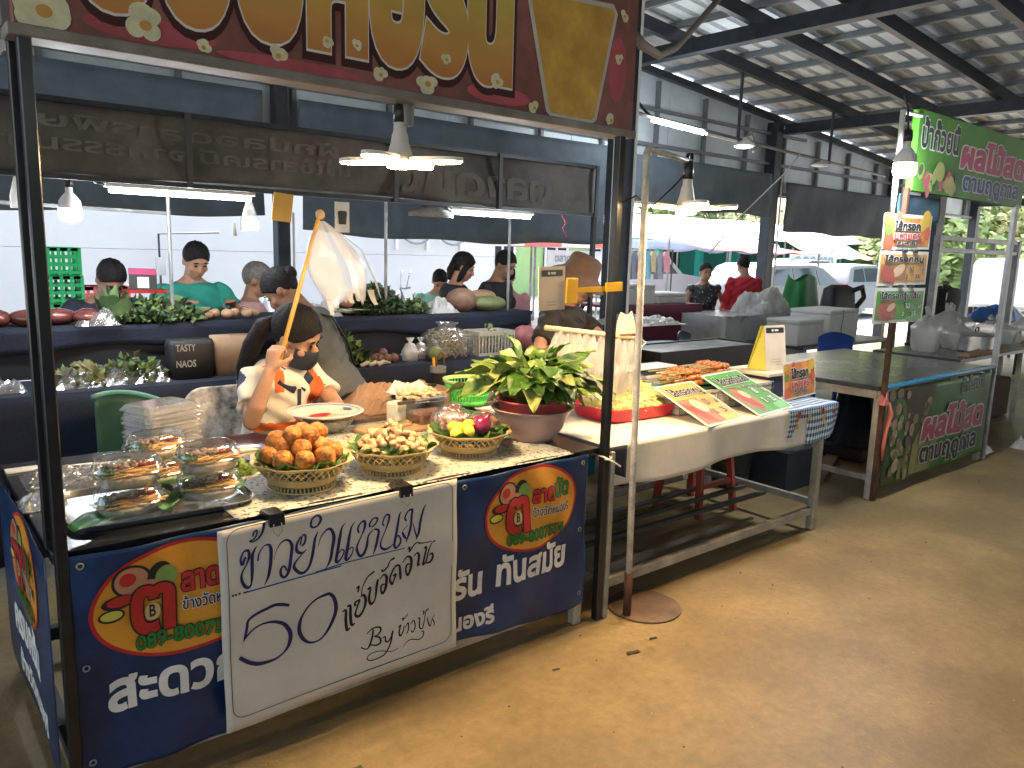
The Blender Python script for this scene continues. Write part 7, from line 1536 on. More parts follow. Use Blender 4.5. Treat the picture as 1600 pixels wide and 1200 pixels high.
t = thing('white_basket_crate', 'white slatted plastic crate on the lower shelf', 'crate', (3.40, 4.37, ZL))
for (a, c, d, e) in ((-.16, .16, -.1, -.09), (-.16, .16, .09, .1), (-.16, -.15, -.089, .089), (.15, .16, -.089, .089)):
    b = MB(); b.box(a, c, d, e, 0, .02); b.box(a, c, d, e, .14, .17)
    if c - a > .1:
        for k in range(12): xx = a + (c - a - .01) * k / 11; b.box(xx, xx + .01, d, e, .02, .14)
    else:
        for k in range(7): yy = d + (e - d - .01) * k / 6; b.box(a, c, yy, yy + .01, .02, .14)
    b.build('side', M('crate_white', (.5, .48, .43), .5), t, world=False)
greens('crate_leaves', 'dry leaves and paper inside the white slatted crate', 3.40, 4.37, ZL + .02, .13, .08, .17, [M('dry_pale', (.3, .27, .2), .7), DG[2]], 160, .05, 13)
t = thing('pink_bag', 'pink plastic bag right of the white slatted crate', 'plastic bag', (3.76, 4.40, ZL)); MB().ball((0, 0, .09), (.11, .09, .095), 16, 10, noise=.05, rg=rg).build('bag_body', M('bag_pink', (.35, .12, .12), .4), t, True, world=False)
t = thing('blue_plastic_tub', 'bright blue plastic tub beside the vegetable stall end', 'tub', (4.05, 4.05, 0)); MB().loft([sring(.17, .14, .003, 24, 5, (3.86, 3.98)), sring(.21, .18, .86, 24, 5, (3.86, 3.98)), sring(.225, .195, .87, 24, 5, (3.86, 3.98)), sring(.225, .195, .89, 24, 5, (3.86, 3.98)), sring(.2, .17, .885, 24, 5, (3.86, 3.98))]).build('tub_body', M('tub_blue', (.02, .28, .55), .4), t, True)
carrier(4.3, 4.5, .0, .3, 1.35, 'big grey white plastic sack standing right of the vegetable stall', 9, clear_mat('grey_sack', (.9, .9, .9), .1, .7, .4))
crumple(3.05, 3.55, .777, .28, .22, .18, 'bluish white plastic bag behind the leafy greens', 98, clear_mat('bluish_bag', (.9, .93, .97), .15, .6, .3), 'plastic_bag', 'plastic bag', 14)
w3 = thing('side_table', 'small dark table under the bluish plastic bag', 'table', (3.05, 3.55, 0)); MB().box(2.99, 3.16, 3.42, 3.7, .74, .774).build('table_top', STEEL, w3)
for y in (3.46, 3.66): MB().box(3.06, 3.09, y - .015, y + .015, .003, .739).build('leg', STEEL, w3)

# seller's green chair and patterned backrest
GC = M('chair_green', (.012, .065, .05), .45, 0, .15, 6)
t = thing('green_chair', 'dull green plastic chair behind the clamshell lids', 'chair', (.98, 3.72, 0))
def cbk(u, v): s = (u - .5) * 2; return (.915 + .175 * s, 3.80 + .08 * (1 - s * s) - .05 * v, .925 - .03 * s * s - .08 * (s + 1) * .5 - .42 * v)
MB().grid(cbk, 20, 10, thick=.012).build('backrest', GC, t, True); MB().tube([cbk(u, -.01) for u in np.linspace(0, 1, 14)], .014, 8).build('back_rim', M('chair_rim', (.10, .28, .23), .4), t, True)
MB().box(.70, 1.14, 3.48, 3.92, .40, .43).build('seat', GC, t, bevel=.01)
for sx in (.73, 1.11):
    for sy in (3.51, 3.89): MB().box(sx - .02, sx + .02, sy - .02, sy + .02, .003, .399).build('leg', GC, t)
t = thing('patterned_chair', 'chair with a grey marbled backrest behind the seller', 'chair', (1.35, 3.8, 0))
MBL = M('marble_print', (.10, .09, .08), .6, 0, .8, 14, c2=(.5, .46, .42))
b = MB(); m_ = frame((1.16, 3.90, .46), (1, 0, 0), (0, .12, 1)); b.prism(rrect(0, .38, 0, .42, .1, 6), .03, m_); b.build('backrest', MBL, t, bevel=.006)
MB().box(1.14, 1.56, 3.42, 3.86, .42, .46).build('seat', MBL, t, bevel=.01)
for sx in (1.17, 1.53):
    for sy in (3.46, 3.83): MB().box(sx - .015, sx + .015, sy - .015, sy + .015, .003, .419).build('leg', STEEL, t)

# ------------------------------------------------------------------ stalls farther right
t = thing('maroon_counter', 'counter draped with maroon cloth beyond the sausage stall', 'counter', (7.4, 6.2, 0)); MRN = M('maroon_cloth', (.085, .012, .03), .7, 0, .2, 4)
MB().grid(lambda u, v: (6.55 + 1.6 * u, 6.1 - .02 * math.sin(12 * u) * v, 1.0 - .95 * v), 60, 6, thick=-.003).build('skirt', MRN, t, True); MB().box(6.55, 8.15, 6.105, 6.8, .97, 1.0).build('top', MRN, t)
def foam(x, y, z, sx, sy, h, lab, rz=0.):
    t = thing('foam_box', lab, 'foam box', (x, y, z), rz, 'white foam boxes'); FM = M('foam_white', (.62, .64, .64), .8, 0, .05, 6, stain=.1, ss=4)
    MB().box(-sx / 2, sx / 2, -sy / 2, sy / 2, 0, h - .05).build('box_body', FM, t, bevel=.012, world=False); MB().box(-sx / 2 - .004, sx / 2 + .004, -sy / 2 - .004, sy / 2 + .004, h - .048, h).build('lid', FM, t, bevel=.012, world=False); return t
foam(7.1, 6.4, 1.001, .5, .4, .24, 'white foam box on the maroon counter'); foam(7.75, 6.45, 1.001, .55, .4, .13, 'flat white foam box right of the taller one on the maroon counter')
t = thing('plastic_draped_table', 'table wrapped in grey clear plastic beyond the grill', 'table', (8.7, 5.7, 0)); GPL = M('grey_plastic_sheet', (.33, .34, .35), .3, 0, .25, 3, bump=.3, bs=12, coat=.3)
MB().grid(lambda u, v: (7.75 + 1.75 * u, 5.45 - .03 * math.sin(11 * u) * v, .90 - .84 * v), 60, 8, thick=-.003).build('front_sheet', GPL, t, True); MB().grid(lambda u, v: (7.748, 5.45 + .7 * u, .90 - .84 * v), 10, 4, thick=.003).build('side_sheet', GPL, t, True); MB().box(7.75, 9.5, 5.452, 6.2, .87, .90).build('table_top', GPL, t)
crumple(8.95, 5.75, .90, .8, .5, .38, 'grey clear plastic wrapped bundle on the draped table', 111, M('grey_wrap', (.36, .37, .37), .3, 0, .35, 5, coat=.3), 'wrapped_bundle', 'bundle', 18)
t = thing('green_folded_tarp', 'green plastic bag standing behind the foam boxes', 'bag', (9.9, 5.9, 0))
def gtp(u, v): a = 2 * math.pi * u; r = .46 * (1 - .4 * v) * (1 + .1 * math.sin(5 * a)); return (10.25 + r * math.cos(a), 6.0 + r * .5 * math.sin(a), .61 + .72 * v + .05 * math.sin(3 * a))
MB().grid(gtp, 30, 10).build('bag_body', M('tarp_green', (.02, .20, .06), .4, 0, .2, 5), t, True)
t = thing('low_table', 'low dark table under the foam boxes', 'table', (9.2, 5.0, 0)); MB().box(8.2, 10.4, 4.7, 6.2, .565, .60).build('table_top', STEEL, t)
for x in (8.3, 10.3):
    for y in (4.76, 6.1): MB().box(x - .03, x + .03, y - .03, y + .03, .003, .564).build('leg', PALEWOOD, t)
foam(8.45, 4.98, .601, .55, .42, .30, 'smaller white foam box left on the low table'); foam(9.15, 5.0, .601, .85, .5, .40, 'large white foam box with a rope on the low table', .1)
tag(MB().tube([(9.08, 4.73, 1.003), (9.09, 4.725, .95), (9.06, 4.725, .75), (9.1, 4.73, .62)], .004, 5).build('box_rope', STEEL, None, True), 'thin rope hanging down the large foam box', 'rope')
t = thing('black_bag', 'black bag with handle loops behind the large foam box', 'bag', (9.9, 5.35, .6)); MB().loft([sring(.30, .12, .601, 24, 5, (10.0, 5.3)), sring(.33, .13, .9, 24, 5, (10.0, 5.3)), sring(.28, .1, 1.22, 24, 5, (10.0, 5.3)), sring(.15, .05, 1.27, 24, 5, (10.0, 5.3))]).build('bag_body', M('bag_black', (.014, .015, .018), .5), t, True); MB().tube([(10.2, 5.2, 1.2), (10.42, 5.2, 1.24), (10.5, 5.2, 1.1), (10.28, 5.2, .95)], .035, 8).build('handle', MATS['bag_black'], t, True)
def plastic_chair(x, y, rz, lab, mat, nm='plastic_chair'):
    t = thing(nm, lab, 'chair', (x, y, 0), rz)
    def bk_(u, v): s = (u - .5) * 2; return (.21 * s, .2 + .05 * (1 - s * s), .82 - .05 * s * s - .36 * v)
    b = MB(); b.grid(bk_, 12, 2, thick=.012); b.build('backrest', mat, t, True, world=False)
    MB().box(-.21, .21, -.2, .2, .42, .445).build('seat', mat, t, bevel=.01, world=False)
    for sx in (-.18, .18):
        for sy in (-.17, .19): MB().bar((sx, sy, .419), (sx * 1.15, sy * 1.15, .004), .035, .03).build('leg', mat, t, world=False)
plastic_chair(6.6, 4.9, R(20), 'dark navy plastic chair behind the grill', M('chair_navy', (.02, .035, .08), .35)); plastic_chair(8.0, 4.1, R(-30), 'blue plastic chair behind the fruit stall table', M('chair_blue', (.02, .06, .30), .35))
# clothes rack under the tent
t = thing('clothes_rack', 'clothes rack with hanging shirts under the far tent', 'clothes rack', (13, 11.3, 0)); MB().tube([(11.9, 11.3, -.05), (11.9, 11.3, 1.7), (13.9, 11.3, 1.7), (13.9, 11.3, -.05)], .02, 6).build('rack_frame', STEEL, t)
for i in range(9):
    x = 12.0 + .21 * i; c = [(.08, .25, .28), (.22, .12, .12), (.35, .35, .32), (.08, .09, .11), (.2, .14, .2), (.08, .2, .24), (.25, .2, .12), (.12, .13, .15), (.28, .12, .14)][i]
    MB().loft([[(x - wv_, 11.28 - .02 * k, 1.66 - .15 * k), (x + wv_, 11.28, 1.66 - .15 * k), (x + wv_, 11.34 + .03 * k, 1.66 - .15 * k), (x - wv_, 11.34, 1.66 - .15 * k)] for k, wv_ in enumerate((.03, .14, .12, .12 + .01 * (i % 3), .13))][:4 + i % 2]).build('hanging_shirt', M('shirt_cloth_%d' % i, c, .8), t)
# ------------------------------------------------------------------ people
SKIN = M('skin', (.40, .22, .14), .5, 0, .1, 12, sss=.08, bump=.06, bs=150); SKIN2 = M('skin_deep', (.30, .165, .105), .5, 0, .1, 12, sss=.08, bump=.06, bs=150)
HAIRB = M('hair_black', (.009, .008, .009), .6, 0, .5, 60, bump=.8, bs=110, spec=.25); HAIRG = M('hair_grey', (.16, .15, .14), .6, 0, .5, 60, bump=.5, bs=140)
EYEM = M('eye_dark', (.015, .01, .008), .2); LIPM = M('lip', (.28, .09, .07), .5)
def remesh(b, name, mats, vox, smooth=2):
    me = bpy.data.meshes.new('tmp'); me.from_pydata(b.v, [], b.f)
    bm = bmesh.new(); bm.from_mesh(me); bmesh.ops.recalc_face_normals(bm, faces=bm.faces); bm.to_mesh(me); bm.free()
    o = bpy.data.objects.new('tmp', me)
    m1 = o.modifiers.new('r', 'REMESH'); m1.mode = 'VOXEL'; m1.voxel_size = vox
    m2 = o.modifiers.new('s', 'SMOOTH'); m2.factor = .5; m2.iterations = smooth
    me2 = eval_in_work(o, lambda e, dg: bpy.data.meshes.new_from_object(e)); me2.name = name
    bpy.data.meshes.remove(me)
    me2.materials.clear()
    for m in (mats if isinstance(mats, (list, tuple)) else [mats]): me2.materials.append(m)
    me2.polygons.foreach_set('use_smooth', [True] * len(me2.polygons)); me2.update()
    return me2
def hand(b, wr, dirv, palm_n, s=1., curl=.5, grip=None):
    """palm and five fingers; dirv = from wrist to knuckles, palm_n = the way the palm faces"""
    d = Vector(dirv).normalized(); n = Vector(palm_n); n = (n - d * n.dot(d)).normalized(); x = d.cross(n)
    P = lambda u, v, w_: Vector(wr) + (d * u + x * v + n * w_) * s
    b.loft([[P(u, a * math.cos(t), c * math.sin(t)) for t in np.linspace(0, 2 * math.pi, 13)[:-1]] for u, a, c in ((-.01, .024, .019), (.02, .03, .017), (.055, .04, .017), (.085, .039, .014))])
    for k, (v, L) in enumerate(((-.030, .070), (-.010, .078), (.010, .073), (.029, .058))):
        pts = [P(.07, v, 0)]; ang = 0; u, w_ = .085, 0
        for q, f in enumerate((.45, .3, .25)):
            ang += curl * (1.0 if q else .8); u += math.cos(ang) * L * f; w_ += math.sin(ang) * L * f; pts.append(P(u, v * (1 - .1 * q), w_))
        b.tube(pts, [.010 * s, .0095 * s, .0085 * s, .0072 * s], 8)
    b.tube([P(.015, -.024, .004), P(.045, -.052, .02), P(.068, -.050, .036 + .02 * curl), P(.085, -.034, .045 + .02 * curl)], [.013 * s, .0115 * s, .010 * s, .008 * s], 8)
def person(lab, x, y, face, crown, skin=SKIN, shirt=None, sleeve='short', legs=None, hair='short', hairm=HAIRB, lean=.05, side=0., hp=.15, hy=0., hr=0., arms=None, sit=False, male=False, vox=.011, gf=1., paint=None, shorts=False, mask=None, hat=None, wid=1., hs=1.):
    """face = (dx, dy) heading of the torso; crown = world height of the top of the head"""
    f = Vector((face[0], face[1], 0)).normalized(); rt = Vector((f.y, -f.x, 0)); up = Vector((0, 0, 1))
    s = 1.
    t = thing('person', lab, 'person', (x, y, 0))
    ld = (up + f * lean + rt * side).normalized()
    L_n = .50                                             # pelvis to neck base
    hz = crown - .755 * ld.z
    pel = Vector((x, y, hz)); sp = lambda h, fwd=0.: pel + ld * h + f * fwd
    fd = (f - ld * f.dot(ld)).normalized(); rd = ld.cross(fd) * -1
    mw = (1.1 if male else 1.) * wid
    TR = [(-.07, .10, .09), (-.02, .155, .115), (.05, .162, .115), (.14, .138, .10), (.26, .15, .108), (.36, .158, .112), (.425, .150, .10), (.462, .118, .08), (.485, .085, .068), (.51, .056, .054)]
    def ring(h, a, c, n=20, g=0.): return [sp(h) + rd * (a * mw + g) * math.cos(q) + fd * (c + g) * math.sin(q) for q in np.linspace(0, 2 * math.pi, n + 1)[:-1]]
    b = MB(); b.loft([ring(*r) for r in TR])
    nb = sp(.49); hd_f = (fd * math.cos(hp) - ld * math.sin(hp)); hd_f = (hd_f * math.cos(hy) + rd * -math.sin(hy)).normalized()
    hup = (ld * math.cos(hp) + fd * math.sin(hp) * 1.); hup = (hup + rd * hr); hup = (hup - hd_f * hup.dot(hd_f)).normalized(); hrt = hd_f.cross(hup)
    hc = nb + ld * .035 + fd * .022 + hup * .112
    H = lambda a, c, z: hc + (hrt * a + hd_f * c + hup * z) * hs
    hm = Matrix((hrt, hd_f, hup)).transposed() * hs
    b.tube([sp(.46), nb + ld * .015, H(0, -.015, -.05)], [.066, .054, .052], 12)
    b.ball(H(0, -.005, .022), (.074, .094, .092), 20, 14, m=hm); b.ball(H(0, .02, -.055), (.057, .066, .062), 18, 12, m=hm); b.ball(H(0, .052, -.085), (.03, .03, .024), 12, 8, m=hm)
    b.ball(H(0, .094, -.022), (.013, .018, .024), 10, 8, m=hm); b.ball(H(0, .1, -.034), (.018, .014, .011), 10, 8, m=hm); b.ball(H(0, .072, .028), (.05, .02, .012), 12, 8, m=hm)
    b.ball(H(0, .084, -.064), (.022, .009, .008), 10, 6, m=hm)
    for sg in (-1, 1): b.ball(H(sg * .075, -.008, -.012), (.011, .02, .031), 10, 8, m=hm); b.ball(H(sg * .042, .06, -.03), (.024, .022, .02), 10, 8, m=hm)
    arms = arms or {}
    SH = {}; EL = {}; WR = {}
    for sg, k in ((1, 'R'), (-1, 'L')):
        sh = sp(.415) + rd * sg * .162 * mw; SH[k] = sh
        e, w_ = arms.get(k, (None, None))
        if e is None: e = sh + Vector((0, 0, -.27)) + rd * sg * .05 + f * .03; 
        if w_ is None: w_ = Vector(e) + Vector((0, 0, -.12)) + f * .2 - rd * sg * .06
        e = Vector(e); w_ = Vector(w_)
        e = sh + (e - sh).normalized() * min((e - sh).length, .33); w_ = e + (w_ - e).normalized() * min((w_ - e).length, .28)
        EL[k] = e; WR[k] = w_
        b.ball(sh, .056, 12, 8); b.tube([sh, sh.lerp(e, .5), e, e.lerp(w_, .3), w_], [.05, .045, .038, .039, .026], 12)
        opt = arms.get(k + 'h', {})
        hdv = Vector(opt.get('d', w_ - e)); pn = Vector(opt.get('n', (0, 0, -1) if abs((w_ - e).normalized().z) < .8 else -f))
        hand(b, w_, hdv, pn, 1., opt.get('curl', .35))
    LG = {}
    for sg in (1, -1):
        hip = pel + rd * sg * .085 + up * -.02
        if sit: kn = hip + f * .40 + rd * sg * .06; kn.z = hip.z - .02; an = Vector((kn.x, kn.y, .09)) + f * .03
        else: an = Vector((pel.x, pel.y, .09)) + rt * sg * .10 - f * .02; kn = hip.lerp(an, .48) + f * .03
        LG[sg] = (hip, kn, an)
        b.tube([hip, hip.lerp(kn, .5), kn, kn.lerp(an, .35), an], [.085, .075, .056, .052, .036], 12)
        ft = Vector((an.x, an.y, .04)); b.tube([ft - f * .06, ft, ft + f * .08, ft + f * .16], [.034, .04, .036, .022], 10, flat=.8)
    body = bpy.data.objects.new('body', remesh(b, 'body', skin, vox, 2)); col.objects.link(body); attach(body, t)
    # clothes
    c = MB(); g = .016; c.loft([ring(h, a, cc, 24, g + (.02 if h < .1 else .008)) for h, a, cc in TR[1:8]] + [ring(.482, .075, .064, 24, .010)])
    for k in 'RL':
        sh, e, w_ = SH[k], EL[k], WR[k]; c.ball(sh - ld * .002, .0665, 14, 10)
        if sleeve == 'short': c.tube([sh, sh.lerp(e, .35), sh.lerp(e, .68)], [.064, .067, .070], 14)
        elif sleeve == 'long': c.tube([sh, sh.lerp(e, .5), e, e.lerp(w_, .4), e.lerp(w_, .93)], [.063, .061, .056, .051, .041], 14)
        else: c.tube([sh, sh.lerp(e, .18)], [.064, .066], 12)
    me = remesh(c, 'shirt', shirt, max(.009, vox * .9), 3)
    # gentle cloth folds
    rr = random.Random(int(x * 77 + y * 13)); ph = [rr.uniform(0, 6) for _ in range(4)]
    N_ = len(me.vertices); co = np.empty(N_ * 3, np.float32); no = np.empty(N_ * 3, np.float32)
    me.vertices.foreach_get('co', co); me.vertices.foreach_get('normal', no); co = co.reshape(-1, 3); no = no.reshape(-1, 3)
    qv = co - np.array(pel); qr = qv @ np.array(rd); qf = qv @ np.array(fd)
    amp = .005 * np.sin(qv[:, 2] * 34 + qr * 22 + 9 * np.sin(qr * 9 + ph[2]) * .3 + ph[0]) + .004 * np.sin(qv[:, 2] * 70 - qr * 40 + qf * 20 + ph[1]) + .004 * np.sin(qr * 60 + qv[:, 2] * 9 + ph[3]) * (qv[:, 2] < .2)
    co = co + no * amp[:, None]; me.vertices.foreach_set('co', co.ravel().astype(np.float32)); me.update()
    if paint:
        for p in me.polygons:
            q = p.center - sp(.40); p.material_index = paint(q.dot(rd), q.dot(fd), q.dot(ld), (p.center - EL['R']).length, (p.center - EL['L']).length)
    o = bpy.data.objects.new('shirt', me); col.objects.link(o); attach(o, t)
    c = MB(); c.loft([ring(h, a, cc, 20, .014) for h, a, cc in TR[0:3]] + [ring(.09, .15, .108, 20, .012)])
    for sg in (1, -1):
        hip, kn, an = LG[sg]
        if shorts == 'skirt': pass
        elif shorts: c.tube([hip, kn], [.098, .085], 14)
        else: c.tube([hip, hip.lerp(kn, .5), kn, an], [.097, .088, .07, .06], 14)
    if shorts == 'skirt': c.loft([ring(.02, .17, .13, 20, .012), ring(-.2, .175, .14, 20, .01), ring(-.36, .16, .13, 20, .01)])
    o = bpy.data.objects.new('trousers', remesh(c, 'trousers', legs or M('dark_trousers', (.02, .022, .03), .8), max(.012, vox), 2)); col.objects.link(o); attach(o, t)
    # face details
    for sg in (-1, 1):
        MB().ball(H(sg * .031, .0835, .004), (.0125, .006, .0062), 10, 6, m=hm).build('eye', EYEM, t, True)
        MB().ball(H(sg * .033, .087, .027), (.019, .006, .0035), 10, 5, m=hm).build('eyebrow', hairm, t, True)
    if not mask: MB().ball(H(0, .0905, -.063), (.021, .005, .0055), 10, 6, m=hm).build('mouth', LIPM, t, True)
    if mask: 
        mk = MB().grid(lambda u, v: tuple(H(.066 * math.sin((u - .5) * 2.6), .012 + .098 * math.cos((u - .5) * 2.6) + .012 * math.sin(math.pi * v) * math.cos((u - .5) * 2.6), -.015 - .088 * v)), 14, 8, thick=.003); mk.build('face_mask', mask, t, True)
        for sg in (-1, 1): MB().tube([H(sg * .064, .03, -.03), H(sg * .08, .0, .0), H(sg * .08, -.02, -.01)], .0016, 4).build('mask_loop', mask, t)
    # hair
    def cap(front, sidea, back, sc_=1.09, lift=.006, nm='hair'):
        nu, nv = 36, 12; rr = random.Random(5)
        def fn(u, v):
            a = 2 * math.pi * u; cf = math.cos(a)            # a = 0: front
            lim = (sidea + (front - sidea) * max(0, cf) ** 1.3) if cf > 0 else (sidea + (back - sidea) * max(0, -cf))
            lim *= 1 + .035 * math.sin(17 * a) * (.4 + .6 * (cf < .3)) + .02 * math.sin(31 * a); th = R(lim) * v; k = 1 + .02 * math.sin(14 * a + 6 * v) + .012 * math.sin(29 * a - 9 * v) + (.05 if cf < .5 else .05 * (1 - (cf - .5) * 2)) * math.sin(min(1., v * 1.2) * math.pi) 
            return tuple(H(.074 * sc_ * math.sin(th) * math.sin(a) * k, -.005 + .094 * sc_ * math.sin(th) * cf * k, .022 + lift + .092 * sc_ * math.cos(th) * k))
        MB().grid(fn, nu, nv, thick=.02).build(nm, hairm, t, True)
    if hat is None or hair != 'none':
        cap(*{'short': (64, 108, 140), 'tail': (68, 112, 140), 'bob': (66, 122, 150), 'bun': (68, 112, 140), 'crop': (64, 106, 140), 'none': (40, 100, 125)}[hair])
    if hair == 'tail': MB().tube([H(0, -.085, .02), H(.01, -.13, -.03), H(.02, -.14, -.13), H(.03, -.135, -.24), H(.03, -.12, -.33)], [.03, .042, .045, .036, .012], 12).build('ponytail', hairm, t, True)
    if hair == 'bun': MB().ball(H(0, -.1, .04), (.04, .035, .04), 12, 8, m=hm).build('hair_bun', hairm, t, True)
    if hair == 'bob':
        for sg in (-1, 1): MB().tube([H(sg * .06, .03, .05), H(sg * .08, .012, -.0), H(sg * .08, .0, -.08), H(sg * .066, -.01, -.13)], [.02, .026, .028, .012], 10).build('side_hair', hairm, t, True)
        MB().tube([H(0, -.08, .03), H(0, -.09, -.06), H(0, -.075, -.14)], [.06, .065, .03], 14, flat=.5).build('back_hair', hairm, t, True)
    if hat:
        prof = [(.0, .150), (.03, .149), (.055, .145), (.07, .137), (.078, .124), (.082, .10), (.086, .075), (.09, .055), (.097, .045), (.115, .032), (.135, .014), (.146, .0), (.144, -.004), (.132, .008), (.112, .026), (.092, .04), (.084, .05)]
        bb = MB(); n = 32
        bb.loft([[tuple(H(r * .98 * math.cos(q), r * 1.12 * math.sin(q) - .002, z + .002)) for q in np.linspace(0, 2 * math.pi, n + 1)[:-1]] for r, z in prof], cap=False); bb.build('bucket_hat', hat, t, True)
    t['_'] = 0; del t['_']
    return dict(t=t, sp=sp, rd=rd, fd=fd, ld=ld, H=H, WR=WR, EL=EL, SH=SH, f=f)

# --- the seller with the fly whisk
WSH = [M('polo_white', (.68, .62, .54), .75, 0, .05, 8), M('polo_navy', (.02, .03, .07), .75, 0, .1, 8), M('polo_orange', (.62, .13, .03), .75, 0, .08, 8)]
def polo(r_, f_, u_, eR, eL):
    if r_ > .165 and u_ < .05: return 1 if (f_ < .05) else 0
    if r_ < -.165 and u_ < .05: return 1 if f_ < -.02 else 0
    if f_ > 0:
        if -.235 < u_ + .02 * r_ < -.175: return 2
        if -.12 < r_ < -.065 and u_ > -.2: return 2
        if .075 < r_ < .12 and u_ > -.02: return 2
    return 0
SE = person('seller in a white and orange polo waving a bag whisk over the food', 1.47, 3.60, (.28, -.96), 1.315, SKIN, WSH, 'short', hair='tail', lean=.22, hp=.32, hy=.45, sit=True, hs=1.17, vox=.0075, mask=M('mask_navy', (.02, .025, .035), .8),
            arms={'R': ((1.235, 3.235, .835), (1.31, 3.20, 1.065)), 'Rh': dict(d=(.25, .02, 1), n=(.85, .35, .1), curl=1.15), 'L': ((1.70, 3.36, .84), (1.56, 3.23, .825)), 'Lh': dict(d=(-.8, -.6, .05), n=(0, 0, -1), curl=.2)}, paint=polo)
t = SE['t']
# collar and placket
nbp = SE['sp'](.475); fd, rd, ld = SE['fd'], SE['rd'], SE['ld']
for sg in (-1, 1):
    b = MB(); P0 = nbp + rd * sg * .068 + fd * .0; P1 = nbp + rd * sg * .055 + fd * .075 - ld * .012; P2 = nbp + rd * sg * .012 + fd * .122 - ld * .085
    q0 = P0 + rd * sg * .045 - ld * .03; q1 = P1 + rd * sg * .05 + fd * .025 - ld * .045; q2 = P2 + rd * sg * .02 + fd * .008 - ld * .02
    vs = [P0 + ld * .02, P1 + ld * .012, P2, q2, q1, q0]; nn = fd * .006
    b.add(vs + [p + nn + ld * .004 for p in vs], [(0, 1, 4, 5), (1, 2, 3, 4), (6, 11, 10, 7), (7, 10, 9, 8), (0, 6, 7, 1), (1, 7, 8, 2), (2, 8, 9, 3), (3, 9, 10, 4), (4, 10, 11, 5)]); b.build('collar', WSH[1], t, True)
MB().bar(nbp + fd * .132 - ld * .085, nbp + fd * .146 - ld * .17, .018, .006, side=tuple(fd)).build('placket', WSH[1], t)
hnd = SE['WR']['R']
# whisk: bamboo stick with a torn white bag
whk = thing('bag_whisk', 'bamboo stick with a torn white plastic bag tied on, held by the seller', 'whisk', tuple(hnd))
s0 = hnd + Vector((.045, -.0, .045)); s1 = Vector((1.565, 3.24, 1.722))
MB().tube([s0 - (s1 - s0) * .06, s0.lerp(s1, .5), s1], [.0105, .010, .0095], 10).build('stick', M('stick_bamboo', (.60, .34, .08), .5, 0, .15, 14), whk, True)
MB().ball(s1 + Vector((.004, 0, .006)), (.02, .018, .022), 12, 8, noise=.1, rg=random.Random(3)).build('rubber_knot', M('rubber_tan', (.42, .30, .18), .7), whk, True)
WB = clear_mat('whisk_bag', (.88, .88, .88), .10, .42, .35, .6)
def wbag(u, v):
    a = (u - .5) * math.pi * 1.9; x_ = 1.60 + .02 * v; w_ = .012 + .128 * math.sin(min(1, v / .68) * math.pi / 2) ** .9 * (1 - .3 * max(0, v - .68) / .32)
    x2 = 1.575 + .105 * v + w_ * math.sin(a) * (1 + .04 * math.sin(5 * a)); y2 = 3.235 + .06 * math.cos(a) * min(1, v * 2) * (1 + .12 * math.sin(5 * a + 7 * v) + .05 * math.sin(13 * a - 9 * v))
    return (x2, y2, 1.70 - .33 * v * (1 + .10 * math.sin(3 * a + 1)) - (.015 * math.sin(21 * a) if v > .97 else 0))
MB().grid(wbag, 44, 16).build('bag', WB, whk, True)
for i, (u0, ln, dx) in enumerate([(-.10, .13, .02), (-.06, .08, .0), (.0, .06, .02), (.05, .05, .0), (.11, .07, .03)]):
    p = Vector((1.68 + u0, 3.20, 1.40 if i else 1.42)); MB().grid(lambda u, v: tuple(p + Vector(((u - .5) * .035 * (1 - .4 * v) + dx * v, -.01 + .01 * math.sin(3 * v), -ln * v))), 3, 6).build('torn_strip', WB, whk, True)
MB().tube([(1.60, 3.23, 1.69), (1.76, 3.22, 1.58), (1.835, 3.22, 1.43), (1.86, 3.22, 1.36)], [.004, .008, .012, .004], 6, flat=.3).build('loose_handle', WB, whk, True)

# --- the sausage vendor in a bucket hat
VE = person('vendor in a dark shirt and brown bucket hat behind the hanging bags', 3.24, 3.50, (.45, -.9), 1.555, SKIN, M('shirt_charcoal', (.022, .018, .016), .8, 0, .2, 9), 'short', hair='none', lean=.10, hp=.35, hy=.35, vox=.0085, male=True, hat=M('hat_brown', (.12, .075, .055), .8, 0, .12, 30), wid=1.05, hs=1.12,
            arms={'R': ((2.93, 3.32, 1.02), (3.12, 3.16, 1.06)), 'Rh': dict(d=(.8, -.4, .1), n=(0, 0, -1), curl=.5), 'L': ((3.42, 3.25, 1.07), (3.30, 3.02, 1.13)), 'Lh': dict(d=(.3, -.6, .55), n=(-.5, .2, -.5), curl=.8)})
MB().tube([VE['H'](.05, .02, -.12), VE['sp'](.40) + VE['rd'] * .03 + VE['fd'] * .14, VE['H'](-.05, .03, -.12)], .003, 5).build('neck_cord', GREYSTEEL, VE['t'], True)

# --- behind and before the vegetable stall
TEALS = M('tee_teal', (.02, .27, .22), .8, 0, .1, 8)
P1 = person('man in a dark navy shirt bending over the leafy head', 1.13, 5.42, (.12, -1), 1.50, SKIN2, M('shirt_navy', (.018, .022, .04), .8, 0, .15, 8), 'short', hair='crop', lean=.20, hp=.55, male=True)
P2 = person('woman in a bright teal shirt looking down behind the herbs', 1.70, 5.48, (.08, -1), 1.60, SKIN, TEALS, 'short', hair='bun', lean=.06, hp=.42, wid=1.15, arms={'R': ((1.45, 5.42, 1.10), (1.55, 5.2, 1.19)), 'L': ((2.0, 5.38, 1.10), (1.88, 5.18, 1.19))})
m_ = SE
pt = P2; 
def chest_print(pp, cs, mt, w_, z0, nm, dep=.148):
    flat(nm, cs, None, mt, pp['t'], 0., lambda a, c, l: tuple(pp['sp'](z0 + c) - pp['rd'] * a + pp['fd'] * (dep - 1.6 * a * a + l)))
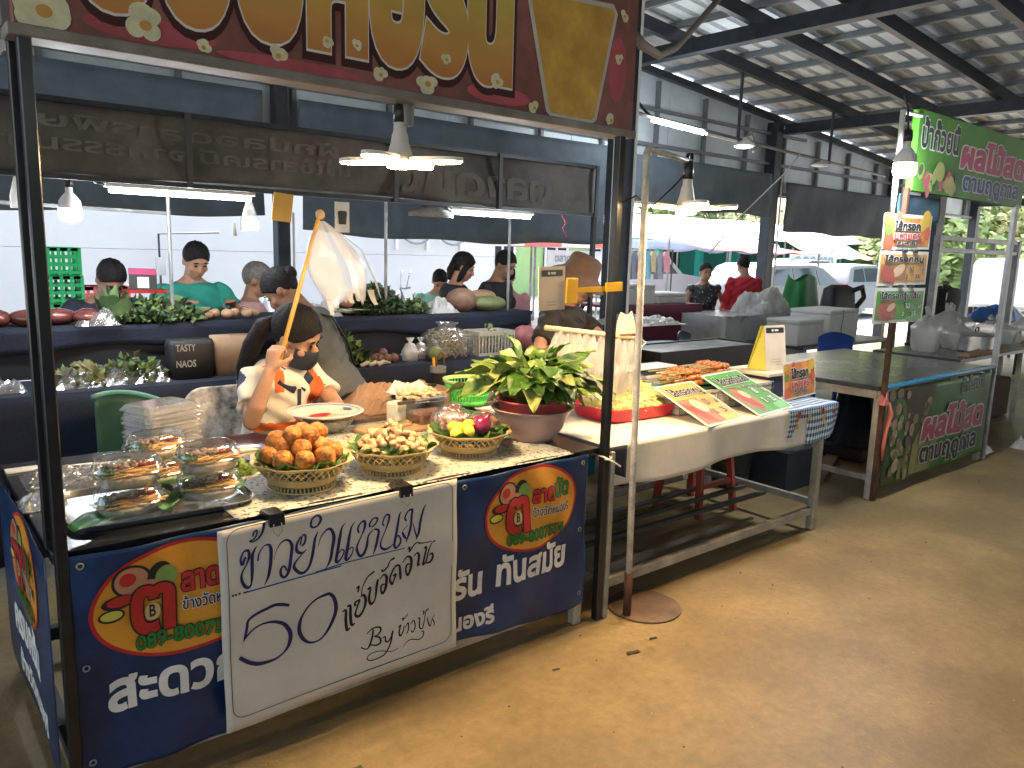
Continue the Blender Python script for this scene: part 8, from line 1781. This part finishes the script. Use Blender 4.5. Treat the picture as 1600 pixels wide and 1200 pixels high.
chest_print(P2, [rrect(-.075, .075, -.02, .08, .012, 4)], M('tee_print', (.25, .22, .18), .8, 0, .6, 40), 1, .22, 'shirt_print', .152); chest_print(P2, [rrect(-.06, .06, .095, .11, .004, 3)], M('tee_print_pale', (.5, .5, .42), .8), 1, .22, 'shirt_lettering', .152)
STRM = M('striped_pink', (.55, .36, .36), .8)
n = STRM.node_tree.nodes; l = STRM.node_tree.links; wv = n.new('ShaderNodeTexWave'); wv.inputs['Scale'].default_value = 26; wv.bands_direction = 'DIAGONAL'; rp = n.new('ShaderNodeValToRGB'); rp.color_ramp.elements[0].color = (.42, .12, .14, 1); rp.color_ramp.elements[1].color = (.62, .5, .5, 1); tc_ = n.new('ShaderNodeTexCoord'); l.new(tc_.outputs['Object'], wv.inputs['Vector']); l.new(wv.outputs['Fac'], rp.inputs[0]); l.new(rp.outputs[0], n['Principled BSDF'].inputs['Base Color'])
P3 = person('grey haired woman in a pink striped shirt facing right', 2.06, 5.46, (.85, -.5), 1.46, SKIN2, STRM, 'short', hair='crop', hairm=HAIRG, lean=.08, hp=.15)
P4 = person('shopper in a grey shirt with a dark shoulder strap, seen from behind', 1.98, 3.90, (-.72, .62), 1.485, SKIN2, M('shirt_grey', (.12, .125, .125), .85, 0, .12, 8), 'short', hair='bun', lean=.42, hp=.35, wid=1.15, arms={'L': ((1.66, 3.78, 1.0), (1.55, 3.95, .93)), 'R': ((1.95, 4.12, 1.05), (1.8, 4.2, .95))})
sp_, rd_, fd_ = P4['sp'], P4['rd'], P4['fd']
MB().tube([sp_(.475) - rd_ * .11 + fd_ * .06, sp_(.485) - rd_ * .10 - fd_ * .04, sp_(.40) - rd_ * .05 - fd_ * .150, sp_(.25) + rd_ * .04 - fd_ * .152, sp_(.10) + rd_ * .13 - fd_ * .115, sp_(.0) + rd_ * .20 - fd_ * .05], .017, 8, flat=.35).build('bag_strap', M('strap_black', (.015, .015, .017), .6), P4['t'], True)
MB().ball(sp_(-.03) + rd_ * .24 + fd_ * .0, (.06, .12, .09), 14, 10).build('shoulder_bag', M('strap_black', (.015, .015, .017), .6), P4['t'], True)
P5 = person('far shopper in a pale green shirt by the white wall', 4.72, 7.0, (-.4, -.9), 1.40, SKIN, M('tee_mint', (.25, .5, .42), .8), 'short', hair='crop', lean=.2, hp=.5, male=True, vox=.014)
P6 = person('woman with bobbed hair in a black jacket facing right', 3.80, 5.42, (.85, -.45), 1.57, SKIN, M('jacket_black', (.018, .02, .026), .75, 0, .2, 8), 'long', hair='bob', lean=.08, hp=.25)
MB().grid(lambda u, v: tuple(P6['sp'](.45 - .40 * v) + P6['rd'] * (u - .5) * .10 * (.5 + v) + P6['fd'] * (.118 + .025 * math.sin(math.pi * min(1, v * 1.3 + .2)))), 6, 12, thick=.004).build('inner_top', M('tee_pale', (.5, .48, .46), .8), P6['t'], True)
P7 = person('man in a black T-shirt looking down beside the black jacket woman', 4.28, 5.46, (.35, -.9), 1.60, SKIN2, M('tee_black', (.016, .016, .019), .8, 0, .2, 8), 'short', hair='short', lean=.08, hp=.4, male=True, wid=.95)
P8 = person('person in a pink shirt partly behind the man in black', 4.86, 5.95, (.4, .9), 1.46, SKIN, M('tee_pink', (.55, .27, .33), .8), 'long', hair='bun', lean=.05, vox=.014)
FLO = clothmat('floral_black', (.02, .022, .03), [(.3, .33, .36), (.12, .13, .15), (.45, .45, .47)], 16., .6)
P10 = person('woman in a black floral top and maroon skirt in the far aisle', 8.62, 6.45, (-.5, -.85), 1.50, SKIN, FLO, 'cap', legs=M('skirt_maroon', (.09, .012, .03), .8), hair='crop', lean=.0, hp=.05, shorts='skirt', vox=.013, wid=1.12, arms={'L': ((8.9, 6.36, 1.02), (8.98, 6.28, .8)), 'R': ((8.40, 6.55, 1.02), (8.37, 6.5, .8))})
P11 = person('person in a red long sleeved shirt seen from behind in the far aisle', 9.06, 6.12, (.45, .88), 1.605, SKIN2, M('shirt_red', (.36, .015, .03), .8, 0, .12, 6), 'long', hair='short', lean=.03, hp=.3, male=True, vox=.013, wid=1.08)
MB().loft([sring(.15, .05, 0, 20, 4), sring(.17, .06, .06, 20, 4), sring(.16, .05, .12, 20, 4)]).build('waist_bag', M('camo_grey', (.2, .22, .23), .8, 0, .7, 22), P11['t'], True, world=False).location = (-.06, -.16, .82)

bpy.data.scenes.remove(WORK)
